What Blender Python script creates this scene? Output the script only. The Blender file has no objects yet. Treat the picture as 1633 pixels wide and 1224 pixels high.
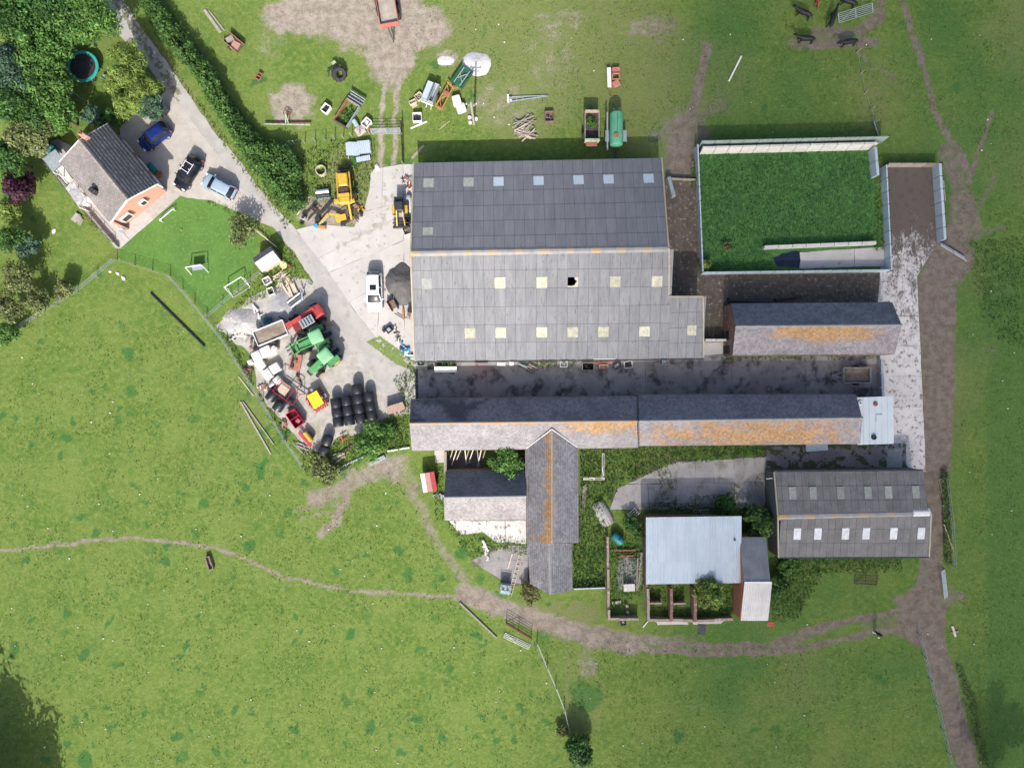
import bpy, math, random
import numpy as np
from mathutils import Vector, Matrix, Quaternion
random.seed(7); RS = np.random.RandomState(11)
scene = bpy.context.scene
col = bpy.data.collections.new("farm"); scene.collection.children.link(col)
# ------------------------------------------------------------------ camera, sky, sun, exposure
HC, S = 78.0, 13.6                       # flying height (m), photo pixels per metre on the ground
cam_d = bpy.data.cameras.new("camera"); cam = bpy.data.objects.new("camera", cam_d); col.objects.link(cam)
cam.location = (0, 0, HC); cam.rotation_euler = (0, 0, 0)
cam_d.sensor_width = 36; cam_d.lens = 36 * HC / (1633 / S); cam_d.clip_start = 1; cam_d.clip_end = 6000
scene.camera = cam
SUN_EL = math.radians(38)
sun_to = Vector((-0.035, -1, 0)).normalized() * math.cos(SUN_EL) + Vector((0, 0, math.sin(SUN_EL)))
w = bpy.data.worlds.new("World"); scene.world = w; w.use_nodes = True
nt = w.node_tree; bg = nt.nodes["Background"]
sky = nt.nodes.new("ShaderNodeTexSky"); sky.sky_type = 'NISHITA'; sky.sun_disc = False
sky.sun_elevation = SUN_EL; sky.sun_rotation = math.radians(182); sky.air_density = 0.8; sky.dust_density = 3.0
nt.links.new(sky.outputs[0], bg.inputs[0]); bg.inputs[1].default_value = 0.15
sd = bpy.data.lights.new("sun", 'SUN'); sd.energy = 4.8; sd.angle = math.radians(0.53); sd.color = (1, 0.955, 0.89)
so = bpy.data.objects.new("sun", sd); col.objects.link(so); so.location = sun_to * 900
so.rotation_euler = (-sun_to).to_track_quat('-Z', 'Y').to_euler()
scene.view_settings.view_transform = 'Standard'; scene.view_settings.look = 'None'
scene.view_settings.exposure = 0.55; scene.view_settings.gamma = 1
scene.render.engine = 'CYCLES'
scene.cycles.max_bounces = 5; scene.cycles.transparent_max_bounces = 8

# ------------------------------------------------------------------ helpers
def W(px, py, h=0.0):
    k = (HC - h) / HC / S
    return Vector(((px - 816.5) * k, (612 - py) * k, h))
def G(px, py): v = W(px, py); return (v.x, v.y)
def ang_of(a, b): return math.atan2(-(b[1] - a[1]), b[0] - a[0])

def vnoise(x, y, seed=0):
    xi = np.floor(x).astype(np.int64); yi = np.floor(y).astype(np.int64); xf = x - xi; yf = y - yi
    def h(a, b):
        n = (a * 374761393 + b * 668265263 + seed * 974711) & 0x7fffffff
        n = ((n ^ (n >> 13)) * 1274126177) & 0x7fffffff
        return ((n ^ (n >> 16)) & 0xffff) / 65535.0
    u = xf * xf * (3 - 2 * xf); v = yf * yf * (3 - 2 * yf)
    return (h(xi, yi) * (1 - u) + h(xi + 1, yi) * u) * (1 - v) + (h(xi, yi + 1) * (1 - u) + h(xi + 1, yi + 1) * u) * v
def fbm(x, y, seed=0, o=4):
    r = 0; a = 0.5; t = 0
    for k in range(o): r = r + a * vnoise(x * 2 ** k, y * 2 ** k, seed + k); t += a; a *= 0.55
    return r / t
def inpoly(x, y, P):
    r = np.zeros(np.shape(x), bool); n = len(P); j = n - 1
    for i in range(n):
        xi, yi = P[i]; xj, yj = P[j]
        c = ((yi > y) != (yj > y)) & (x < (xj - xi) * (y - yi) / ((yj - yi) or 1e-9) + xi)
        r ^= c; j = i
    return r
def pldist(x, y, P):
    d = np.full(np.shape(x), 1e9)
    for (ax, ay), (bx, by) in zip(P[:-1], P[1:]):
        dx, dy = bx - ax, by - ay; L = dx * dx + dy * dy or 1e-9
        t = np.clip(((x - ax) * dx + (y - ay) * dy) / L, 0, 1)
        d = np.minimum(d, np.hypot(x - ax - t * dx, y - ay - t * dy))
    return d

# ------------------------------------------------------------------ materials
MATS = {}
def M(name, c1, c2=None, rough=0.8, metal=0.0, scale=2.0, var=0.5, bump=0.0, bscale=None, rnd=0.0, attr=False, spec=0.4,
      c3=None, t3=0.62, s3=1.2, trans=0.0, stretch=None, e3=.05):
    if name in MATS: return MATS[name]
    m = bpy.data.materials.new(name); m.use_nodes = True; t = m.node_tree; b = t.nodes["Principled BSDF"]; L = t.links.new
    b.inputs["Roughness"].default_value = rough; b.inputs["Metallic"].default_value = metal
    b.inputs["Specular IOR Level"].default_value = spec
    geo = t.nodes.new("ShaderNodeNewGeometry"); pos = geo.outputs["Position"]
    if stretch:
        mp = t.nodes.new("ShaderNodeMapping"); mp.inputs["Scale"].default_value = stretch; L(pos, mp.inputs[0]); pos = mp.outputs[0]
    def noise(s, det=6):
        n = t.nodes.new("ShaderNodeTexNoise"); n.inputs["Scale"].default_value = s; n.inputs["Detail"].default_value = det
        n.inputs["Roughness"].default_value = 0.65; L(pos, n.inputs["Vector"]); return n.outputs["Fac"]
    def mix(f, a, bb, mode='MIX'):
        x = t.nodes.new("ShaderNodeMix"); x.data_type = 'RGBA'; x.blend_type = mode
        for s, v in ((x.inputs[0], f), (x.inputs[6], a), (x.inputs[7], bb)):
            if hasattr(v, 'is_output'): L(v, s)
            elif isinstance(v, (int, float)): s.default_value = v
            else: s.default_value = (*v, 1)
        return x.outputs[2]
    def ramp(f, a, bb):
        r = t.nodes.new("ShaderNodeMapRange"); r.interpolation_type = 'SMOOTHSTEP'
        L(f, r.inputs[0]); r.inputs[1].default_value = a; r.inputs[2].default_value = bb; return r.outputs[0]
    if attr:
        a = t.nodes.new("ShaderNodeAttribute"); a.attribute_name = "Col"; base = a.outputs["Color"]
        base = mix(ramp(noise(scale), 0.3, 0.7), base, mix(1.0, base, (1 - var,) * 3, 'MULTIPLY'))
    else:
        c2 = c2 or tuple(v * (1 - var) for v in c1)
        base = mix(ramp(noise(scale), 0.32, 0.68), c1, c2)
    if c3: base = mix(ramp(noise(s3), t3 - e3, t3 + e3), base, c3)
    if rnd:
        oi = t.nodes.new("ShaderNodeObjectInfo"); r = t.nodes.new("ShaderNodeMapRange")
        L(oi.outputs["Random"], r.inputs[0]); r.inputs[3].default_value = 1 - rnd; r.inputs[4].default_value = 1 + rnd * 0.6
        cc = t.nodes.new("ShaderNodeCombineColor")
        for k in range(3): L(r.outputs[0], cc.inputs[k])
        base = mix(1.0, base, cc.outputs[0], 'MULTIPLY')
    L(base, b.inputs["Base Color"])
    if bump:
        bp = t.nodes.new("ShaderNodeBump"); bp.inputs["Strength"].default_value = bump; bp.inputs["Distance"].default_value = 0.08
        L(noise(bscale or scale * 4, 4), bp.inputs["Height"]); L(bp.outputs[0], b.inputs["Normal"])
    if trans:
        tr = t.nodes.new("ShaderNodeBsdfTranslucent"); L(base, tr.inputs[0]); mx = t.nodes.new("ShaderNodeMixShader")
        mx.inputs[0].default_value = trans; L(b.outputs[0], mx.inputs[1]); L(tr.outputs[0], mx.inputs[2])
        L(mx.outputs[0], t.nodes["Material Output"].inputs[0])
    MATS[name] = m; return m

CONC = M("concrete", (.48, .455, .43), (.42, .395, .37), scale=.5, c3=(.27, .25, .22), t3=.64, s3=.9, bump=.15, bscale=9, rnd=.1)
CONCG = M("concrete_grey", (.27, .255, .25), (.19, .18, .175), scale=.45, c3=(.12, .115, .11), t3=.62, s3=.7, bump=.15, bscale=9, rnd=.12)
ASPH = M("asphalt", (.385, .365, .34), (.315, .297, .275), scale=.5, c3=(.26, .245, .225), t3=.64, s3=.9, e3=.12, bump=.12, bscale=25)
GRAV = M("gravel", (.41, .385, .35), (.29, .27, .24), scale=1.2, c3=(.27, .26, .17), t3=.62, s3=.5, bump=.3, bscale=14)
DRIVE = M("drive_gravel", (.42, .385, .34), (.34, .31, .27), scale=.8, c3=(.40, .37, .33), t3=.56, s3=6, bump=.25, bscale=16)
MUD = M("mud", (.115, .09, .07), (.07, .055, .043), scale=1.0, rough=.75, c3=(.17, .145, .12), t3=.66, s3=5, bump=.5, bscale=5)
MANURE = M("manure", (.085, .062, .046), (.05, .037, .028), scale=1.6, rough=.8, bump=.5, bscale=8)
ROADC = M("concrete_road_surface", (.30, .285, .275), (.22, .21, .205), scale=.4, c3=(.07, .066, .063), t3=.56, s3=.5, e3=.09, bump=.15, bscale=9, rnd=.1)
STRIPC = M("concrete_soiled", (.58, .555, .535), (.49, .465, .445), scale=.7, c3=(.16, .13, .105), t3=.59, s3=1.7, e3=.07, bump=.2, bscale=9, rnd=.08)
YARDC = M("concrete_yard_surface", (.47, .445, .42), (.41, .385, .36), scale=.5, c3=(.36, .33, .295), t3=.70, s3=.8, e3=.1, bump=.12, bscale=9, rnd=.06)
MUDL = M("mud_lane_surface", (.115, .09, .07), (.07, .055, .043), scale=1.0, rough=.75, c3=(.27, .25, .23), t3=.62, s3=2.4, e3=.08, bump=.5, bscale=5)
APRC = M("concrete_apron_surface", (.36, .34, .325), (.27, .255, .24), scale=.6, c3=(.19, .18, .14), t3=.6, s3=.8, e3=.09, bump=.2, bscale=9, rnd=.14)
MOSS = M("damp_moss", (.09, .115, .045), (.06, .08, .035), scale=2)
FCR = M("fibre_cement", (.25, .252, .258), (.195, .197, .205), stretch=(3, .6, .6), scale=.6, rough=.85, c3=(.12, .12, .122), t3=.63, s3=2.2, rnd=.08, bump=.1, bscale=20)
FCR2 = M("fibre_cement_north_shade", (.182, .188, .205), (.15, .155, .172), stretch=(3, .6, .6), scale=.6, rough=.85, c3=(.20, .205, .21), t3=.62, s3=6, rnd=.07, bump=.1, bscale=20)  # darker, bluer copy of the barn sheeting; north slope shade put into the colour
FCR3 = M("fibre_cement_brown", (.19, .185, .18), (.14, .138, .135), scale=.7, rough=.85, c3=(.26, .255, .24), t3=.62, s3=7, rnd=.08, bump=.1, bscale=20)
LICH = M("lichen_cap", (.36, .24, .10), (.27, .255, .24), scale=1.7, var=.3)
CAPG = M("ridge_cap", (.27, .265, .26), (.2, .2, .2), scale=1.5, c3=(.4, .24, .07), t3=.66, s3=1.0)
SKYL = M("skylight_yellow", (.52, .50, .38), (.34, .325, .24), scale=2.2, rough=.5, rnd=.22)
SKYG = M("skylight_grey", (.36, .37, .33), (.27, .28, .24), scale=3, rough=.5, rnd=.2)
SKYW = M("skylight_white", (.62, .64, .66), (.48, .49, .5), scale=3, rough=.4, rnd=.12)
TIN = M("tin_pale", (.47, .535, .58), (.42, .49, .54), scale=.7, rough=.42, metal=.15, rnd=.05, c3=(.36, .42, .46), t3=.72, s3=1.5)
TIN2 = M("tin_white", (.52, .58, .60), (.48, .535, .56), scale=.5, rough=.45, rnd=.03)
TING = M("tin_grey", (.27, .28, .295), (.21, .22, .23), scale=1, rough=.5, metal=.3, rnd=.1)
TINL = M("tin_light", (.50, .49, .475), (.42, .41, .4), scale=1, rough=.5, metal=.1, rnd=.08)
SLATE = M("slate", (1, 1, 1), attr=True, scale=5, var=.2, rough=.7)
LEAF = M("leaf", (1, 1, 1), attr=True, scale=1.2, var=.2, rough=.6, trans=.42, spec=.25)
BARK = M("bark", (.13, .10, .07), scale=6, bump=.5)
BRICK = M("brick", (.42, .17, .10), (.32, .12, .075), scale=9, var=.3, c3=(.48, .28, .2), t3=.66, s3=3, bump=.2, bscale=30)
BRICKP = M("brick_pale", (.46, .27, .2), (.39, .215, .155), scale=8, c3=(.56, .38, .29), t3=.68, s3=4, bump=.2, bscale=30)
BRICKD = M("brick_dark", (.22, .12, .09), (.15, .09, .07), scale=5, c3=(.3, .26, .22), t3=.6, s3=2, bump=.3, bscale=20)
RENDER = M("render_pale", (.62, .60, .56), (.5, .48, .44), scale=1.5, bump=.1)
GALV = M("galvanised", (.50, .54, .57), (.40, .44, .47), scale=3, rough=.4, metal=.5)
GALVD = M("galvanised_dull", (.34, .38, .40), (.26, .30, .32), scale=3, rough=.5, metal=.3)
WOOD = M("weathered_wood", (.33, .30, .255), (.23, .205, .17), scale=5, rnd=.25, bump=.3)
WOODP = M("pale_wood", (.56, .47, .37), (.45, .36, .27), scale=5, rnd=.2)
WOODD = M("dark_wood", (.11, .085, .065), scale=5, rnd=.2)
RUST = M("rust", (.30, .13, .075), (.19, .085, .05), scale=6, rough=.85, c3=(.38, .2, .12), t3=.62, s3=4)
RUSTO = M("rust_orange", (.45, .20, .075), (.32, .13, .05), scale=6, rough=.8)
BLACK = M("black_plastic", (.018, .02, .024), (.012, .013, .016), scale=2, rough=.36, spec=.5, bump=.6, bscale=5)
RUB = M("rubber", (.035, .035, .036), scale=5, rough=.85)
STEEL = M("dark_steel", (.07, .072, .078), scale=4, rough=.5, metal=.4)
GLASS = M("dark_glass", (.015, .02, .025), scale=1, rough=.08, spec=.7)
WHITE = M("white_paint", (.72, .71, .69), (.62, .61, .58), scale=3, rough=.5)
WBAG = M("white_bag", (.66, .63, .59), (.54, .51, .47), scale=3, rough=.7, bump=.5, bscale=5)
REDP = M("red_paint", (.40, .05, .05), (.31, .045, .045), scale=2, rough=.45, c3=(.2, .12, .09), t3=.64, s3=3, e3=.08)
CRIM = M("crimson_paint", (.34, .015, .04), (.27, .012, .035), scale=2, rough=.4)
YEL = M("yellow_paint", (.55, .36, .04), (.44, .28, .04), scale=3, rough=.5, c3=(.24, .15, .06), t3=.62, s3=4, e3=.09)
YELB = M("yellow_sheet", (.72, .60, .02), (.68, .55, .02), scale=2, rough=.6)
GRN = M("tractor_green", (.075, .28, .10), (.06, .22, .08), scale=2, rough=.4, c3=(.16, .14, .09), t3=.63, s3=3, e3=.09)
GRNP = M("tractor_roof", (.21, .45, .24), (.17, .39, .2), scale=2, rough=.45, c3=(.3, .36, .24), t3=.62, s3=4, e3=.1)
GRNT = M("tanker_green", (.10, .31, .19), (.08, .26, .155), scale=1.5, rough=.5, c3=(.25, .17, .11), t3=.74, s3=.8)
GRND = M("dark_green", (.03, .13, .07), scale=3, rough=.5)
TEAL = M("teal", (.02, .19, .21), (.015, .15, .17), scale=2, rough=.5)
BLUE = M("car_blue", (.010, .028, .15), (.009, .025, .13), scale=.5, rough=.16, metal=.25, spec=.6)
NAVY = M("car_black", (.012, .014, .024), scale=.5, rough=.14, spec=.6)
SILV = M("car_silver", (.42, .52, .60), (.4, .5, .58), scale=.5, rough=.22, metal=.35)
WCAR = M("car_white", (.70, .73, .76), (.67, .7, .73), scale=.5, rough=.22)
SKYB = M("sky_blue", (.05, .33, .68), scale=3, rough=.5)
DIRTL = M("load_earth", (.25, .205, .16), (.19, .15, .115), scale=2, bump=.4)
HEAP = M("heap_dark", (.125, .118, .112), (.085, .08, .077), scale=1.5, bump=.8, bscale=4)
HEAPW = M("heap_white", (.53, .52, .52), (.43, .42, .42), scale=3, bump=.5, bscale=9)
STONE = M("stone", (.55, .53, .48), (.42, .40, .36), scale=6, rnd=.3)
LAWN = M("lawn_grass", (.085, .185, .03), (.065, .15, .024), scale=.45, rough=.9, c3=(.115, .205, .042), t3=.57, s3=3, bump=.35, bscale=14)
PENG = M("pen_grass", (.055, .155, .035), (.03, .105, .024), scale=.4, rough=.9, c3=(.075, .19, .04), t3=.56, s3=1.6, bump=.6, bscale=8)
COWM = M("black_hide", (.014, .014, .016), scale=5, rough=.6)
COWR = M("red_hide", (.28, .06, .03), scale=5, rough=.7)
CLOTH = M("navy_cloth", (.016, .018, .035), scale=9, rough=.9)
SKIN = M("skin", (.5, .3, .22), scale=9, rough=.6)
WATER = M("puddle_water", (.012, .02, .045), scale=1, rough=.05, spec=.6)
DARKI = M("dark_inside", (.02, .018, .016), scale=3, rough=.9)
PATIO = M("patio", (.43, .40, .37), (.35, .325, .3), scale=2, rnd=.12, bump=.15)

# ------------------------------------------------------------------ mesh building
def link(o, parent=None):
    col.objects.link(o)
    if parent: o.parent = parent
    return o
def mesh_obj(name, verts, faces, mat, parent=None, smooth=False):
    me = bpy.data.meshes.new(name); me.from_pydata([tuple(v) for v in verts], [], faces)
    if mat: me.materials.append(mat)
    if smooth: me.polygons.foreach_set("use_smooth", [True] * len(me.polygons))
    return link(bpy.data.objects.new(name, me), parent)
def np_mesh(name, V, F, mat, cols=None, parent=None, smooth=False):
    """V (n,3), F (m,4) quads, cols (n,3)"""
    me = bpy.data.meshes.new(name); V = np.asarray(V, np.float32); F = np.asarray(F, np.int32); k = F.shape[1]
    me.vertices.add(len(V)); me.vertices.foreach_set("co", V.ravel())
    me.loops.add(F.size); me.loops.foreach_set("vertex_index", F.ravel())
    me.polygons.add(len(F)); me.polygons.foreach_set("loop_start", np.arange(0, F.size, k, dtype=np.int32))
    me.polygons.foreach_set("loop_total", np.full(len(F), k, np.int32))
    if smooth: me.polygons.foreach_set("use_smooth", np.ones(len(F), bool))
    me.update(calc_edges=True)
    if cols is not None:
        a = me.color_attributes.new("Col", 'FLOAT_COLOR', 'POINT')
        c = np.ones((len(V), 4), np.float32); c[:, :cols.shape[1]] = cols; a.data.foreach_set("color", c.ravel())
    if mat: me.materials.append(mat)
    return link(bpy.data.objects.new(name, me), parent)
def tag(o, label, cat, group=None):
    o["label"] = label; o["category"] = cat
    if group: o["group"] = group
    return o
def struct(o): o["kind"] = "structure"; return o
def stuff(o): o["kind"] = "stuff"; return o
def thing(name, label, cat, loc, rz=0.0, group=None):
    o = bpy.data.objects.new(name, None); col.objects.link(o); o.empty_display_size = 0.3
    o.location = loc; o.rotation_euler = (0, 0, rz); return tag(o, label, cat, group)
def T(name, label, cat, px, py, deg=0.0, group=None, h=0.0):
    v = W(px, py, h); return thing(name, label, cat, (v.x, v.y, 0), math.radians(deg), group)
def copy_tree(o, parent=None):
    c = o.copy(); col.objects.link(c); c.parent = parent
    for ch in list(o.children): copy_tree(ch, c)
    return c

class MB:
    def __init__(s): s.v = []; s.f = []
    def add(s, v, f):
        n = len(s.v); s.v += [Vector(p) for p in v]; s.f += [tuple(i + n for i in q) for q in f]; return s
    def box(s, x, y, z, sx, sy, sz, rz=0, ry=0, rx=0):
        R = Matrix.Rotation(math.radians(rz), 3, 'Z') @ Matrix.Rotation(math.radians(ry), 3, 'Y') @ Matrix.Rotation(math.radians(rx), 3, 'X')
        c = Vector((x, y, z)); e = min(sx, sy, sz) * .12
        def ring(zz, k): return [c + R @ Vector((a * (sx / 2 - k), b * (sy / 2 - k), zz)) for a, b in ((-1, -1), (1, -1), (1, 1), (-1, 1))]
        v = ring(-sz / 2, 0) + ring(sz / 2 - e, 0) + ring(sz / 2, e)
        f = [(3, 2, 1, 0), (8, 9, 10, 11)]
        for k in (0, 4): f += [(k + i, k + (i + 1) % 4, k + 4 + (i + 1) % 4, k + 4 + i) for i in range(4)]
        return s.add(v, f)
    def cyl(s, p0, p1, r0, r1=None, n=10, cap=True):
        p0 = Vector(p0); p1 = Vector(p1); r1 = r0 if r1 is None else r1; d = (p1 - p0)
        q = d.to_track_quat('Z', 'Y') if d.length > 1e-6 else Quaternion()
        v = []
        for p, r in ((p0, r0), (p1, r1)):
            v += [p + q @ Vector((r * math.cos(2 * math.pi * i / n), r * math.sin(2 * math.pi * i / n), 0)) for i in range(n)]
        f = [(i, (i + 1) % n, n + (i + 1) % n, n + i) for i in range(n)]
        if cap: f += [tuple(range(n - 1, -1, -1)), tuple(range(n, 2 * n))]
        return s.add(v, f)
    def bar(s, p0, p1, wd, ht):
        p0 = Vector(p0); p1 = Vector(p1); d = p1 - p0; q = d.to_track_quat('X', 'Z'); v = []
        for p in (p0, p1):
            v += [p + q @ Vector((0, a * wd / 2, b * ht / 2)) for a, b in ((-1, -1), (1, -1), (1, 1), (-1, 1))]
        return s.add(v, [(3, 2, 1, 0), (4, 5, 6, 7)] + [(i, (i + 1) % 4, 4 + (i + 1) % 4, 4 + i) for i in range(4)])
    def prism(s, P, z0, z1):
        n = len(P); a = sum(P[i][0] * P[(i + 1) % n][1] - P[(i + 1) % n][0] * P[i][1] for i in range(n))
        if a < 0: P = P[::-1]
        v = [(p[0], p[1], z0) for p in P] + [(p[0], p[1], z1) for p in P]
        return s.add(v, [tuple(range(n - 1, -1, -1)), tuple(range(n, 2 * n))] + [(i, (i + 1) % n, n + (i + 1) % n, n + i) for i in range(n)])
    def loft(s, rings, caps=True):
        n = len(rings[0]); v = [p for r in rings for p in r]; f = []
        for k in range(len(rings) - 1):
            f += [(k * n + i, k * n + (i + 1) % n, (k + 1) * n + (i + 1) % n, (k + 1) * n + i) for i in range(n)]
        if caps: f += [tuple(range(n - 1, -1, -1)), tuple(range((len(rings) - 1) * n, len(rings) * n))]
        return s.add(v, f)
    def lathe(s, c, axis, prof, n=16, caps=True):
        c = Vector(c); q = Vector(axis).to_track_quat('Z', 'Y')
        return s.loft([[c + q @ Vector((r * math.cos(2 * math.pi * i / n), r * math.sin(2 * math.pi * i / n), a)) for i in range(n)] for r, a in prof], caps)
    def open_box(s, x, y, z, sx, sy, sz, t=.05, rz=0):
        R = Matrix.Rotation(math.radians(rz), 3, 'Z'); o = Vector((x, y, z))
        for dx, dy, ax, ay in ((0, sy / 2 - t / 2, sx, t), (0, -sy / 2 + t / 2, sx, t), (sx / 2 - t / 2, 0, t, sy - 2 * t), (-sx / 2 + t / 2, 0, t, sy - 2 * t)):
            p = o + R @ Vector((dx, dy, sz / 2)); s.box(p.x, p.y, p.z, ax, ay, sz, rz)
        p = o + Vector((0, 0, t / 2)); s.box(p.x, p.y, p.z, sx - 2 * t, sy - 2 * t, t, rz); return s
    def build(s, name, mat, parent=None, smooth=False):
        o = mesh_obj(name, s.v, s.f, mat, parent, smooth)
        if smooth:
            try: o.data.set_sharp_from_angle(angle=math.radians(40))
            except Exception: pass
        return o
def wheel(root, x, y, z, R, wd, rim=None, ax=(0, 1, 0)):
    t = MB().lathe((x, y, z), ax, [(R * .55, -wd / 2), (R * .9, -wd / 2), (R, -wd * .36), (R, wd * .36), (R * .9, wd / 2), (R * .55, wd / 2)], 18).build("wheel", RUB, root, True)
    MB().lathe((x, y, z), ax, [(R * .2, -wd * .54), (R * .56, -wd * .51), (R * .56, wd * .51), (R * .2, wd * .54)], 14).build("rim", rim or GALVD, t, True)
    return t
def tread(root_t, x, y, z, R, wd, n=18):
    m = MB()
    for k in range(n):
        a = 2 * math.pi * k / n
        m.box(x + (R + .015) * math.cos(a), y + (.12 * wd if k % 2 else -.12 * wd), z + (R + .015) * math.sin(a), .05, wd * .7, .07, 0, -math.degrees(a))
    return stuff(m.build("tread", RUB, root_t))

def clip(P, a, b, c):
    out = []
    for i in range(len(P)):
        p, q = P[i], P[(i + 1) % len(P)]; dp = a * p[0] + b * p[1] + c; dq = a * q[0] + b * q[1] + c
        if dp >= 0: out.append(p)
        if dp * dq < 0: t = dp / (dp - dq); out.append((p[0] + t * (q[0] - p[0]), p[1] + t * (q[1] - p[1])))
    return out
def ragged(P, step=.5, amp=.12, seed=1):
    out = []
    for i in range(len(P)):
        p, q = P[i], P[(i + 1) % len(P)]; L = math.hypot(q[0] - p[0], q[1] - p[1]); n = max(1, int(L / step))
        nx, ny = (q[1] - p[1]) / (L or 1), -(q[0] - p[0]) / (L or 1)
        for k in range(n):
            t = k / n; x = p[0] + t * (q[0] - p[0]); y = p[1] + t * (q[1] - p[1])
            d = (fbm(np.array([x * .9]), np.array([y * .9]), seed, 3)[0] - .5) * 4 * amp
            out.append((x + nx * d, y + ny * d))
    return out
def sheet(name, pts, mat, z, amp=.12, cuts=(), gap=.03, thick=.0, step=.5, part="slab"):
    """a ground sheet from photo pixels; cuts = pixel lines that divide it into slabs"""
    P = [G(*p) for p in pts]
    if not cuts:
        P = ragged(P, step, amp); o = mesh_obj(name, [(x, y, z) for x, y in P], [tuple(range(len(P)))], mat)
        import bmesh
        bm = bmesh.new(); bm.from_mesh(o.data); bmesh.ops.triangulate(bm, faces=bm.faces[:]); bmesh.ops.recalc_face_normals(bm, faces=bm.faces[:])
        for f in bm.faces:
            if f.normal.z < 0: f.normal_flip()
        bm.to_mesh(o.data); bm.free(); return struct(o)
    pcs = [P]
    for a, b in cuts:
        (ax, ay), (bx, by) = G(*a), G(*b); L = math.hypot(bx - ax, by - ay); A, B = (by - ay) / L, -(bx - ax) / L; C = -(A * ax + B * ay); n2 = []
        for q in pcs:
            for s in (1, -1):
                c = clip(q, A * s, B * s, C * s - gap / 2)
                if len(c) > 2 and abs(sum(c[i][0] * c[(i + 1) % len(c)][1] - c[(i + 1) % len(c)][0] * c[i][1] for i in range(len(c)))) > .6: n2.append(c)
        pcs = n2
    root = struct(sheet(name, pts, MUD, z - .012, amp, step=step))
    for k, q in enumerate(pcs):
        q = ragged(q, .7, .03 if amp < .2 else .06, 5 + k); b = MB().prism(q, z - .008, z + random.uniform(0, .012)); b.build(part, mat, root)
    return root
def cell_sheet(name, pts, mat, z, fn, cell=.15):
    P = np.array([G(*p) for p in pts]); x0, y0 = P.min(0); x1, y1 = P.max(0)
    xs = np.arange(x0, x1, cell); ys = np.arange(y0, y1, cell); X, Y = np.meshgrid(xs, ys)
    px = X * S + 816.5; py = 612 - Y * S
    k = inpoly(X + cell / 2, Y + cell / 2, P) & (fn(X, Y, px, py) > 0)
    ii, jj = np.nonzero(k); nx = len(xs) + 1
    GX, GY = np.meshgrid(np.append(xs, xs[-1] + cell), np.append(ys, ys[-1] + cell))
    GX = GX + (vnoise(GX * 9, GY * 9, 3) - .5) * cell * .9; GY = GY + (vnoise(GX * 9, GY * 9, 4) - .5) * cell * .9
    V = np.stack([GX.ravel(), GY.ravel(), np.full(GX.size, z)], 1)
    a = ii * nx + jj; F = np.stack([a, a + 1, a + nx + 1, a + nx], 1)
    u, inv = np.unique(F, return_inverse=True)
    return struct(np_mesh(name, V[u], inv.reshape(F.shape), mat))

# ------------------------------------------------------------------ foliage
def leaf_mesh(name, P, D, size, C, parent=None, mat=None, aspect=.55):
    """diamond leaves: P centres, D facing normals, size (n,), C colours"""
    n = len(P); D = D / (np.linalg.norm(D, axis=1, keepdims=True) + 1e-9)
    r = RS.normal(size=(n, 3)); A = np.cross(D, r); A /= (np.linalg.norm(A, axis=1, keepdims=True) + 1e-9); B = np.cross(D, A)
    s = size[:, None]; fold = D * s * .12
    V = np.stack([P - A * s, P - B * s * aspect - fold, P + A * s, P + B * s * aspect - fold], 1).reshape(-1, 3)
    F = np.arange(4 * n).reshape(n, 4)
    return np_mesh(name, V, F, mat or LEAF, np.repeat(C, 4, 0), parent)
def pal(n, cols, var=.25):
    c = np.array(cols)[RS.randint(0, len(cols), n)]; k = 1 + RS.uniform(-var, var, (n, 1)); return c * k
DK = [(0.05, 0.121, 0.031), (0.071, 0.163, 0.04), (0.04, 0.099, 0.028), (0.099, 0.199, 0.043)]
MID = [(0.085, 0.192, 0.043), (0.121, 0.241, 0.05), (0.064, 0.149, 0.035), (0.156, 0.27, 0.064)]
YG = [(0.227, 0.305, 0.064), (0.27, 0.341, 0.078), (0.17, 0.248, 0.057), (0.128, 0.199, 0.05)]
OLV = [(0.142, 0.177, 0.064), (0.199, 0.22, 0.085), (0.099, 0.135, 0.05), (0.241, 0.256, 0.106)]
BLG = [(0.085, 0.156, 0.099), (0.114, 0.199, 0.121), (0.064, 0.121, 0.078)]
PUR = [(0.064, 0.023, 0.043), (0.099, 0.035, 0.06), (0.043, 0.017, 0.031)]
def crown_pts(n, r, rz, clumps=26, cs=.34, seed=None):
    u = RS.normal(size=(clumps, 3)); u[:, 2] = np.abs(u[:, 2]) * .9 - .25; u /= np.linalg.norm(u, axis=1, keepdims=True)
    c = u * (RS.uniform(.25, .82, (clumps, 1))); cr = RS.uniform(.6, 1.25, clumps) * cs
    k = RS.randint(0, clumps, n); d = RS.normal(size=(n, 3)); d /= np.linalg.norm(d, axis=1, keepdims=True)
    P = c[k] + d * (cr[k] * RS.uniform(.55, 1.05, n))[:, None]; D = d + np.array([0, 0, .5]) + RS.normal(size=(n, 3)) * .45
    tone = RS.uniform(.72, 1.25, clumps)[k]
    return P * np.array([r, r, rz]), D, tone
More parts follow.
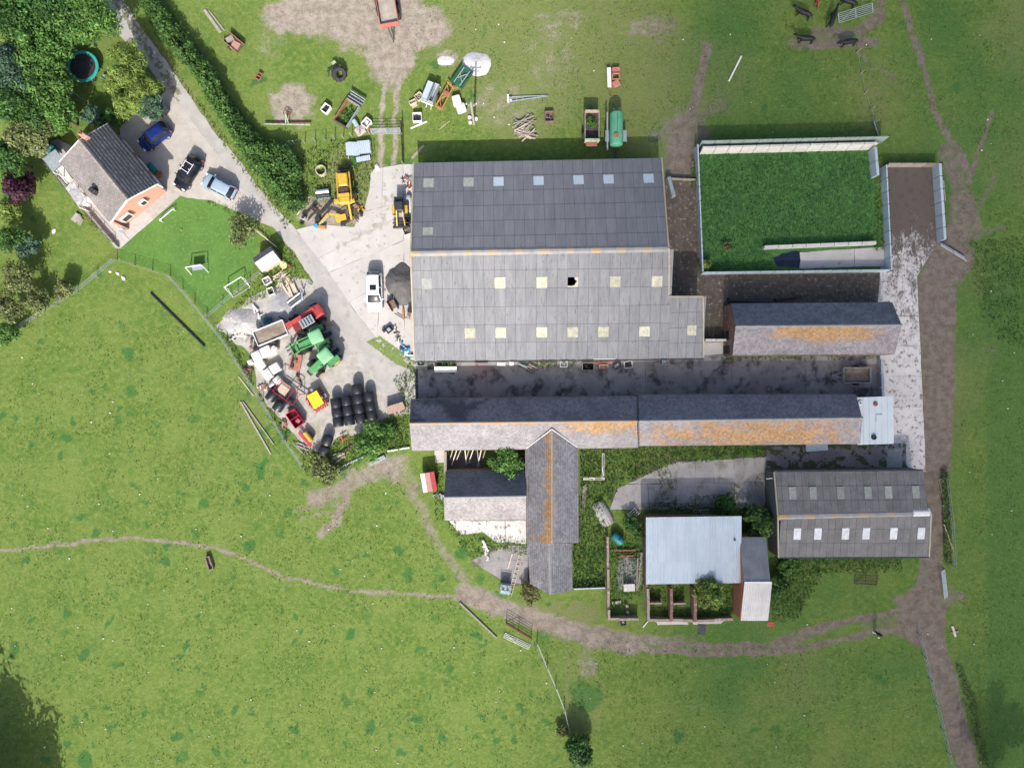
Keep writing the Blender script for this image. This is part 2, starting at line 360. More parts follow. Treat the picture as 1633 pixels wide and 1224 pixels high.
def tree(name, label, px, py, r, h, cols, n=2200, ls=.2, cat="tree", clumps=26, cs=.34, group=None, zc=None, aspect=.55, rz=None, trunk=True):
    zc = zc or h * .62; rz = rz or h - zc; v = W(px, py, zc + rz * .3); root = thing(name, label, cat, (v.x, v.y, 0), RS.uniform(0, 6), group)
    P, D, tone = crown_pts(n, r, rz, clumps, cs); P[:, 2] += zc; P[:, 2] = np.maximum(P[:, 2], .12)
    leaf_mesh("crown", P, D, RS.uniform(.65, 1.3, n) * ls, pal(n, cols) * 1.22 * tone[:, None], root, aspect=aspect)
    m = MB(); tr = max(.06, r * .05); m.cyl((0, 0, -.1), (0, 0, zc * .8), tr * 1.3, tr * .8, 8)
    for k in range(7):
        a = k * 2.4; b = RS.uniform(.35, .7); e = Vector((math.cos(a) * r * b, math.sin(a) * r * b, zc + rz * RS.uniform(-.1, .5)))
        m.cyl((0, 0, zc * RS.uniform(.35, .75)), e, tr * .55, tr * .12, 6)
    m.build("trunk", BARK, root); return root
def poly_pts(pts, dens, seed=0):
    P = np.array([G(*p) for p in pts]); x0, y0 = P.min(0); x1, y1 = P.max(0); n = int((x1 - x0) * (y1 - y0) * dens)
    x = RS.uniform(x0, x1, n); y = RS.uniform(y0, y1, n); k = inpoly(x, y, P); return x[k], y[k]
def weeds(name, polys, dens, hgt, size, cols, label=None, patchy=.0, tone=.35):
    X = []; Y = []
    for p in polys: x, y = poly_pts(p, dens); X.append(x); Y.append(y)
    x = np.concatenate(X); y = np.concatenate(Y); f = fbm(x * .55, y * .55, 21, 3)
    if patchy: k = f > patchy; x, y, f = x[k], y[k], f[k]
    n = len(x); big = fbm(x * .35 + 7, y * .35, 5, 3)
    z = hgt * (0.25 + 1.3 * big) * RS.uniform(.1, 1, n); P = np.stack([x, y, z + .02], 1)
    D = RS.normal(size=(n, 3)) * .6 + np.array([0, 0, .75])
    C = 1.0 * pal(n, cols) * (1 - tone + 2 * tone * f)[:, None]
    return stuff(leaf_mesh(name, P, D, RS.uniform(.6, 1.3, n) * size, C, aspect=.4))
# ------------------------------------------------------------------ ground with worn tracks
def axis(lo, hi, st): return np.concatenate([[-2500, -900, -400, -200, -120, -90], np.arange(lo, hi + st / 2, st), [90, 120, 200, 400, 900, 2500]])
gx = axis(-66, 66, .3); gy = axis(-51, 51, .3); X, Y = np.meshgrid(gx, gy); PX = X * S + 816.5; PY = 612 - Y * S
wob = (fbm(X * .8, Y * .8, 2, 4) - .5)
QX = PX + wob * 26; QY = PY + (fbm(X * .8 + 50, Y * .8, 9, 4) - .5) * 26
dirt = np.zeros_like(X); lush = np.zeros_like(X); dry = np.zeros_like(X)
def line(m, pts, wd, soft, k=1.0):
    wd, soft = wd * .9, soft * 1.25
    d = pldist(PX + (QX - PX) * .42, PY + (QY - PY) * .42, pts); np.maximum(m, k * np.clip((wd + soft - d) / soft, 0, 1), out=m)
def blob(m, cx, cy, rx, ry, k=1.0, soft=.5):
    d = np.hypot((QX - cx) / rx, (QY - cy) / ry); np.maximum(m, k * np.clip((1 + soft - d) / soft, 0, 1), out=m)
# pale worn ground north of the yard
for a in ((600, 30, 75, 42), (520, 25, 75, 28), (655, 45, 50, 28), (625, 80, 32, 45), (470, 30, 40, 22)): blob(dirt, *a, .95, .6)
blob(dirt, 465, 165, 30, 26, .85, .5); blob(dirt, 512, 340, 36, 20, .95, .4); blob(dirt, 560, 345, 20, 16, .8, .5); blob(dirt, 712, 95, 14, 10, .7); blob(dirt, 425, 70, 20, 20, .35, 1)
line(dirt, [(622, 80), (613, 140), (607, 200), (607, 265)], 2.5, 3.2, .95); line(dirt, [(642, 80), (634, 140), (629, 200), (629, 265)], 2.5, 3.2, .95)
blob(dirt, 800, 170, 40, 25, .4, .8); blob(dirt, 1040, 45, 30, 14, .6, .8); blob(dirt, 890, 30, 28, 12, .5, .8); blob(dirt, 880, 90, 30, 40, .35, .9)
blob(dirt, 1090, 215, 34, 28, .75, .7); line(dirt, [(1125, 75), (1117, 130), (1100, 190), (1085, 260)], 4, 7, .95); line(dirt, [(1085, 225), (1082, 300)], 20, 8)
line(dirt, [(1085, 240), (1130, 170), (1150, 165)], 8, 14, .55)
# cattle paths, top right
line(dirt, [(1265, 72), (1330, 70), (1395, 68)], 4, 7, .8); line(dirt, [(1300, 52), (1370, 52), (1400, 30), (1405, 0)], 6, 9, .8)
line(dirt, [(1366, 80), (1390, 105), (1425, 125)], 2, 5, .6)
line(dirt, [(1438, -5), (1452, 50), (1475, 110), (1490, 180), (1512, 220), (1535, 250), (1545, 280)], 3, 4, .95)
line(dirt, [(1582, 180), (1562, 235), (1545, 290), (1540, 350)], 2, 4, .8); line(dirt, [(1510, 240), (1530, 300), (1525, 370)], 9, 12, .8)
line(dirt, [(1530, 300), (1545, 340), (1550, 370)], 10, 14, .8); line(dirt, [(1550, 372), (1600, 362)], 3, 4, .7); line(dirt, [(1585, 280), (1555, 350)], 2, 4, .6)
# the big mud track down the east side
line(dirt, [(1520, 380), (1500, 430), (1498, 560), (1492, 700), (1485, 760)], 24, 8); blob(dirt, 1520, 420, 28, 30, 1, .4); line(dirt, [(1480, 450), (1480, 560)], 16, 6)
line(dirt, [(1488, 740), (1487, 880), (1482, 960), (1492, 1040), (1520, 1130), (1548, 1240)], 17, 6)
blob(dirt, 1468, 980, 34, 42, 1, .4); blob(dirt, 1520, 950, 20, 8, .7); line(dirt, [(1510, 550), (1590, 560)], 3, 10, .35)
line(dirt, [(1470, 965), (1400, 982), (1330, 992), (1270, 1010), (1230, 1028), (1120, 1030), (1000, 1018), (900, 1005)], 3, 4)
line(dirt, [(1470, 1000), (1390, 1008), (1340, 1020), (1280, 1034), (1230, 1040), (1150, 1042), (1060, 1038), (980, 1030)], 3, 4)
line(dirt, [(1330, 998), (1270, 1022), (1235, 1032)], 3, 5, .8); line(dirt, [(1440, 985), (1380, 1000)], 5, 8, .6)
line(dirt, [(1010, 1028), (930, 1010), (850, 985), (790, 965), (740, 945)], 13, 9, .95); blob(dirt, 935, 1055, 14, 14, .6, .6); line(dirt, [(940, 1030), (930, 1070)], 5, 10, .5)
line(dirt, [(990, 1012), (1110, 1018)], 2, 4, .7)
line(dirt, [(655, 770), (675, 820), (700, 870), (745, 930)], 4, 10, .62); line(dirt, [(640, 735), (660, 790)], 8, 12, .55)
line(dirt, [(0, 878), (60, 872), (140, 862), (210, 858), (300, 866), (360, 878), (400, 895), (450, 920), (500, 930), (560, 942), (620, 944), (690, 948), (740, 955)], 1.2, 3.0, 1.0)
line(dirt, [(560, 755), (550, 800), (530, 835), (510, 850)], 5, 6, .85); line(dirt, [(620, 745), (590, 755), (555, 775), (500, 795)], 9, 9, .8)
line(dirt, [(550, 800), (470, 812)], 2, 5, .6); line(dirt, [(545, 815), (480, 825)], 2, 5, .5); blob(dirt, 620, 745, 26, 18, .85, .5)
line(dirt, [(1065, 445), (1120, 440), (1400, 450)], 6, 8, .9)
dry += np.clip((fbm(X * .06, Y * .06, 31, 4) - .42) * 3.0, 0, .8) * np.where((PX < 900) & (PY > 520), .35, .8)
for a in ((880, 60, 180, 70), (1050, 120, 130, 60), (840, 150, 80, 60)): blob(dry, *a, .7, .9)
blob(dry, 890, 985, 60, 22, .85, .6); blob(dry, 560, 300, 45, 60, .8, .6); blob(dry, 330, 60, 60, 60, .4, .8); blob(dry, 400, 660, 20, 60, .5, .8)
line(dry, [(455, 360), (380, 265), (300, 150), (240, 60)], 5, 7, .9)
rs2 = np.random.RandomState(5)
for k in range(620):
    cx, cy = rs2.uniform(0, 1633), rs2.uniform(0, 1224)
    if rs2.rand() < .75: cx, cy = rs2.uniform(0, 900), rs2.uniform(520, 1224)
    r = rs2.uniform(1.5, 5.5) if k % 4 else rs2.uniform(4, 9.5); m = (abs(PX - cx) < 40) & (abs(PY - cy) < 40)
    d = np.hypot((QX[m] - cx) / (r * rs2.uniform(.7, 1.3)), (QY[m] - cy) / (r * rs2.uniform(.8, 1.5)))
    lush[m] = np.maximum(lush[m], rs2.uniform(.45, 1) * np.clip((1.4 - d) / .7, 0, 1))
lush = np.maximum(lush, np.clip((PX - 1540) / 40, 0, 1) * np.clip((PY - 380) / 30, 0, 1) * .55)
for a in ((935, 1110, 22, 20), (790, 262, 160, 8), (1220, 880, 260, 20)): blob(lush, *a, .6, .6)
lush = np.maximum(lush, .46 * np.clip((PX - 850) / 300, 0, 1) * (.5 + fbm(X * .12, Y * .12, 77, 3)))
grass_m = bpy.data.materials.new("pasture"); grass_m.use_nodes = True
def ground_nodes(m):
    t = m.node_tree; L = t.links.new; b = t.nodes["Principled BSDF"]; b.inputs["Roughness"].default_value = .92; b.inputs["Specular IOR Level"].default_value = .15
    at = t.nodes.new("ShaderNodeAttribute"); at.attribute_name = "Col"; sp = t.nodes.new("ShaderNodeSeparateColor"); L(at.outputs["Color"], sp.inputs[0])
    geo = t.nodes.new("ShaderNodeNewGeometry")
    def noise(s, det=5, off=0):
        mp = t.nodes.new("ShaderNodeMapping"); mp.inputs["Location"].default_value = (off, off * .7, 0); L(geo.outputs["Position"], mp.inputs[0])
        n = t.nodes.new("ShaderNodeTexNoise"); n.inputs["Scale"].default_value = s; n.inputs["Detail"].default_value = det; n.inputs["Roughness"].default_value = .68
        L(mp.outputs[0], n.inputs["Vector"]); return n.outputs["Fac"]
    def mr(f, a, c, lo=0., hi=1.):
        r = t.nodes.new("ShaderNodeMapRange"); r.interpolation_type = 'SMOOTHSTEP'; L(f, r.inputs[0])
        for k, v in ((1, a), (2, c), (3, lo), (4, hi)): r.inputs[k].default_value = v
        return r.outputs[0]
    def mix(f, a, c, mode='MIX'):
        x = t.nodes.new("ShaderNodeMix"); x.data_type = 'RGBA'; x.blend_type = mode
        for s, v in ((x.inputs[0], f), (x.inputs[6], a), (x.inputs[7], c)):
            if hasattr(v, 'is_output'): L(v, s)
            elif isinstance(v, (int, float)): s.default_value = v
            else: s.default_value = (*v, 1)
        return x.outputs[2]
    def mth(op, a, c):
        x = t.nodes.new("ShaderNodeMath"); x.operation = op
        for s, v in ((x.inputs[0], a), (x.inputs[1], c)):
            if hasattr(v, 'is_output'): L(v, s)
            else: s.default_value = v
        return x.outputs[0]
    g = mix(mr(noise(.22), .35, .65), (.098, .165, .03), (.152, .208, .047))
    g = mix(mr(noise(1.7, 6, 9), .42, .66), g, (.182, .232, .06))
    g = mix(mr(noise(4.5, 4, 3), .52, .72), g, (.06, .128, .026))
    g = mix(mr(noise(.75, 5, 27), .52, .68, 0, .65), g, (.072, .15, .03))
    g = mix(mr(noise(14, 3, 5), .35, .7, 0, .7), g, mix(1.0, g, (.55, .6, .5), 'MULTIPLY'))
    def masked(src, s, off, amt, a, c): return mr(mth('ADD', src, mth('MULTIPLY', mth('SUBTRACT', noise(s, 6, off), .5), amt)), a, c)
    g = mix(masked(sp.outputs[2], 1.4, 17, 1.4, .3, 1.0), g, mix(mr(noise(5, 4, 8), .4, .62), (.175, .175, .078), (.13, .165, .05)))
    g = mix(masked(sp.outputs[1], 3.5, 4, .8, .25, .75), g, mix(mr(noise(6, 4, 2), .4, .65), (.04, .115, .026), (.066, .148, .036)))
    d = mix(mr(noise(1.1, 6, 12), .35, .65), (.33, .285, .235), (.205, .17, .135)); d = mix(mr(noise(9, 4, 13), .5, .7), d, (.38, .335, .285))
    d = mix(mr(noise(4, 5, 19), .58, .72), d, (.13, .105, .082)); d = mix(at.outputs['Alpha'], d, mix(1.0, d, (.56, .53, .52), 'MULTIPLY'))
    dm = mr(mth('ADD', sp.outputs[0], mth('ADD', mth('MULTIPLY', mth('SUBTRACT', noise(4.5, 6, 6), .5), 1.3), mth('MULTIPLY', mth('SUBTRACT', noise(.6, 5, 16), .5), 1.3))), .18, .95); out = mix(dm, g, d); L(out, b.inputs["Base Color"])
    bp = t.nodes.new("ShaderNodeBump"); bp.inputs["Strength"].default_value = .55; bp.inputs["Distance"].default_value = .12
    L(mth('ADD', noise(3.2, 5, 1), mth('MULTIPLY', noise(12, 3, 2), .5)), bp.inputs["Height"]); L(bp.outputs[0], b.inputs["Normal"])
ground_nodes(grass_m)
ny, nx = X.shape; V = np.stack([X.ravel(), Y.ravel(), np.zeros(X.size)], 1)
a = (np.arange(ny - 1)[:, None] * nx + np.arange(nx - 1)).ravel(); F = np.stack([a, a + 1, a + nx + 1, a + nx], 1)
mudk = np.clip((PX - 950) / 150, 0, 1) * .9 + .45 * np.clip((PY - 700) / 80, 0, 1) * (PX <= 1000); C = np.stack([dirt.ravel(), lush.ravel(), dry.ravel(), np.clip(mudk, 0, 1).ravel()], 1); isd = dirt.ravel()[F].mean(1) > .52
def sub(name, k):
    u, inv = np.unique(F[k], return_inverse=True); return struct(np_mesh(name, V[u], inv.reshape(-1, 4), grass_m, C[u]))
sub("ground", ~isd); sub("dirt_track", isd)

# ------------------------------------------------------------------ paved areas
sheet("gravel_yard", [(470, 440), (512, 450), (550, 510), (585, 560), (630, 605), (664, 645), (655, 660), (615, 665), (590, 690), (545, 692), (520, 720), (490, 715), (445, 670), (410, 615), (400, 565), (345, 520), (400, 475)], GRAV, .008, .25)
sheet("driveway", [(272, 130), (312, 180), (358, 232), (412, 302), (455, 368), (415, 356), (395, 344), (340, 320), (300, 314), (275, 308), (240, 300), (190, 240), (192, 205), (215, 180), (250, 165)], DRIVE, .008, .15)
sheet("farm_lane", [(148, -12), (190, -12), (225, 45), (262, 95), (300, 150), (335, 200), (380, 255), (425, 315), (472, 366), (522, 430), (562, 490), (602, 540), (640, 567), (668, 582), (668, 640), (640, 640), (612, 622), (570, 572), (537, 520), (503, 455), (470, 405), (420, 345), (372, 285), (330, 225), (290, 170), (262, 140), (240, 112), (208, 75), (172, 35)], ASPH, .014, .1)
cell_sheet("lane_grass_strip", [(178, 0), (200, 0), (240, 70), (290, 150), (285, 165), (262, 130)], M("lane_moss", (.22, .205, .13), (.14, .15, .075), scale=2), .02, lambda x, y, px, py: fbm(x * 3, y * 3, 4, 4) - .5, .1)
YARD = [(592, 270), (640, 262), (664, 262), (664, 580), (640, 567), (602, 540), (562, 490), (522, 430), (472, 366), (505, 358), (565, 362), (582, 330), (590, 300)]
sheet("concrete_yard", YARD, YARDC, .02, .08, [((535, 398), (650, 338)), ((611, 262), (606, 420)), ((500, 445), (640, 385)), ((560, 480), (665, 420)), ((643, 300), (645, 520)), ((590, 335), (660, 318))])
cell_sheet("yard_stain", YARD, GRAV, .038, lambda x, y, px, py: fbm(x * 2.2, y * 2.2, 8, 4) - .72 + .24 * np.clip(1 - pldist(px, py, [(535, 398), (575, 375), (612, 357), (615, 300), (640, 335)]) / 9, 0, 1), .09)
cell_sheet("road_edge_weeds", [(585, 545), (605, 535), (640, 560), (662, 575), (662, 592), (630, 580)], M("verge_turf", (.17, .22, .06), (.11, .16, .04), scale=3, bump=.4), .034, lambda x, y, px, py: fbm(x * 2, y * 2, 8, 4) - .36, .1)
sheet("concrete_road", [(664, 572), (1120, 566), (1404, 562), (1402, 645), (664, 645)], ROADC, .02, .05, [((775, 560), (777, 650)), ((900, 560), (901, 650)), ((1028, 560), (1030, 650)), ((1166, 560), (1168, 650)), ((1285, 560), (1285, 650))])
def soil_strip(m):      # slurry lies thick at the closed north end and thins out southwards
    t = m.node_tree; L = t.links.new; b = t.nodes["Principled BSDF"]; src = b.inputs["Base Color"].links[0].from_socket
    geo = t.nodes.new("ShaderNodeNewGeometry"); sep = t.nodes.new("ShaderNodeSeparateXYZ"); L(geo.outputs["Position"], sep.inputs[0])
    mp = t.nodes.new("ShaderNodeMapping"); mp.inputs["Scale"].default_value = (1, .5, 1); L(geo.outputs["Position"], mp.inputs[0])
    def nz(sc, d):
        n = t.nodes.new("ShaderNodeTexNoise"); n.inputs["Scale"].default_value = sc; n.inputs["Detail"].default_value = d; n.inputs["Roughness"].default_value = .7; L(mp.outputs[0], n.inputs["Vector"]); return n.outputs["Fac"]
    def mth(op, a, c):
        x = t.nodes.new("ShaderNodeMath"); x.operation = op
        for q, v in ((x.inputs[0], a), (x.inputs[1], c)):
            if hasattr(v, 'is_output'): L(v, q)
            else: q.default_value = v
        return x.outputs[0]
    def mr(f, a, c, lo, hi):
        r = t.nodes.new("ShaderNodeMapRange"); r.interpolation_type = 'SMOOTHSTEP'; L(f, r.inputs[0])
        for q, v in ((1, a), (2, c), (3, lo), (4, hi)): r.inputs[q].default_value = v
        return r.outputs[0]
    y = sep.outputs[1]; g1 = mr(y, W(0, 450).y, W(0, 285).y, 0, .27); g2 = mr(y, W(0, 600).y, W(0, 470).y, -.05, .04)
    f = mth('ADD', mth('ADD', mth('MULTIPLY', nz(.9, 7), .62), mth('MULTIPLY', nz(5, 4), .38)), mth('ADD', g1, g2))
    mx = t.nodes.new("ShaderNodeMix"); mx.data_type = 'RGBA'; L(mr(f, .49, .66, 0, .95), mx.inputs[0]); L(src, mx.inputs[6]); mx.inputs[7].default_value = (.08, .061, .048, 1); L(mx.outputs[2], b.inputs["Base Color"])
soil_strip(STRIPC)
STRIP = [(1408, 266), (1490, 266), (1496, 386), (1462, 440), (1468, 560), (1476, 752), (1412, 752), (1402, 645), (1400, 560), (1400, 480), (1408, 380)]
sheet("concrete_strip", STRIP, STRIPC, .02, .05, [((1380, y), (1510, y - 2)) for y in (330, 395, 450, 505, 552, 600, 650, 700)])
sheet("mud_lane", [(1060, 283), (1111, 283), (1115, 438), (1408, 432), (1404, 484), (1162, 484), (1158, 566), (1118, 568), (1118, 470), (1064, 473)], MUDL, .016, .1)
sheet("concrete_apron", [(972, 812), (985, 778), (1050, 748), (1075, 736), (1228, 728), (1238, 812), (1130, 808), (1060, 812)], APRC, .018, .4, [((1078, 700), (1078, 830)), ((1108, 700), (1109, 830)), ((1138, 700), (1139, 830)), ((1170, 700), (1172, 830)), ((1203, 700), (1206, 830)), ((1030, 700), (1036, 830)), ((960, 772), (1260, 768))])
sheet("concrete_alley", [(1222, 708), (1444, 706), (1446, 756), (1222, 760)], CONCG, .016, .06, [((1290, 690), (1290, 780)), ((1365, 690), (1366, 780)), ((1414, 690), (1416, 780))])
cell_sheet("alley_moss", [(1222, 708), (1444, 706), (1446, 756), (1222, 760)], MOSS, .034, lambda x, y, px, py: fbm(x * 1.6, y * 1.6, 8, 5) - .58 + .14 * np.clip((py - 730) / 15, 0, 1) + .2 * np.clip((716 - py) / 5, 0, 1))
sheet("old_footing", [(716, 830), (840, 830), (838, 866), (792, 864), (770, 848), (736, 852)], STRIPC, .02, .2, [((775, 820), (778, 880)), ((806, 820), (806, 880))])
sheet("old_floor", [(752, 892), (800, 872), (842, 868), (842, 930), (806, 928), (770, 905)], CONCG, .02, .45, [((740, 898), (850, 892))])
sheet("old_pad", [(693, 716), (712, 716), (714, 735), (694, 738)], CONC, .02, .1)
sheet("pen_floor", [(1110, 243), (1392, 238), (1410, 400), (1413, 433), (1116, 436)], PENG, .012, .04)
sheet("pen_concrete", [(1275, 402), (1408, 394), (1410, 424), (1275, 428)], CONC, .03, .2, [((1362, 380), (1363, 440))])
sheet("puddle", [(1233, 412), (1248, 404), (1276, 402), (1278, 426), (1240, 424)], WATER, .036, .15)
sheet("patio", [(58, 236), (92, 222), (150, 250), (238, 284), (276, 304), (288, 312), (192, 396), (186, 390)], PATIO, .02, .02, [((60, 300), (200, 190)), ((100, 340), (210, 250)), ((130, 380), (250, 280)), ((180, 350), (230, 410)), ((225, 330), (260, 360))])
sheet("lawn", [(192, 398), (286, 314), (340, 322), (396, 346), (412, 372), (410, 400), (404, 432), (350, 496), (330, 500), (290, 455), (270, 437), (192, 414)], LAWN, .012, .06)
# earth bank of the silage pen etc. are walls below

# ------------------------------------------------------------------ a thin passing cloud (its shade dims the east side)
def cloud():
    n, m = 96, 40; D = 620.0; c = W(1560, 560) + sun_to * D; V = []; F = []
    for j in range(m + 1):
        th = math.pi * j / m
        for i in range(n):
            ph = 2 * math.pi * i / n; x, y, z = math.sin(th) * math.cos(ph), math.sin(th) * math.sin(ph), math.cos(th)
            k = 1 + .25 * (float(fbm(np.array([x * 3 + 9]), np.array([y * 3 + z * 3]), 3, 3)[0]) - .5)
            V.append((c.x + x * 62 * k, c.y + y * 110 * k, c.z + z * 14 * k))
    for j in range(m):
        for i in range(n): F.append((j * n + i, (j + 1) * n + i, (j + 1) * n + (i + 1) % n, j * n + (i + 1) % n))
    mt = bpy.data.materials.new("cloud_vapour"); mt.use_nodes = True; t = mt.node_tree; L = t.links.new; t.nodes.remove(t.nodes["Principled BSDF"])
    tr = t.nodes.new("ShaderNodeBsdfTransparent"); tl = t.nodes.new("ShaderNodeBsdfTranslucent"); tl.inputs[0].default_value = (.95, .95, .96, 1)
    mx = t.nodes.new("ShaderNodeMixShader"); geo = t.nodes.new("ShaderNodeNewGeometry"); sep = t.nodes.new("ShaderNodeSeparateXYZ"); L(geo.outputs["Position"], sep.inputs[0])
    no = t.nodes.new("ShaderNodeTexNoise"); no.inputs["Scale"].default_value = .02; no.inputs["Detail"].default_value = 3; L(geo.outputs["Position"], no.inputs["Vector"])
    mr = t.nodes.new("ShaderNodeMapRange"); mr.interpolation_type = 'SMOOTHSTEP'; ad = t.nodes.new("ShaderNodeMath"); ad.operation = 'MULTIPLY_ADD'
    L(no.outputs["Fac"], ad.inputs[0]); ad.inputs[1].default_value = 22; L(sep.outputs[0], ad.inputs[2])
    L(ad.outputs[0], mr.inputs[0]); x0 = c.x - W(1560, 560).x + 11
    mr.inputs[1].default_value = x0 + W(760, 0).x; mr.inputs[2].default_value = x0 + W(1200, 0).x; mr.inputs[3].default_value = 0; mr.inputs[4].default_value = .5
    L(mr.outputs[0], mx.inputs[0]); L(tr.outputs[0], mx.inputs[1]); L(tl.outputs[0], mx.inputs[2]); L(mx.outputs[0], t.nodes["Material Output"].inputs[0])
    o = struct(mesh_obj("cloud", V, F, mt, smooth=True)); return o
cloud()

# ------------------------------------------------------------------ roofs
_cs = {}
def corr_mesh(wd, ln, mat, pitch=.155, amp=.026):
    key = (round(wd, 2), round(ln, 2), mat.name, pitch)
    if key in _cs: return _cs[key]
    n = max(2, int(wd / pitch)) * 3; V = []; F = []
    for i in range(n + 1):
        x = (wd + (-.02 if 'fibre' in mat.name else .04)) * i / n; z = amp * (1, -.5, -.5)[i % 3] if False else amp * math.cos(2 * math.pi * i / 3.0)
        V += [(x, 0, z), (x, ln, z)]
    for i in range(n): F.append((2 * i, 2 * i + 2, 2 * i + 3, 2 * i + 1))
    me = bpy.data.meshes.new("roof_sheet"); me.from_pydata(V, [], F); me.materials.append(mat); _cs[key] = me; return me
class Slope:
    """eave-left, eave-right, ridge-left, ridge-right as world points; u along the eave, v up the slope"""
    def __init__(s, root, el, er, rl, rr):
        s.root = root; o = Vector(root.location); s.o = el - o; s.x = (er - el); s.L = s.x.length; s.x.normalize()
        up = ((rl + rr) / 2 - (el + er) / 2); s.y = up - s.x * up.dot(s.x); s.H = s.y.length; s.y.normalize(); s.n = s.x.cross(s.y)
        if s.n.z < 0: s.n = -s.n; s.flip = True
        else: s.flip = False
        s.q = [np.array(p - o) for p in (el, er, rl, rr)]
    def at(s, u, v, d=0): return s.o + s.x * u + s.y * v + s.n * d
    def mat4(s, u, v, d=0, tilt=0.0):
        p = s.at(u, v, d); R = Matrix((s.x, s.y, s.x.cross(s.y))).transposed().to_4x4()
        return Matrix.Translation(p) @ R @ Matrix.Rotation(tilt, 4, 'X')
    def sheets(s, cols, rows, mat, sky=(), skym=None, name="roof_sheet", mats=None, over=None, gone=()):
        w = s.L / cols; rl = s.H / rows; sk = {}
        if over is None: over = -.028 if 'fibre' in mat.name else .1
        for u, v, l, mm in sky: sk.setdefault(int(u / w), []).append((v, l, mm))
        for i in range(cols):
            cuts = [(j * rl, rl) for j in range(rows)]
            for v, l, mm in sk.get(i, []):
                n2 = []
                for a, b in cuts:
                    e = a + b
                    if v >= e or v + l <= a: n2.append((a, b)); continue
                    if v - a > .15: n2.append((a, v - a))
                    if e - v - l > .15: n2.append((v + l, e - v - l))
                cuts = n2
                if mm:
                    o = bpy.data.objects.new("skylight", corr_mesh(w, l + .1, mm, .25, .02)); link(o, s.root); o.matrix_local = s.mat4(i * w, v - .05, .035)
            for a, b in cuts:
                m2 = mat if not mats else mats(i * w, a)
                o = bpy.data.objects.new(name, corr_mesh(w, b + (over if a + b < s.H - .05 else 0), m2)); link(o, s.root)
                o.matrix_local = s.mat4(i * w, a, .012 + .006 * (i % 2) + random.uniform(0, .006), -.008 if b > .5 else 0)
    def slates(s, cw, sw, colfn, th=.018, name="slates", mask=None, mat=None):
        nc = int(s.H / cw); ns = int(s.L / sw); V = []; Cc = []
        k, i = np.meshgrid(np.arange(nc), np.arange(-1, ns + 1), indexing='ij'); k = k.ravel(); i = i.ravel()
        u0 = (i + (k % 2) * .5) * sw + RS.uniform(-.012, .012, k.size); u1 = u0 + sw - .012; u0 = np.clip(u0, 0, s.L); u1 = np.clip(u1, 0, s.L)
        v0 = k * cw + RS.uniform(-.012, .012, k.size); v1 = np.minimum(v0 + cw * 1.12, s.H)
        ok = u1 - u0 > .03
        if mask is not None: ok &= mask((u0 + u1) / 2, (v0 + v1) / 2)
        u0, u1, v0, v1 = u0[ok], u1[ok], v0[ok], v1[ok]; n = len(u0); t0 = th * RS.uniform(.8, 1.5, n)
        o, x, y, nn = (np.array(q) for q in (s.o, s.x, s.y, s.n))
        def pt(u, v, d):
            a, b = (u / s.L)[:, None], (v / s.H)[:, None]; q = s.q
            return (q[0] * (1 - a) + q[1] * a) * (1 - b) + (q[2] * (1 - a) + q[3] * a) * b + np.reshape(d, (-1, 1)) * nn
        z = np.zeros(n)
        V = np.stack([pt(u0, v0, t0), pt(u1, v0, t0), pt(u1, v1, z + .003), pt(u0, v1, z + .003), pt(u0, v0, z - .01), pt(u1, v0, z - .01)], 1).reshape(-1, 3)
        b = np.arange(n)[:, None] * 6; F = np.concatenate([b + np.array([0, 1, 2, 3]), b + np.array([4, 5, 1, 0])])
        C = np.repeat(colfn((u0 + u1) / 2, (v0 + v1) / 2, n), 6, 0)
        return stuff(np_mesh(name, V, F, mat or SLATE, C, s.root))
    def deck(s, mat=DARKI, d=-.06, name="roof_deck", holes=()):
        q = [Vector(s.q[i]) + s.n * d for i in (0, 1, 3, 2)]
        if not holes: return mesh_obj(name, q, [(0, 1, 2, 3)], mat, s.root)
        (u0, v0, u1, v1) = holes; A = lambda u, v: s.at(u, v, d); L, H = s.L, s.H
        V = [A(0, 0), A(L, 0), A(L, v0), A(0, v0), A(u0, v0), A(u0, v1), A(0, v1), A(u1, v0), A(L, v1), A(u1, v1), A(L, H), A(0, H)]
        return mesh_obj(name, V, [(0, 1, 2, 3), (3, 4, 5, 6), (7, 2, 8, 9), (6, 8, 10, 11)], mat, s.root)
def ridge(root, a, b, mat, n, r=.16, name="ridge_cap", alt=None):
    o = Vector(root.location); a = a - o; b = b - o
    for k in range(n):
        p = a.lerp(b, k / n); q = a.lerp(b, (k + 1) / n + .004); d = (q - p).normalized(); s = d.cross(Vector((0, 0, 1)))
        e = .012 * (k % 2)
        V = []
        for c in (p, q): V += [c - s * r * 1.5 + Vector((0, 0, -r * .45 + e)), c - s * r * .5 + Vector((0, 0, .05 + e)), c + s * r * .5 + Vector((0, 0, .05 + e)), c + s * r * 1.5 + Vector((0, 0, -r * .45 + e))]
        mesh_obj(name, V, [(0, 1, 5, 4), (1, 2, 6, 5), (2, 3, 7, 6)], alt if alt and k % 3 == 0 else mat, root)
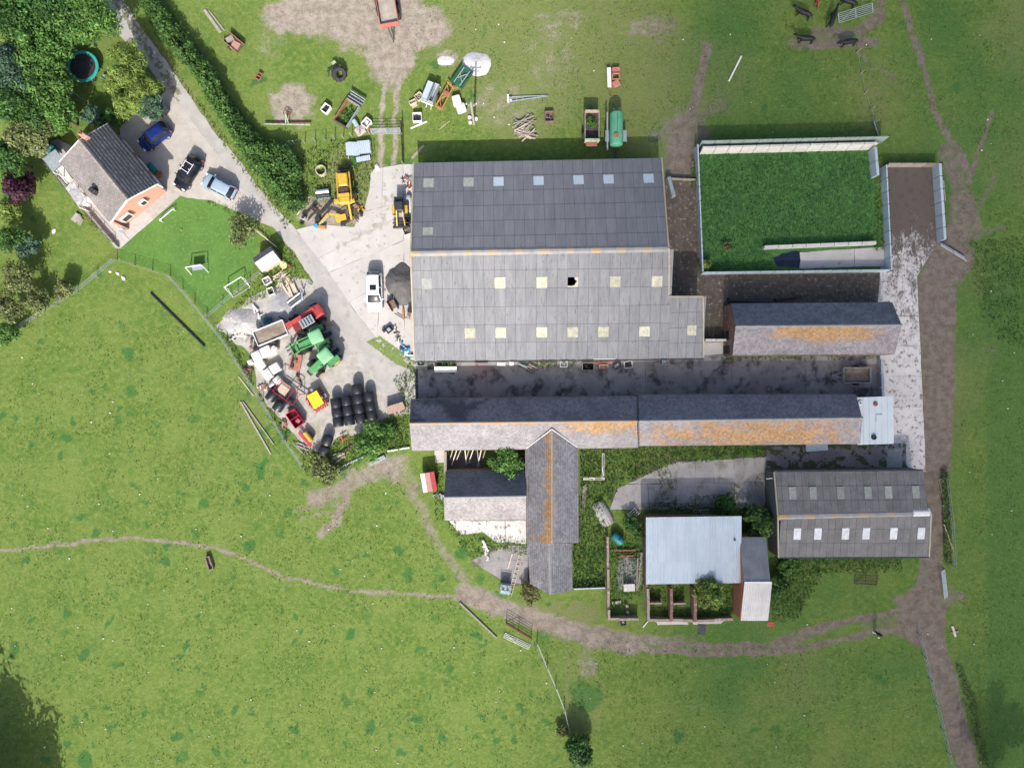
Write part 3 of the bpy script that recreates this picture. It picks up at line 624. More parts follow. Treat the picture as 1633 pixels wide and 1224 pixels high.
def walls(root, P, hs, mat, name="wall", inset=.25, base=-.05):
    """P = eave outline world xy in order, hs = heights; one mesh per side"""
    c = sum((Vector((p.x, p.y, 0)) for p in P), Vector()) / len(P); o = Vector(root.location); Q = []
    for p in P:
        d = Vector((c.x - p.x, c.y - p.y, 0)); Q.append(Vector((p.x, p.y, 0)) + d.normalized() * inset * 1.3)
    n = len(P)
    for i in range(n):
        a, b = Q[i] - o, Q[(i + 1) % n] - o; ha, hb = hs[i] - .09, hs[(i + 1) % n] - .09
        nrm = Vector((b.y - a.y, a.x - b.x, 0)).normalized() * .11
        V = [];
        for s in (1, -1):
            for p, z in ((a, base), (b, base), (b, hb), (a, ha)): V.append((p.x + nrm.x * s, p.y + nrm.y * s, z))
        mesh_obj(name, V, [(0, 1, 2, 3), (7, 6, 5, 4), (0, 4, 5, 1), (1, 5, 6, 2), (2, 6, 7, 3), (3, 7, 4, 0)], mat, root)
def gable(name, label, nw, ne, rw, re, sw, se, he, hr, cat="building", hs=None):
    hs = he if hs is None else hs
    P = dict(nw=W(*nw, he), ne=W(*ne, he), rw=W(*rw, hr), re=W(*re, hr), sw=W(*sw, hs), se=W(*se, hs))
    c = (P['nw'] + P['se']) / 2; root = thing(name, label, cat, (c.x, c.y, 0))
    north = Slope(root, P['nw'], P['ne'], P['rw'], P['re']); south = Slope(root, P['sw'], P['se'], P['rw'], P['re'])
    return root, P, north, south
def slate_col(base, var=.18, lich=None, seed=1, dark=None):
    def f(u, v, n):
        c = np.array(base)[None, :] * (1 + RS.uniform(-var, var, (n, 1))) * (.72 + .56 * fbm(u * .6, v * .9, seed, 4))[:, None]
        if dark is not None:
            d = np.clip((fbm(u * .35, v * .5, seed + 9, 4) - .5) * 7 * dark(u, v), 0, .75)[:, None]; c = c * (1 - d) + np.array([(.05, .053, .066)]) * d
        if lich is not None:
            m = np.clip((lich(u, v) + (fbm(u * 1.1, v * 1.6, seed + 3, 4) - .5) * 1.7 + RS.uniform(-.15, .15, n)) * 1.3 + .2, 0, .78)[:, None]
            c = c * (1 - m) + np.array([(.37, .205, .065)]) * (1 + RS.uniform(-.25, .25, (n, 1))) * m
        return c
    return f

# --- great barn
root, P, N_, S_ = gable("great_barn", "great grey corrugated barn with rows of square skylights beside the concrete yard", (660, 260), (1055, 252), (655, 403), (1066, 396), (661, 575), (1066, 571), 2.7, 5.7)
def usl(sl, px, py, h0, h1, px0, px1):  return (px - px0) / (px1 - px0) * sl.L
N_.deck(holes=()); 
BARN_SK_N = [(690, 0), (752, 1), (801, 2), (851, 2), (914, 2), (976, 2), (1026, 2)]
sk = [((px - 660) / 396 * N_.L, N_.H * .185, 1.05, SKYG if c < 2 else TIN) for px, c in BARN_SK_N] + [((688 - 657) / 405 * N_.L, N_.H * .73, .85, SKYG)]
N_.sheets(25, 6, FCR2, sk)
sk = [((px - 658) / 408 * S_.L, S_.H * (1 - (450 - 400) / 173) - .5, 1.1, m) for px, m in ((688, SKYG), (803, SKYL), (854, SKYL), (918, None), (970, SKYL), (1034, SKYL))]
sk += [((px - 658) / 408 * S_.L, S_.H * (1 - (529 - 400) / 173) - .5, 1.05, SKYL) for px in (754, 804, 855, 918, 968, 1032)]
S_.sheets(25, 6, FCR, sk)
ubr = (918 - 658) / 408 * S_.L; S_.deck(DARKI, -.07, holes=(int(ubr / (S_.L / 25)) * S_.L / 25, S_.H * (1 - 50 / 173) - .5, (int(ubr / (S_.L / 25)) + 1) * S_.L / 25, S_.H * (1 - 50 / 173) + .6)); cw_ = S_.L / 25; ub = int(ubr / cw_) * cw_; vb = S_.H * (1 - 50 / 173) - .5       # the broken skylight leaves an open hole with a ragged rim
mesh_obj("broken_skylight", [S_.at(ub + a, vb + b, .04) for a, b in ((0, 0), (cw_, 0), (cw_, 1.1), (cw_ * .62, 1.1), (cw_ * .7, .8), (cw_ * .9, .68), (cw_ * .72, .4), (cw_ * .62, .2), (cw_ * .2, .14), (0, .2))], [tuple(range(10))], SKYL, root)
ridge(root, P['rw'] + Vector((0, 0, .05)), P['re'] + Vector((0, 0, .05)), CAPG, 30, .26, alt=LICH)
A = Slope(root, W(1066, 571, 2.7), W(1121, 570, 2.7), W(1066, 473, 4.45), W(1120, 473, 4.45))
A.sheets(4, 4, FCR, [((1097 - 1066) / 54 * A.L, A.H * .38, 1.05, SKYL)]); A.deck(DARKI, -.07)
walls(root, [W(660, 260, 2.7), W(1055, 252, 2.7), W(1066, 396, 5.7), W(1066, 571, 2.7), W(661, 575, 2.7), W(655, 403, 5.7)], [2.6, 2.6, 5.5, 2.6, 2.6, 5.5], M("barn_block", (.4, .385, .36), scale=1.5), inset=.5)
walls(root, [W(1066, 473, 4.4), W(1120, 473, 4.4), W(1121, 570, 2.7), W(1066, 571, 2.7)], [4.3, 4.3, 2.6, 2.6], MATS["barn_block"], inset=.25)
for (a, b, h0, h1) in (((655, 402), (661, 574), 5.7, 2.7), ((1066.5, 396), (1066.5, 474), 5.75, 4.35), ((660, 260), (655, 402), 2.7, 5.7), ((1055, 252), (1066, 396), 2.7, 5.7), ((1121, 473), (1121.5, 570), 4.45, 2.7), ((1066, 473), (1121, 473), 4.47, 4.47)):
    o = Vector(root.location); MB().bar(W(*a, h0) - o + Vector((0, 0, .06)), W(*b, h1) - o + Vector((0, 0, .06)), .16, .14).build("barge_board", M("barge_lichen", (.37, .35, .29), (.33, .27, .17), scale=1.2), root)
o = Vector(root.location); MB().bar(W(661, 577, 2.6) - o, W(1121, 572.5, 2.6) - o, .14, .12).build("gutter", STEEL, root)
mesh_obj("sliding_door", [W(px, py, h) - o + Vector((0, -.12, 0)) for px, py, h in ((757, 576.5, 0), (778, 576.5, 0), (778, 576.5, 2.3), (757, 576.5, 2.3))], [(0, 1, 2, 3)], REDP, root)

# --- brick barn with lichened slates
root, P, N_, S_ = gable("brick_barn", "red brick barn with slate roof and orange lichen along the ridge", (1165, 484), (1423, 482), (1173, 520), (1438, 518), (1168, 566), (1427, 564), 2.9, 4.5)
SLB, SLW = (.125, .125, .15), (.33, .31, .325)
N_.deck(); S_.deck()
N_.slates(.24, .32, slate_col((.225, .212, .23), lich=lambda u, v: -.95 + 0 * u, seed=2))
S_.slates(.24, .32, slate_col((.225, .212, .23), lich=lambda u, v: -.75 + 1.2 * np.clip((v - .8) / 1.5, 0, 1) * np.clip((u - 2) / 3, 0, 1) * np.clip((18.5 - u) / 5, 0, 1) + .45 * np.exp(-((u - 9.5) / 2.6) ** 2), seed=5))
ridge(root, P['rw'], P['re'], CAPG, 38, .1)
walls(root, [P['nw'], P['ne'], P['re'], P['se'], P['sw'], P['rw']], [2.9, 2.9, 4.4, 2.9, 2.9, 4.4], BRICKD, inset=.12)
o = Vector(root.location); q = W(1161, 535, 1.2) - o
MB().box(q.x - .15, q.y, 1.5, .1, 1.0, 1.0).build("window", DARKI, root); MB().box(q.x - .15, q.y - 1.6, 1.0, .1, .9, 1.9).build("door", DARKI, root)

# --- long slate range
root, P, N_, S_ = gable("long_range", "long low range of farm buildings, slate roof with orange lichen, along the concrete road", (655, 637), (1018, 632), (653, 675), (1016, 671), (657, 718), (1018, 713), 3.0, 4.4)
N_.deck(); S_.deck()
N_.slates(.22, .3, slate_col((.225, .215, .232), lich=lambda u, v: -1.1 + 1.05 * np.clip((u - 9) / 16, 0, 1) * np.clip((v - 1.6) / .9, 0, 1), seed=12, dark=lambda u, v: np.clip((17 - u) / 9, 0, 1)))
S_.slates(.22, .3, slate_col((.232, .218, .228), var=.13, lich=lambda u, v: -.95 + 1.0 * np.clip((u - 4) / 14, 0, 1) * np.clip((v - 1.2) / 1.2, 0, 1) + .42 * np.clip((u - 16) / 6, 0, 1), seed=15))
ridge(root, P['rw'], P['re'], M("ridge_orange", (.36, .2, .07), (.26, .23, .22), scale=1.1), 50, .1)
P1 = P
P = dict(nw=W(1018, 630, 3.1), ne=W(1365, 629, 3.1), rw=W(1018, 671, 4.55), re=W(1375, 666, 4.55), sw=W(1018, 710, 3.1), se=W(1372, 707, 3.1))
N2 = Slope(root, P['nw'], P['ne'], P['rw'], P['re']); S2 = Slope(root, P['sw'], P['se'], P['rw'], P['re']); N2.deck(); S2.deck()
N2.slates(.22, .3, slate_col((.235, .222, .245), lich=lambda u, v: -1.0 + .3 * (u < 6), seed=22))
S2.slates(.22, .3, slate_col((.235, .222, .238), var=.14, lich=lambda u, v: -.22 + .5 * np.exp(-((u - 13) / 12) ** 2) * 1.0 - .5 * np.clip((u - 22.5) / 3, 0, 1) + .3 * np.exp(-((v - 1.4) / .8) ** 2) - .3 * (u < 1.5), seed=25))
ridge(root, P['rw'], P['re'], CAPG, 48, .1)
STONEW = M("stone_wall", (.30, .26, .22), (.22, .17, .14), scale=3, bump=.4, bscale=8)
walls(root, [P1['nw'], P1['ne'], P1['se'], P1['sw'], P1['rw']], [3, 3, 3, 3, 4.3], STONEW, inset=.15)
walls(root, [P['nw'], P['ne'], P['re'], P['se'], P['sw']], [3.1, 3.1, 4.45, 3.1, 3.1], STONEW, inset=.12)
o = Vector(root.location)
MB().bar(W(1017, 632, 3.1) - o, W(1018, 671, 4.6) - o, .12, .12).bar(W(1018, 671, 4.6) - o, W(1019, 711, 3.15) - o, .12, .12).build("verge_flashing", STEEL, root)

# --- white flat roof at its end
r2 = thing("flat_roof_store", "small store with white ribbed flat roof and a tyre on it", "building", (*W(1396, 668).xy, 0)); o = Vector(r2.location)
A = Slope(r2, W(1367, 709, 2.7), W(1425, 707, 2.7), W(1362, 632, 2.9), W(1422, 633, 2.9))
for k in range(6):
    u = A.L * k / 6; q = [A.at(u, 0, 0), A.at(u + A.L / 6, 0, 0), A.at(u + A.L / 6, A.H, 0), A.at(u, A.H, 0)]
    m = MB(); v = [(p + A.n * .05) for p in q] + q; m.add(v, [(0, 1, 2, 3), (7, 6, 5, 4), (0, 4, 5, 1), (2, 6, 7, 3)]); m.bar(A.at(u + .03, 0, .07), A.at(u + .03, A.H, .07), .04, .04); m.build("roof_panel", TIN2, r2)
walls(r2, [W(1362, 632, 2.8), W(1422, 633, 2.8), W(1425, 707, 2.7), W(1367, 709, 2.7)], [2.8, 2.8, 2.6, 2.6], STONEW, inset=.15)
def flat_tyre(px, py, h, label, R=.3, m=RUB):
    v = W(px, py, h); t = thing("tyre", label, "tyre", (v.x, v.y, h)); MB().lathe((0, 0, .1), (0, 0, 1), [(R * .5, -.1), (R * .9, -.1), (R, 0), (R * .9, .1), (R * .5, .1), (R * .5, -.1)], 18, False).build("tyre_body", m, t, True); return t
flat_tyre(1393, 697, 2.8, "black tyre lying on the white flat roof", .29); 
flat_tyre(1371, 642, 2.93, "pale ring lying at the corner of the white flat roof", .24, WHITE)
v = W(1396, 644, 2.95); t = tag(MB().lathe((0, 0, 0), (0, 0, 1), [(.05, 0), (.24, 0), (.25, .08), (.2, .16), (.05, .17)], 14).build("roof_vent", M("dull_red", (.3, .07, .09), scale=4), None, True), "small red round vent cap on the white flat roof", "vent"); t.location = v
v = W(1402, 667, 2.9); t = tag(MB().box(0, 0, .03, .7, .9, .05).build("metal_sheet", TIN2, None), "square white metal sheet lying on the white flat roof", "sheet"); t.location = v
# --- the T wing and its lower end
root = thing("cross_wing", "slate roofed cross wing running south from the long range, orange lichen on ridge", "building", (*W(880, 800).xy, 0))
Wl = Slope(root, W(840, 866, 3.0), W(838, 684, 3.0), W(880, 866, 4.2), W(880, 684, 4.2)); El = Slope(root, W(922, 684, 3.0), W(923, 865, 3.0), W(880, 684, 4.2), W(880, 866, 4.2))
uw = Wl.L * 152 / 182; ue = El.L * 29 / 181          # the north end is cut along the two valleys where it meets the range
Wl.slates(.22, .3, slate_col((.20, .19, .2), lich=lambda u, v: -.85 + 1.3 * np.clip((v - 1.75) / .9, 0, 1) + .75 * (u < .9) + .3 * (u < 5) * np.clip((v - .9), 0, 1), seed=31), mask=lambda u, v: (u < uw) | (v / Wl.H > (u - uw) / (Wl.L - uw)))
El.slates(.22, .3, slate_col((.235, .23, .245), lich=lambda u, v: -1.15 + .8 * np.clip((v - 2.1) / .5, 0, 1) * (u < 6), seed=33), mask=lambda u, v: (u > ue) | (v / El.H > (ue - u) / ue))
o = Vector(root.location)
for e in ((839, 715), (921, 713)): MB().bar(W(*e, 3.06) - o, W(880, 684, 4.27) - o, .1, .05).build("valley_flashing", RENDER, root)
ridge(root, W(880, 686, 4.2), W(880, 866, 4.2), MATS["ridge_orange"], 26, .1)
walls(root, [W(838, 712, 3), W(922, 712, 3), W(923, 865, 3), W(880, 866, 4.2), W(840, 866, 3)], [3, 3, 3, 4.1, 3], STONEW, inset=.14)
root = thing("low_wing", "low grey slate building on the end of the cross wing", "building", (*W(876, 905).xy, 0))
Wl = Slope(root, W(845, 930, 2.4), W(841, 866, 2.4), W(878, 948, 3.4), W(876, 866, 3.4)); El = Slope(root, W(912, 866, 2.4), W(913, 941, 2.4), W(876, 866, 3.4), W(878, 948, 3.4))
Wl.deck(); El.deck(); Wl.slates(.24, .32, slate_col((.225, .215, .225), seed=41)); El.slates(.24, .32, slate_col((.24, .235, .25), seed=43)); ridge(root, W(876, 866, 3.4), W(878, 947, 3.4), CAPG, 12, .09)
walls(root, [W(841, 867, 2.4), W(912, 867, 2.4), W(913, 941, 2.4), W(878, 946, 3.4), W(846, 932, 2.4)], [2.4, 2.4, 2.4, 3.3, 2.4], STONEW, inset=.14)
# --- small slate cowshed
root, P, N_, S_ = gable("slate_cowshed", "small slate cowshed with pale sunlit south slope joined to the cross wing", (711, 751), (839, 750), (708, 793), (839, 791), (709, 829), (839, 829), 2.5, 3.8)
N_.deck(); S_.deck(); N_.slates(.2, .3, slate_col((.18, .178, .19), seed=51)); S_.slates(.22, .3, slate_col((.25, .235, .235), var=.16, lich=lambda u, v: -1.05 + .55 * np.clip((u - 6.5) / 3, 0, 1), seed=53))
ridge(root, P['rw'], P['re'], CAPG, 14, .1); walls(root, [P['nw'], P['ne'], P['se'], P['sw'], P['rw']], [2.5, 2.5, 2.5, 2.5, 3.7], STONEW, inset=.12)
root = thing("roofless_shed", "roofless shed with bare rafters and dark floor behind the slate cowshed", "ruin", (*W(745, 735).xy, 0)); o = Vector(root.location)
for k in range(9):
    px = 722 + k * 6.5; a = W(px, 717, 2.6) - o; b = W(px + random.uniform(-9, 4), 735 + random.uniform(-3, 9), random.uniform(.8, 1.6)) - o; MB().bar(a, b, .1, .1).build("rafter", WOODP if k % 2 else WOOD, root)
for a, b in (((712, 718), (712, 752)), ((712, 751), (770, 751))):
    MB().bar(W(*a) - o + Vector((0, 0, .7)), W(*b) - o + Vector((0, 0, .7)), .3, 1.5).build("wall", STONEW, root)
MB().box(*((W(742, 738) - o).xy), .05, 4.2, 2.2, .04).build("floor", MATS["heap_dark"], root)
# --- south east shed
root, P, N_, S_ = gable("skylight_shed", "grey corrugated shed with two rows of six skylights, white ridge end", (1234, 752), (1473, 750), (1240, 823), (1484, 818), (1241, 888), (1481, 887), 2.9, 3.7)
px6 = (1260, 1299, 1339, 1378, 1418, 1458)
N_.sheets(22, 3, FCR3, [((px - 1236) / 240 * N_.L, N_.H * .36, 1.3, SKYG) for px in px6]); S_.sheets(22, 3, FCR3, [((px + 2 - 1240) / 242 * S_.L, S_.H * .43, 1.25, SKYW) for px in px6]); N_.deck(DARKI, -.35); S_.deck(DARKI, -.35)
ridge(root, P['rw'], P['rw'].lerp(P['re'], .885), CAPG, 15, .3, alt=LICH); ridge(root, P['rw'].lerp(P['re'], .885), P['re'], WHITE, 1, .36)
walls(root, [P['nw'], P['ne'], P['re'], P['se'], P['sw'], P['rw']], [2.9, 2.9, 3.6, 2.9, 2.9, 3.6], M("shed_cladding", (.10, .105, .115), scale=2, stretch=(1, 6, 1)), inset=.12)
o = Vector(root.location); 
for k1, k2 in (('sw', 'rw'), ('nw', 'rw'), ('se', 're')): MB().bar(P[k1] - o + Vector((0, 0, .06)), P[k2] - o + Vector((0, 0, .06)), .14, .14).build("barge_board", MATS["barge_lichen"], root)
MB().bar(P['sw'] - o - Vector((0, .1, .05)), P['se'] - o - Vector((0, .1, .05)), .13, .1).bar(P['nw'] - o + Vector((0, .1, -.05)), P['ne'] - o + Vector((0, .1, -.05)), .13, .1).build("gutter", STEEL, root)
MB().cyl(W(1232, 762, 2.5) - o, W(1232, 762, 0) - o, .06).cyl(W(1232, 762, 2.5) - o, W(1222, 763, 2.4) - o, .05).build("downpipe", WHITE, root)
# --- pale tin shed, ruins, narrow tin building
root = thing("pale_tin_shed", "shed with broad pale blue white tin roof beside roofless brick pens", "building", (*W(1104, 876).xy, 0))
A = Slope(root, W(1030, 931, 2.6), W(1181, 929, 2.6), W(1028, 824, 3.1), W(1180, 823, 3.1)); A.sheets(15, 3, TIN); A.deck(DARKI, -.2)
walls(root, [W(1029, 825, 3.1), W(1180, 824, 3.1), W(1181, 928, 2.6), W(1030, 930, 2.6)], [3, 3, 2.5, 2.5], BRICKD, inset=.4)
MB().lathe(A.at(10, 5.0, .05), (0, 0, 1), [(.05, 0), (.12, 0), (.1, .15), (.02, .16)], 10).build("roof_vent", STEEL, root)
root = thing("narrow_tin_building", "narrow building with grey corrugated roof, pale front slope", "building", (*W(1200, 925).xy, 0))
a = dict(nl=W(1180, 853, 2.7), nr=W(1221, 871, 2.7), rl=W(1187, 928, 4.0), rr=W(1230, 928, 4.0), sl=W(1181, 989, 2.8), sr=W(1224, 989, 2.8))
a['nl'] = W(1180, 856, 2.7); a['nr'] = W(1221, 856, 2.7)
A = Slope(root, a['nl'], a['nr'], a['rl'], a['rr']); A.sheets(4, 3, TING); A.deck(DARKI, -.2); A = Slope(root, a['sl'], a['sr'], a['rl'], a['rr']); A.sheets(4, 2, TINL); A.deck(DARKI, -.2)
walls(root, [a['nl'], a['nr'], a['rr'], a['sr'], a['sl'], a['rl']], [2.7, 2.7, 3.9, 2.8, 2.8, 3.9], BRICK, inset=.12)
o = Vector(root.location); MB().bar(a['rl'] - o + Vector((0, 0, .07)), a['rr'] - o + Vector((0, 0, .07)), .2, .05).build("ridge_flashing", WHITE, root)
q = W(1181, 942, 1) - o; MB().box(q.x + .05, q.y, 1.2, .1, .8, 1.4).build("window", DARKI, root)
def brick_wall(name, label, pts, h, mat, wd=.24, grp=None, cap=None):
    v = W(*pts[0]); r = thing(name, label, "wall", (v.x, v.y, 0), 0, grp); o = Vector(r.location); n = 0
    for p, q in zip(pts[:-1], pts[1:]):
        a, b = W(*p) - o, W(*q) - o; L = (b - a).length; k = max(1, int(L / 1.1)); d = (b - a) / k
        for i in range(k):
            hh = h * (.78 + .4 * float(vnoise(np.array([a.x * 3 + i * 1.7]), np.array([a.y]), 3)[0])); s = a + d * i; e = a + d * (i + 1) + d.normalized() * .004 * (i % 2)
            MB().bar(s + Vector((0, 0, hh / 2)), e + Vector((0, 0, hh / 2)), wd + .006 * (i % 2), hh).build("wall_section", mat, r)
    return r
STB = M("stone_brick", (.33, .27, .22), (.24, .16, .12), scale=4, c3=(.42, .38, .33), t3=.58, s3=3, bump=.4, bscale=10)
brick_wall("ruined_wall", "crumbling brick wall at the west end of the roofless pens", [(1029, 932), (1031, 984)], 1.5, STB, .28)
brick_wall("ruined_wall", "crumbling front wall of the roofless brick pens", [(1031, 984), (1105, 985), (1165, 983)], .9, STB, .3)
brick_wall("ruined_wall", "first brick cross wall from the west inside the roofless pens", [(1066, 932), (1067, 984)], 1.4, BRICKD, .32)
brick_wall("ruined_wall", "brick cross wall beside the yellow green tree in the roofless pens", [(1102, 932), (1104, 984)], 1.6, BRICKD, .36)
brick_wall("ruined_wall", "short brick stub wall in the westmost roofless pen", [(1031, 957), (1053, 957)], 1.0, STB, .2)
brick_wall("ruined_wall", "short brick stub wall in the middle roofless pen", [(1069, 958), (1090, 957)], 1.0, STB, .2)
brick_wall("garden_wall", "old brick wall round the weedy enclosure west of the tin shed", [(967, 852), (968, 920), (969, 982), (1016, 982)], 1.1, STB, .26)
brick_wall("ruined_wall", "dark brick wall along the west side of the pale tin shed", [(1026, 852), (1027, 930)], 1.4, BRICKD, .25)
sheet("pen_slab", [(1046, 988), (1095, 988), (1098, 995), (1048, 996)], CONC, .03, .05); sheet("pen_slab", [(1103, 988), (1160, 984), (1150, 993), (1106, 995)], CONC, .03, .08)
sheet("enclosure_floor", [(984, 892), (1020, 888), (1018, 940), (984, 940)], CONCG, .03, .2)

# --- bungalow
root = thing("bungalow", "brick bungalow with brown grey tiled roof and chimney beside the driveway", "house", (*W(185, 285).xy, 0)); o = Vector(root.location)
he, hr = 3.2, 4.9
ne0, ne1, r0, r1, sw0, sw1 = W(172, 197, he), W(251, 293, he), W(126, 223, hr), W(203, 318, hr), W(95, 258, he), W(176, 355, he)
NE = Slope(root, ne1, ne0, r1, r0); SW = Slope(root, sw0, sw1, r0, r1); NE.deck(); SW.deck()
tc = lambda b, sd: slate_col(b, var=.1, seed=sd)
NE.slates(.36, .33, tc((.25, .222, .205), 61), th=.05, name="roof_tiles"); SW.slates(.36, .33, tc((.225, .203, .194), 63), th=.03, name="roof_tiles")
ridge(root, r0, r1, M("ridge_tile", (.33, .28, .25), scale=4), 24, .11, "ridge_tile")
walls(root, [ne0, ne1, r1, sw1, sw0, r0], [3.1, 3.1, 4.75, 3.1, 3.1, 4.75], BRICKP, inset=.5)
for p, q in ((ne1, r1), (r1, sw1), (ne0, r0), (r0, sw0)): MB().bar(p - o - Vector((0, 0, .08)), q - o - Vector((0, 0, .08)), .1, .2).build("barge_board", WHITE, root)
for p, q in ((ne0, ne1), (sw0, sw1)): MB().bar(p - o - Vector((0, 0, .1)), q - o - Vector((0, 0, .1)), .12, .1).build("gutter", STEEL, root)
gd = (sw1 - ne1); gd.z = 0; gd.normalize(); gn = Vector((-gd.y, gd.x, 0)); gn = gn if gn.x > 0 else -gn; base = (ne1 + sw1) / 2; base.z = 0; gw = (sw1 - ne1).length
for t_, z_, w_, h_ in ((.3, 1.7, 1.3, 1.1), (-.08, 1.9, .8, .9)):
    c = base + gd * gw * t_ - o + gn * -.15; a_ = math.degrees(math.atan2(gd.y, gd.x))
    f = MB().box(c.x, c.y, z_, w_, .26, h_, a_).build("window", WHITE, root); c2 = c + gn * .11; MB().box(c2.x, c2.y, z_, w_ - .25, .1, h_ - .25, a_).build("pane", GLASS, f)
c = W(130, 214, 5.2) - o; ch = MB().box(c.x, c.y, 4.5, .55, 1.0, 1.3, 50).build("chimney", BRICKP, root); MB().lathe((c.x - .1, c.y + .1, 5.2), (0, 0, 1), [(.14, -.1), (.16, .25), (.1, .25), (.1, .1)], 12).build("chimney_pot", RUST, ch)
c = SW.at(SW.L * .62, SW.H * .30, 0); MB().box(c.x, c.y, c.z + .25, .55, .7, 1.1, 50).build("flue", STEEL, root)
for k in range(3):     # windows along the drive side
    c = NE.at(NE.L * (.14 + .3 * k), -.02, 0); c = Vector((c.x, c.y, 0)) ; d = (Vector((c.x, c.y, 0)) + o); a_ = math.degrees(math.atan2(NE.x.y, NE.x.x)); m = MB().box(c.x - .28 * .75, c.y - .28 * .66, 1.7, 1.6, .16, 1.2, a_); m.build("window", WHITE, root)
po = W(88, 275, 2.3) - o      # lean-to on the garden side
q = [W(68, 253, 2.3) - o, W(88, 238, 2.5) - o, W(102, 257, 2.5) - o, W(84, 274, 2.3) - o]
m = MB(); m.add(q + [p - Vector((0, 0, .08)) for p in q], [(0, 1, 2, 3), (7, 6, 5, 4), (0, 4, 5, 1), (1, 5, 6, 2), (2, 6, 7, 3), (3, 7, 4, 0)]); ob = m.build("porch_roof", GALVD, root)
for p in (q[0], q[3]): MB().cyl((p.x, p.y, 0), (p.x, p.y, 2.25), .06).build("porch_post", WHITE, root)
q = [W(84, 274, .5), W(98, 262, .5), W(113, 284, .5), W(102, 298, .5)]; m = MB(); m.prism([(p - o).xy for p in q], .02, .35); m.build("terrace_step", RENDER, root)
q = [W(104, 300, 2.3), W(114, 287, 2.4), W(134, 312, 2.4), W(125, 330, 2.3)]; m = MB(); m.prism([(p - o).xy for p in q], 2.1, 2.25); m.build("porch_roof", M("grey_felt", (.25, .24, .24), (.5, .49, .48), scale=2.5), root)
for p in (q[0], q[3]): p = p - o; MB().cyl((p.x, p.y, 0), (p.x, p.y, 2.1), .06).build("porch_post", WHITE, root)
q = W(135, 318, .8) - o; MB().box(q.x, q.y, .5, 1.2, .9, 1.0, 50).build("door_step", WHITE, root)
q = W(205, 362, .5); gw_ = MB().bar(W(181, 354) - o + Vector((0, 0, .5)), W(206, 366) - o + Vector((0, 0, .5)), .2, 1.0).build("screen_wall", BRICKP, root)

# --- silage pen of panel walls
def panel_wall(label, a, b, h, n, mat, wd=.12, lean=0, name="panel_wall", posts=True, grp=None):
    va, vb = W(*a), W(*b); r = thing(name, label, "wall", (va.x, va.y, 0), 0, grp); d = vb - va; x = d.normalized(); s = Vector((-x.y, x.x, 0))
    for k in range(n):
        p = d * (k / n) + x * .03; q = d * ((k + 1) / n) - x * .03
        m = MB(); t = s * lean; V = []
        for c in (p, q):
            for sg, z, off in ((-1, 0, 0), (1, 0, 0), (1, h, 1), (-1, h, 1)): V.append(c + s * sg * wd / 2 + t * off + Vector((0, 0, z)))
        m.add(V, [(3, 2, 1, 0), (4, 5, 6, 7)] + [(i, (i + 1) % 4, 4 + (i + 1) % 4, 4 + i) for i in range(4)]); m.build("panel", mat, r)
    if posts:
        for k in range(n + 1): p = d * (k / n); MB().bar(p + s * (wd / 2 + .06) * (1 if posts is True else posts), p + s * ((wd / 2 + .06) * (1 if posts is True else posts)) + s * lean + Vector((0, 0, h + .1)), .1, .1).build("post", STEEL, r)
    return r
PANW = M("panel_white", (.60, .585, .54), (.50, .48, .44), scale=1.5, rnd=.06, bump=.1); PANG = M("panel_grey", (.40, .44, .46), (.32, .36, .385), scale=2, rnd=.1, rough=.6)
PANB = M("panel_blue", (.44, .51, .55), (.38, .45, .49), scale=2, rnd=.08, rough=.5)
panel_wall("long white concrete panel wall on the north side of the grassy pen, mesh fence above", (1115, 245), (1390, 238), 1.4, 13, PANW, .2, .25)
panel_wall("green netting windbreak above the white north wall of the grassy pen", (1112, 236), (1404, 229), 1.9, 13, M("netting", (.20, .27, .24), (.26, .33, .3), scale=2), .05, .15, "windbreak")
panel_wall("pale panel wall on the west side of the grassy pen", (1108, 236), (1116, 436), 1.3, 9, PANB, .14, 0)
panel_wall("white panel wall inside the east side of the grassy pen", (1386, 241), (1390, 285), 1.4, 2, PANB, .3, 0, posts=False)
panel_wall("pale panel wall on the east side of the grassy pen by the concrete strip", (1404, 268), (1412, 434), 1.3, 8, PANB, .14, 0)
panel_wall("pale panel wall on the south side of the grassy pen", (1116, 437), (1412, 433), 1.1, 13, PANB, .16, 0)
panel_wall("low white kerb wall crossing the south end of the grassy pen", (1215, 396), (1392, 389), .8, 8, PANW, .34, 0, posts=False)
panel_wall("pale sheeted fence along the east side of the concrete strip", (1488, 266), (1496, 386), 1.3, 6, PANB, .3, 0)
panel_wall("weathered board fence across the north end of the concrete strip", (1408, 266), (1490, 266), 1.2, 4, WOOD, .12, 0)
panel_wall("white concrete block wall joining the great barn and brick barn", (1120, 543), (1154, 543), 1.2, 2, RENDER, .25, 0, posts=False)
sheet("block_floor", [(1121, 546), (1156, 546), (1157, 564), (1121, 566)], CONC, .034, .03)
panel_wall("low timber barrier across the mud lane at the barn corner", (1064, 286), (1108, 288), .5, 2, WOOD, .12, 0)
panel_wall("pale steel barrier across the end of the concrete road", (1400, 572), (1402, 640), .9, 3, GALV, .3, 0, posts=False)
panel_wall("white timber kerb along the west end of the long range", (618, 719), (654, 713), .3, 2, WHITE, .16, 0, posts=False)
panel_wall("pale rail between the low wing and the walled enclosure", (914, 936), (964, 934), .7, 2, GALV, .14, 0)
panel_wall("retaining wall of pale stone along the bungalow terrace", (56, 236), (190, 396), .5, 16, PATIO, .25, 0, posts=False)
panel_wall("steel road grid strip at the west end of the concrete road", (664, 588), (665, 636), .06, 2, STEEL, .35, 0, posts=False)
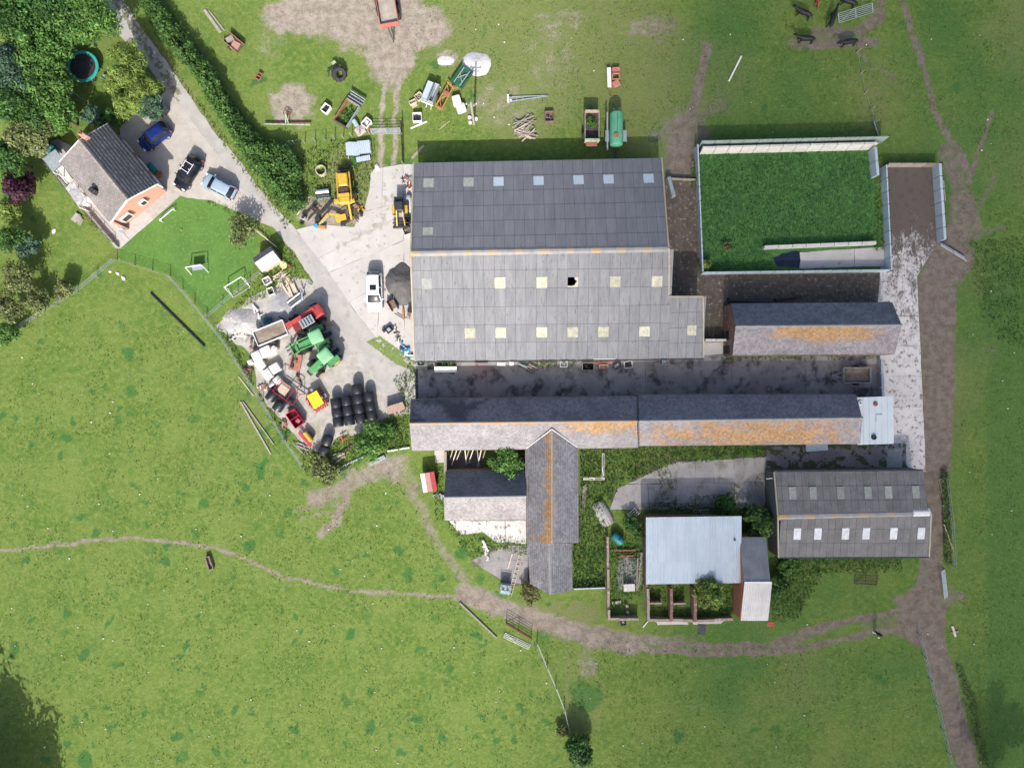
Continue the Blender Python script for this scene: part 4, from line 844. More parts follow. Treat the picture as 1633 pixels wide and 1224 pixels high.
# ------------------------------------------------------------------ fences and gates
_post = {}
def fence(label, pts, step=2.6, h=1.15, wires=3, mat=None, name="post_fence", wr=.012, wmat=None):
    v = W(*pts[0]); r = thing(name, label, "fence", (v.x, v.y, 0)); o = Vector(r.location); mat = mat or WOOD; wm = wmat or GALVD
    if 'p' not in _post: _post['p'] = MB().cyl((0, 0, -.1), (0, 0, 1.0), .06, .05, 7).build("post", WOOD, r).data; first = True
    tmp = [c for c in r.children]
    for c in tmp: bpy.data.objects.remove(c)
    for a, b in zip(pts[:-1], pts[1:]):
        a, b = W(*a) - o, W(*b) - o; n = max(1, round((b - a).length / step))
        for k in range(n + (1 if b == W(*pts[-1]) - o else 0)):
            p = a.lerp(b, k / n); q = bpy.data.objects.new("post", _post['p']); link(q, r); q.location = p; q.scale = (1, 1, h); q.rotation_euler = (random.uniform(-.06, .06), random.uniform(-.06, .06), random.uniform(0, 3))
        for k in range(wires):
            z = h * (.3 + .65 * k / max(1, wires - 1)); MB().bar(a + Vector((0, 0, z)), b + Vector((0, 0, z)), wr * 2, wr * 2).build("wire", wm, r)
    return r
fence("sheep wire fence on posts between the pasture, garden and machinery yard", [(-6, 547), (60, 506), (125, 466), (187, 415), (272, 441), (292, 462), (330, 508), (362, 548), (420, 640), (456, 700), (484, 742)], 2.6, 1.1, 4)
fence("post and wire fence across the lower end of the lawn", [(330, 508), (380, 465), (418, 436)], 2.2, 1.1, 3)
fence("post and wire fence below the mower frame north of the hedge", [(404, 238), (470, 230), (520, 224), (590, 214)], 1.15, 1.1, 2, wr=.004)
fence("short dark rail fence east of the steel gate", [(641, 196), (644, 262)], 1.5, 1.2, 4, wr=.03, wmat=WOODD)
fence("post and wire fence running down the pasture towards the lone tree", [(856, 1022), (872, 1060), (886, 1092), (900, 1128), (912, 1180), (925, 1230)], 2.6, 1.1, 3)
fence("post and wire fence beside the mud track at the pasture corner", [(1462, 1008), (1480, 1080), (1500, 1160), (1518, 1235)], 3.2, 1.0, 3)
fence("overgrown wire fence along the east side of the mud track", [(1504, 762), (1512, 830), (1516, 900)], 2.8, 1.1, 3)
fence("wire fence on posts running south from the open gate by the cows", [(1366, 84), (1378, 150), (1388, 175), (1394, 196)], 3.2, 1.0, 1)
fence("iron railing along the bungalow terrace edge", [(66, 248), (126, 322), (150, 350), (184, 388)], 1.6, 1.0, 3, wr=.022, wmat=STEEL)
def gate(label, a, b, h=1.1, tilt=0, mat=None, name="field_gate", bars=6, z=0.0, cat="gate"):
    va, vb = W(*a), W(*b); d = vb - va; r = thing(name, label, cat, (va.x, va.y, z), math.atan2(d.y, d.x)); L = d.length; mat = mat or GALV; up = Vector((0, math.sin(tilt) * h, math.cos(tilt) * h))
    for k in range(bars): MB().cyl(up * (k / (bars - 1)) + Vector((0, 0, .06)), up * (k / (bars - 1)) + Vector((L, 0, .06)), .032, n=6).build("rail", mat, r)
    for k in (0, .5, 1): MB().bar(Vector((L * k, 0, .05)), Vector((L * k, 0, .07)) + up, .07, .05).build("upright", mat, r)
    MB().bar(Vector((0, 0, .08)), Vector((L * .5, 0, .08)) + up, .05, .04).build("brace", mat, r); return r
gate("galvanised gate standing across the rutted farm track", (594, 214), (640, 213), 1.25, .12)
gate("galvanised gate lying tilted in the grass by the cattle", (1338, 37), (1392, 20), 1.0, 1.25)
gate("galvanised gate hung open at the corner of the grassy pen", (1404, 230), (1393, 196), 1.1, .5)
gate("galvanised gate between the concrete strip and rough grass", (1498, 386), (1538, 410), 1.1, -.7)
gate("steel sheeted gate leaning along the east verge of the mud track", (1506, 907), (1511, 950), 1.0, -.9, PANB)
gate("brown rusty gate beside the bend of the dirt track", (807, 992), (847, 1016), 1.1, .15, RUST)
gate("white plank gate lying below the rusty gate", (806, 1008), (846, 1027), .55, -1.1, WHITE, bars=4)
gate("pale hurdle lying on the verge beside the skylight shed", (1504, 762), (1511, 800), .7, -1.2, WOOD, bars=4)
gate("yellow painted hurdle frame against the verge east of the skylight shed", (1503, 834), (1518, 876), .5, -.3, WOODP, bars=3)
gate("weathered hurdle lying in grass south of the skylight shed", (1362, 930), (1398, 932), 1.1, 1.4, WOODD, bars=5)
gate("tubular hurdle propped behind the pale tin shed", (1104, 823), (1128, 822), 1.0, 1.0, GALVD, bars=4)
gate("fallen gate at the corner of the concrete apron", (1199, 770), (1228, 812), .8, -1.2, GALVD, bars=3)
gate("wire gate frame in nettles beside the cross wing", (930, 763), (962, 763), .3, .9, WHITE, bars=2, z=.6)
gate("upright white frame in nettles beside the cross wing", (962, 763), (962, 722), .3, .9, WHITE, bars=2, z=.6)
# ------------------------------------------------------------------ loose timber and other straight things
def bar_thing(name, label, cat, a, b, wd, ht, mat, z=0.0, grp=None):
    va, vb = W(*a), W(*b); d = vb - va
    o = MB().box(d.length / 2, 0, ht / 2, d.length, wd, ht).build(name, mat); o.location = (va.x, va.y, z); o.rotation_euler = (0, 0, math.atan2(d.y, d.x)); return tag(o, label, cat, grp)
bar_thing("pipe", "long black plastic pipe lying in the pasture below the garden fence", "pipe", (241, 467), (327, 552), .2, .18, BLACK, .0)
bar_thing("post", "white post lying alone in the north pasture", "post", (1182, 90), (1162, 130), .18, .14, WHITE)
bar_thing("post", "white post lying in grass by the steel gate", "post", (655, 205), (681, 194), .16, .12, WHITE)
bar_thing("batten", "thin pale batten lying in grass south of the orange frame", "batten", (700, 207), (717, 193), .06, .05, WOODP)
bar_thing("plank", "grey plank beside the brown trailer body in the north west grass", "plank", (326, 16), (352, 52), .35, .1, WOOD)
bar_thing("plank", "thin pale plank lying beside the wider grey plank", "plank", (334, 18), (358, 49), .16, .1, WOOD)
bar_thing("pole", "outer long pole lying outside the yard fence", "pole", (384, 640), (432, 723), .18, .14, WOOD)
bar_thing("pole", "inner long pole lying outside the yard fence", "pole", (388, 640), (437, 708), .14, .14, WOOD)
bar_thing("pole", "pale rail lying against the yard fence by the bales", "pole", (381, 600), (404, 630), .12, .1, WOODP)
bar_thing("pole", "pale steel tube lying south of the bales", "tube", (540, 746), (598, 719), .2, .18, GALV)
bar_thing("pipe", "black drain pipe lying below the pale steel tube", "pipe", (539, 753), (558, 742), .26, .2, STEEL)
bar_thing("trough", "low grey trough lying by the bank south of the bales", "trough", (590, 740), (614, 727), .45, .25, GALVD)
bar_thing("beam", "white timber beam edging the dirt track bend", "beam", (733, 960), (792, 1016), .22, .16, WOOD)
bar_thing("plank", "white plank leaning beside the brick barn pens", "plank", (1025, 999), (1033, 990), .12, .1, WHITE)
bar_thing("pole", "leaning pale pole at the north west corner of the great barn", "pole", (657, 252), (676, 232), .28, .1, WOOD)
bar_thing("ladder", "pale timber pole lying by the low wing wall", "pole", (810, 905), (817, 882), .12, .1, WOODP)
t = T("ladder", "wooden ladder lying in the shade of the low wing", "ladder", 822, 915, 75)
for y in (-.2, .2): MB().box(0, y, .08, 5.2, .06, .07).build("rail", WOODP, t)
for k in range(9): MB().box(-2.3 + k * .57, 0, .09, .05, .36, .05).build("rung", WOODP, t)
# ------------------------------------------------------------------ cars
def car(px, py, deg, label, paint, L=4.2, wd=1.76, H=1.47, hatch=True, roofbars=False, sunroof=False, front=1.0):
    r = T("parked_car", label, "car", px, py, deg, h=.8); hw = wd / 2
    st = [(-.5, .72, .60), (-.485, .86, .82), (-.45, .95, .93), (-.3, 1, .96), (0, 1, .95), (.2, 1, .94), (.3, .98, .88), (.4, .95, .80), (.46, .88, .72), (.49, .76, .62), (.5, .6, .5)]
    rings = []
    for x, w_, z in st:
        y = hw * w_; rings.append([Vector((x * L, a, b)) for a, b in ((-y * .9, .22), (-y, .42), (-y, z - .2), (-y * .95, z - .05), (-y * .72, z), (0, z + .035), (y * .72, z), (y * .95, z - .05), (y, z - .2), (y, .42), (y * .9, .22))])
    MB().loft(rings).build("body", paint, r, True)
    def outline(x0, x1, w0, w1, z0, z1, rx=.12):
        return [Vector((x, y, z)) for x, y, z in ((x0, -w0 * .8, z0), (x0 + rx, -w0, z0), (x1 - rx, -w1, z1), (x1, -w1 * .8, z1), (x1 + .03, 0, z1), (x1, w1 * .8, z1), (x1 - rx, w1, z1), (x0 + rx, w0, z0), (x0, w0 * .8, z0), (x0 - .03, 0, z0))]
    xb = -.47 * L if hatch else -.3 * L; b = outline(xb, .27 * L, hw * .86, hw * .9, .93, .92); t = outline(xb + .42, .09 * L, hw * .68, hw * .7, H - .03, H - .03)
    MB().loft([b, t]).build("windows", GLASS, r, True)
    t2 = outline(xb + .38, .1 * L, hw * .7, hw * .72, H - .035, H - .035); t3 = outline(xb + .44, .08 * L, hw * .66, hw * .68, H, H); t4 = outline(xb + .8, -.02 * L, hw * .35, hw * .35, H + .03, H + .03)
    MB().loft([t2, t3, t4]).build("roof", paint, r, True)
    m = MB()
    for k in (1, 2, 6, 7): m.bar(b[k] + Vector((0, 0, .0)), t2[k], .09, .06)
    for s in (-1, 1): m.bar((-.09 * L, s * hw * .9, .95), (-.09 * L, s * hw * .71, H - .02), .09, .05)
    m.build("pillars", paint, r)
    for x in (-.3 * L, .31 * L):
        for s in (-1, 1): wheel(r, x, s * (hw - .09), .32, .32, .2)
    for s in (-1, 1):
        MB().box(.452 * L, s * hw * .68, .68, .22, .36, .13, -s * 20).build("headlight", WHITE, r); MB().box(-.475 * L, s * hw * .78, .78, .12, .22, .25).build("tail_light", REDP, r); MB().box(.19 * L, s * (hw + .1), 1.0, .12, .2, .13).build("mirror", paint, r)
    MB().box(.495 * L, 0, .35, .1, wd * .62, .18).build("bumper", STEEL, r); MB().box(-.497 * L, 0, .42, .08, wd * .6, .2).build("bumper", STEEL, r)
    if roofbars:
        for s in (-1, 1): MB().bar((-.3, s * .38, H + .12), (.75 - 1.2, s * .38, H + .12), .05, .05).bar((-1.2, s * .5, H + .08), (.2, s * .5, H + .08), .05, .06).build("roof_rail", WHITE, r)
        for x in (-1.0, 0): MB().box(x, 0, H + .12, .07, 1.15, .05).build("roof_bar", WHITE, r)
    if sunroof: MB().box(-.02 * L - .28, 0, H + .02, .62, .75, .04).build("sunroof", GLASS, r)
    return r
car(245, 217, -144, "dark blue hatchback parked beside the bungalow", BLUE, 4.0)
car(299, 275, -123, "black car with pale roof bars parked on the driveway", NAVY, 4.3, roofbars=True)
car(348, 297, 152, "silver car parked on the driveway next to the lane", SILV, 4.1)
car(597, 465, -89, "white estate car with dark sunroof parked on the concrete yard", WCAR, 4.7, 1.85, 1.62, sunroof=True)
# ------------------------------------------------------------------ tractors and machines
def tractor(px, py, deg, label, body, roof, loader=False):
    r = T("tractor", label, "tractor", px, py, deg, h=2.6); rim = M("rim_yellow", (.5, .4, .05), scale=3)
    for s in (-1, 1):
        t = wheel(r, -.35, s * .92, .85, .85, .52, rim); tread(t, -.35, s * .92, .85, .85, .52); t = wheel(r, 2.0, s * .8, .56, .56, .38, rim); tread(t, 2.0, s * .8, .56, .56, .38, 14)
        MB().box(-.35, s * .92, 1.76, 1.5, .6, .07).box(.42, s * .92, 1.5, .1, .6, .5, 0, 20).build("mudguard", body, r); MB().box(-1.05, s * .8, 1.6, .08, .2, .12).build("tail_light", REDP, r)
    rings = []
    for x, w_, z in ((.55, .42, 1.72), (1.2, .42, 1.68), (2.2, .38, 1.55), (2.62, .34, 1.42), (2.72, .26, 1.2)): rings.append([Vector((x, a, b)) for a, b in ((-w_, .85), (-w_, z - .15), (-w_ * .7, z), (w_ * .7, z), (w_, z - .15), (w_, .85))])
    MB().loft(rings).build("bonnet", body, r, True)
    MB().box(.9, 0, .75, 3.4, .5, .35).build("chassis", STEEL, r)
    MB().loft([[Vector((x, y, 1.0)) for x, y in ((-.75, -.62), (.6, -.6), (.6, .6), (-.75, .62))], [Vector((x, y, 2.5)) for x, y in ((-.7, -.66), (.5, -.6), (.5, .6), (-.7, .66))]]).build("cab", GLASS, r)
    rf = MB().loft([[Vector((x * k, y * k, z)) for x, y in ((-.85, -.6), (-.75, -.75), (.55, -.72), (.65, -.55), (.65, .55), (.55, .72), (-.75, .75), (-.85, .6))] for k, z in ((1, 2.5), (1, 2.62), (.9, 2.7), (.5, 2.73))]).build("cab_roof", roof, r, True)
    for x, y in ((-.72, -.64), (-.72, .64), (.55, -.6), (.55, .6)): MB().cyl((x, y, 1), (x, y, 2.52), .05).build("cab_pillar", body, r)
    MB().cyl((1.0, .48, 1.5), (1.0, .48, 2.7), .05).build("exhaust", STEEL, r); MB().box(2.85, 0, .85, .3, .7, .4).build("front_weight", STEEL if not loader else body, r); MB().box(-1.15, 0, .6, .7, .5, .1).build("drawbar", STEEL, r)
    for s in (-1, 1): MB().box(.7, s * .85, 2.0, .06, .22, .3).build("mirror", STEEL, r)
    if loader:
        for s in (-1, 1): MB().bar((.7, s * .55, 1.6), (2.4, s * .55, 1.7), .13, .2).bar((2.4, s * .55, 1.7), (3.5, s * .55, .5), .13, .2).build("loader_arm", body, r)
        MB().box(2.6, 0, 1.6, .14, 1.2, .14).box(3.5, 0, .5, .14, 1.9, .5).build("loader_cross_bar", body, r)
        for y in (-.7, -.25, .25, .7): MB().bar((3.5, y, .25), (4.3, y, .1), .06, .06).build("tine", STEEL, r)
    return r
tractor(517, 568, ang_of((517, 568), (492, 589)) * 57.2958, "green tractor with plain nose parked nearest the black bales", GRN, GRNP)
tractor(502, 537, ang_of((502, 537), (478, 548)) * 57.2958, "green tractor with front loader parked between the other machines", GRN, GRNP, True)
r = T("telehandler", "red loader with long boom and grey cab roof parked beside the lane", "loader", 487, 508, 30, h=1.3)
MB().box(0, -.1, .9, 3.6, 1.3, .5).build("chassis", M("dark_red", (.22, .03, .035), scale=3), r); MB().bar((-2.0, .35, 1.2), (1.6, .35, 1.75), .42, .42).bar((-2.3, .35, 1.15), (-1.6, .35, 1.2), .6, .5).build("boom", REDP, r)
MB().box(.2, -.6, 1.6, 1.5, .85, 1.3).build("cab", GLASS, r); rf = MB().box(.2, -.6, 2.3, 1.65, 1.0, .1).build("cab_roof", GALVD, r)
for k in range(4): MB().box(-.35 + k * .36, -.6, 2.37, .12, .8, .04).build("roof_bar", STEEL, rf)
MB().loft([[Vector((x, y, z)) for x, y in ((1.05, -.75), (2.2, -.6), (2.35, 0), (2.2, .75), (1.05, .85))] for z in (.8, 1.7)] + [[Vector((x, y, 1.85)) for x, y in ((1.15, -.6), (2.0, -.45), (2.15, 0), (2.0, .6), (1.15, .7))]]).build("engine_cover", REDP, r, True)
for x in (-1.3, 1.4):
    for s in (-1, 1): t = wheel(r, x, s * .95, .55, .55, .42); tread(t, x, s * .95, .55, .55, .42, 14)
def trailer(name, label, cat, px, py, deg, L, wd, sh, zb, mat, load=None, loadz=.25, wheels=1, wx=0, draw=1.2, dmat=None, wr=.4, inner=None, h=.9):
    r = T(name, label, cat, px, py, deg, h=h); dm = dmat or STEEL
    MB().box(0, 0, zb - .06, L, wd, .1).build("floor", inner or dm, r)
    for y, nm in ((-wd / 2, "side_board"), (wd / 2, "side_board")): MB().box(0, y, zb + sh / 2, L, .07, sh).build(nm, mat, r)
    MB().box(-L / 2, 0, zb + sh / 2, .07, wd - .08, sh).build("tail_board", mat, r); MB().box(L / 2, 0, zb + sh / 2, .07, wd - .08, sh).build("head_board", mat, r)
    if draw: MB().bar((L / 2, .3, zb - .15), (L / 2 + draw, 0, .45), .09, .1).bar((L / 2, -.3, zb - .15), (L / 2 + draw, 0, .45), .09, .1).cyl((L / 2 + draw, 0, .45), (L / 2 + draw + .15, 0, .45), .07).build("drawbar", dm, r)
    for k in range(wheels):
        for s in (-1, 1): wheel(r, wx + (k - (wheels - 1) / 2) * wr * 2.2, s * (wd / 2 + .0 - .12 if wheels == 0 else wd / 2 + .14), wr, wr, .26)
    if load:
        n = 16; V = []; F = []
        for j in range(n + 1):
            for i in range(n + 1):
                x, y = (i / n - .5) * (L - .12), (j / n - .5) * (wd - .12); e = min(i, n - i, j, n - j) / n
                V.append((x, y, zb + loadz * (.6 + .9 * e) + .18 * (float(fbm(np.array([x * 1.5 + px]), np.array([y * 1.5]), 2, 3)[0]) - .5)))
        for j in range(n):
            for i in range(n): F.append((j * (n + 1) + i, j * (n + 1) + i + 1, (j + 1) * (n + 1) + i + 1, (j + 1) * (n + 1) + i))
        mesh_obj("load", V, F, load, r, True)
    return r
trailer("tipping_trailer", "red tipping trailer with sandy load standing on bare ground", "trailer", 617, 10, -80, 4.9, 2.1, .8, 1.0, M("red_worn", (.40, .12, .1), (.3, .1, .08), scale=4), M("sand_load", (.35, .31, .27), (.27, .24, .2), scale=1.2, bump=.3), .45, 2, -.3, 1.4, wr=.5)
trailer("flat_trailer", "long trailer with pale sides full of brown earth behind the red loader", "trailer", 433, 531, 22, 3.7, 1.75, .5, .9, WHITE, DIRTL, .38, 1, -.3, .9, REDP)
trailer("small_trailer", "small galvanised trailer with soil load on the concrete road", "trailer", 1366, 598, 180, 3.1, 1.75, .45, .65, GALVD, M("trailer_soil", (.13, .1, .075), (.19, .15, .12), scale=2), .15, 1, -.2, .95, GALVD, .32)
r = trailer("muck_spreader", "open muck spreader with weeds growing inside beside the green tanker", "spreader", 943, 204, 90, 3.5, 1.6, .8, .9, M("spreader_side", (.42, .4, .28), (.3, .22, .16), scale=3), None, 0, 1, -.7, .8, inner=M("spreader_floor", (.09, .065, .075), scale=3), wr=.5)
P_, D_, tn = crown_pts(420, .7, .35, 14); P_ += np.array([.6, 0, 1.15]); leaf_mesh("weeds_inside", P_, D_, RS.uniform(.08, .16, 420), pal(420, MID), r)
MB().bar((-1.72, -.85, 1.75), (-1.72, .85, 1.75), .25, .3).build("rear_bar", M("pale_green", (.42, .5, .33), scale=3), r); MB().box(-2.0, 0, 1.0, .4, 1.3, .5).build("beater", RUST, r)
# slurry tanker
r = T("slurry_tanker", "green cylindrical slurry tanker parked behind the great barn", "tanker", 983, 207, -90, h=1.5)
MB().lathe((-2.0, 0, 1.45), (1, 0, 0), [(.1, -.1), (.5, -.05), (.72, .1), (.76, .3), (.76, 3.5), (.72, 3.72), (.5, 3.85), (.1, 3.9)], 24).build("tank", GRNT, r, True)
MB().bar((-1.7, .0, 2.22), (.4, 0, 2.22), .04, .04).build("top_rail", STEEL, r); MB().cyl((.9, -.1, 2.15), (.9, -.1, 2.35), .28, n=14).build("hatch", RUST, r)
MB().cyl((-2.0, -1.05, 1.5), (2.3, -1.0, 1.3), .09).build("suction_pipe", GALV, r)
for s in (-1, 1): wheel(r, .6, s * 1.02, .6, .6, .4); MB().box(.6, s * 1.02, 1.25, 1.3, .42, .05).build("mudguard", GALVD, r)
MB().box(0, 0, .7, 3.4, .5, .2).build("chassis", STEEL, r); MB().bar((1.8, .25, .7), (2.9, 0, .5), .1, .12).bar((1.8, -.25, .7), (2.9, 0, .5), .1, .12).cyl((2.3, 0, .3), (2.3, 0, .9), .06).build("drawbar", STEEL, r); MB().bar((-2.1, .2, 1.3), (-2.7, .5, 1.2), .08, .08).bar((-2.1, -.1, 1.3), (-2.6, -.3, 1.2), .08, .08).build("outlet", GALV, r)
# generic implement: frame + extra pieces given as (name, material, builder)
def implement(name, label, cat, px, py, deg, pieces, h=.4, grp=None):
    r = T(name, label, cat, px, py, deg, grp, h)
    for nm, mt, mb in pieces: mb.build(nm, mt, r)
    return r
B = lambda *a, **k: MB().box(*a, **k)
implement("topper_mower", "salmon red implement with pale side plate lying in the north pasture", "mower", 978, 124, 92, [("side_plate", WHITE, B(0, .5, .5, 2.3, .45, .08)), ("deck", M("salmon", (.46, .19, .14), (.36, .14, .1), scale=4), B(.75, -.35, .5, .8, .9, .15)), ("frame", MATS["salmon"], MB().bar((.35, -.75, .7), (.35, .2, .7), .1, .1).bar((-.3, -.75, .7), (-.3, .2, .7), .1, .1).bar((.35, -.7, .7), (-.3, -.7, .7), .1, .1).bar((.35, .15, .7), (-.3, .15, .7), .1, .1)), ("hood", MATS["salmon"], B(-.75, -.3, .5, .7, .8, .3, 25)), ("roller", RUST, MB().cyl((-1.1, .1, .25), (1.1, .1, .25), .15))])
implement("lifting_gantry", "pale triangular lifting frame lying on its side by the wood pile", "frame", 843, 155, 3, [("beam", GALV, MB().bar((-2.4, -.28, .1), (2.4, .18, .1), .1, .1)), ("beam", GALV, MB().bar((-2.4, .28, .1), (2.4, .2, .1), .1, .1)), ("end_bar", GALV, MB().bar((-2.4, -.35, .1), (-2.4, .35, .6), .1, .1)), ("cross_bar", GALV, MB().bar((-2.0, -.3, .1), (-1.9, .3, .2), .06, .06).bar((-1.4, -.2, .1), (-1.4, .26, .1), .06, .06).bar((-.7, -.12, .1), (-.7, .25, .1), .05, .05)), ("panel", GALVD, B(-2.1, 0, .2, .3, .4, .3))])
implement("seed_drill", "pale blue white double hopper drill standing in the grass", "drill", 688, 150, 68, [("hopper", GALV, MB().open_box(0, .42, .45, 2.2, .75, .6)), ("hopper", GALV, MB().open_box(0, -.38, .45, 2.2, .55, .7)), ("lid", PANB, B(0, .45, .98, 2.1, .62, .04)), ("frame", WHITE, MB().bar((-1.2, -.7, .35), (-1.2, .8, .35), .1, .1).bar((1.1, -.7, .35), (1.1, .8, .35), .1, .1).bar((-1.2, .05, .34), (1.1, .05, .34), .1, .1).bar((-1.2, .1, .35), (-1.7, .0, .35), .07, .07).bar((-1.2, -.5, .35), (-1.7, -.6, .35), .07, .07)), ("wheel", RUB, MB().cyl((0, .9, .3), (0, 1.05, .3), .3).cyl((0, -.9, .3), (0, -.75, .3), .3))])
implement("orange_cultivator", "rusty orange triangulated cultivator frame beside the pale drill", "cultivator", 710, 154, 62, [("frame", RUSTO, MB().bar((-1.6, -.4, .6), (1.2, -.35, .6), .12, .12).bar((-1.6, .4, .6), (1.2, .35, .6), .12, .12).bar((-1.6, -.4, .6), (-.6, .4, .6), .08, .08).bar((-.6, .4, .6), (.3, -.4, .6), .08, .08).bar((.3, -.4, .6), (1.2, .35, .6), .08, .08).bar((-1.6, -.4, .6), (-1.6, .4, .6), .1, .1)), ("gearbox", RUST, B(.3, 0, .6, .5, .6, .4)), ("head", RUSTO, MB().bar((1.2, -.6, .6), (1.5, .5, .7), .14, .14).bar((1.4, -.6, .5), (1.6, -.9, .5), .1, .1)), ("tine", RUST, MB().bar((-1.2, -.3, .6), (-1.3, -.3, .0), .06, .06).bar((-.4, .3, .6), (-.5, .3, 0), .06, .06).bar((.6, -.3, .6), (.5, -.3, 0), .06, .06)), ("hub", RUST, MB().cyl((-1.5, .1, .5), (-1.5, -.3, .5), .22))])
implement("green_harrow", "dark green slatted machine with white rails beside the gravel heap", "harrow", 737, 124, 55, [("deck", GRND, B(0, 0, .5, 2.3, 1.45, .12)), ("rail", GALV, B(0, .4, .72, 2.1, .1, .08)), ("rail", GALV, B(0, -.4, .72, 2.1, .1, .08)), ("side", GRND, B(0, .72, .6, 2.4, .1, .4)), ("side", GRND, B(0, -.72, .6, 2.4, .1, .4)), ("brace", WOOD, MB().bar((-.5, -.3, .7), (.3, .5, .7), .07, .07).bar((-.4, .3, .75), (.5, -.3, .75), .07, .07)), ("leg", STEEL, B(0, 0, .22, 1.8, 1.0, .44))])
implement("rake_boom", "long pale green rake boom with iron wheel on bare earth", "rake", 458, 197, 0, [("boom", M("pale_boom", (.37, .46, .30), scale=3), MB().bar((-2.7, -.05, .4), (2.7, -.15, .4), .12, .12)), ("tine_bar", RUST, MB().bar((-2.6, .1, .3), (2.7, .12, .3), .08, .08)), ("mast", MATS["pale_boom"], MB().bar((-.15, 0, .4), (0, .9, .9), .12, .14).bar((.15, 0, .4), (0, .9, .9), .1, .12)), ("wheel_rim", RUST, MB().lathe((0, 1.2, .45), (.2, .2, 1), [(.42, -.05), (.46, 0), (.42, .05), (.38, 0), (.42, -.05)], 18, False).bar((-.4, 1.2, .45), (.4, 1.2, .45), .05, .05).bar((0, .8, .45), (0, 1.6, .45), .05, .05))] + [("tine", RUST, MB().bar((-2.6 + k * .4, .1, .3), (-2.6 + k * .4, .45, .05), .04, .04)) for k in range(14)])
implement("small_harrow", "small rusty harrow lying in grass west of the tractor tyre", "harrow", 412, 121, 60, [("frame", RUST, MB().bar((-.6, -.3, .2), (.6, -.2, .2), .08, .08).bar((-.6, .3, .2), (.6, .3, .2), .08, .08).bar((-.3, -.3, .2), (-.3, .3, .2), .07, .07).bar((.3, -.3, .2), (.3, .3, .2), .07, .07)), ("disc", RUST, MB().cyl((-.4, 0, .2), (-.35, 0, .2), .25).cyl((0, 0, .2), (.05, 0, .2), .25).cyl((.4, 0, .2), (.45, 0, .2), .25))])
r = T("tyre", "big tractor tyre leaning with an old wheel beside the worn ground", "tyre", 541, 118, -55, h=.5); t_ = MB().lathe((0, 0, .55), (.75, 0, .65), [(.42, -.25), (.72, -.28), (.85, -.15), (.88, 0), (.85, .15), (.72, .28), (.42, .25), (.42, -.25)], 22, False).build("tyre_body", RUB, r, True)
m = MB(); q = Vector((.75, 0, .65)).to_track_quat('Z', 'Y')
for k in range(22):
    a_ = 2 * math.pi * k / 22; c = Vector((0, 0, .55)) + q @ Vector((.88 * math.cos(a_), .88 * math.sin(a_), .1 if k % 2 else -.1)); m.box(c.x, c.y, c.z, .12, .12, .12, k * 16)
stuff(m.build("tread", RUB, r))
implement("old_axle", "old axle with pale seat behind the tractor tyre", "axle", 532, 108, 30, [("axle", STEEL, MB().bar((-.9, 0, .4), (.6, .1, .4), .1, .1)), ("seat", M("seat_pale", (.5, .55, .35), scale=3), B(.3, .4, .6, .5, .3, .12)), ("prong", STEEL, MB().bar((-.3, -.1, .4), (-.7, -.9, .2), .06, .06).bar((-.6, 0, .4), (-1.1, -.5, .2), .06, .06))])
implement("broken_trailer", "rusty brown trailer body with slatted side in the north west grass", "trailer", 372, 68, -40, [("floor", WOODD, B(0, 0, .3, 2.1, 1.3, .1)), ("side_board", RUST, B(0, .62, .5, 2.2, .08, .4)), ("side_board", RUST, B(0, -.62, .5, 2.2, .08, .4)), ("panel", M("faded_red", (.42, .22, .18), (.33, .17, .13), scale=4), B(.45, -.15, .45, .9, 1.0, .12, 12)), ("panel", WOOD, B(-.55, .05, .48, .6, .9, .1, -20)), ("wheel", RUB, MB().cyl((0, -.85, .25), (0, -.7, .25), .25).cyl((0, .7, .25), (0, .85, .25), .25))])
# the empty container frame full of weeds
r = T("skip_container", "open rusty container frame with weeds growing inside near the steel gate", "frame", 556, 178, 58, h=.3)
for x, y, sx, sy, mt in ((-.3, .85, 2.9, .1, RUST), (-.3, -.85, 2.9, .1, GALVD), (-1.75, 0, .1, 1.8, WOODD), (1.15, 0, .1, 1.8, WOOD)): MB().box(x, y, .35, sx, sy, .7).build("side", mt, r)
for k in range(4): MB().box(1.3 + k * .2, 0, .5 - k * .04, .14, 1.9, .06).build("slat", GALVD if k % 2 else STEEL, r)
MB().box(2.15, 0, .5, .07, 2.0, .3).build("end_rail", GALV, r); P_, D_, tn = crown_pts(500, 1.2, .4, 20); P_[:, 1] *= .6; P_ += np.array([-.3, 0, .15]); P_[:, 2] = np.maximum(P_[:, 2], .05); leaf_mesh("weeds_inside", P_, D_, RS.uniform(.08, .17, 500), pal(500, MID), r)
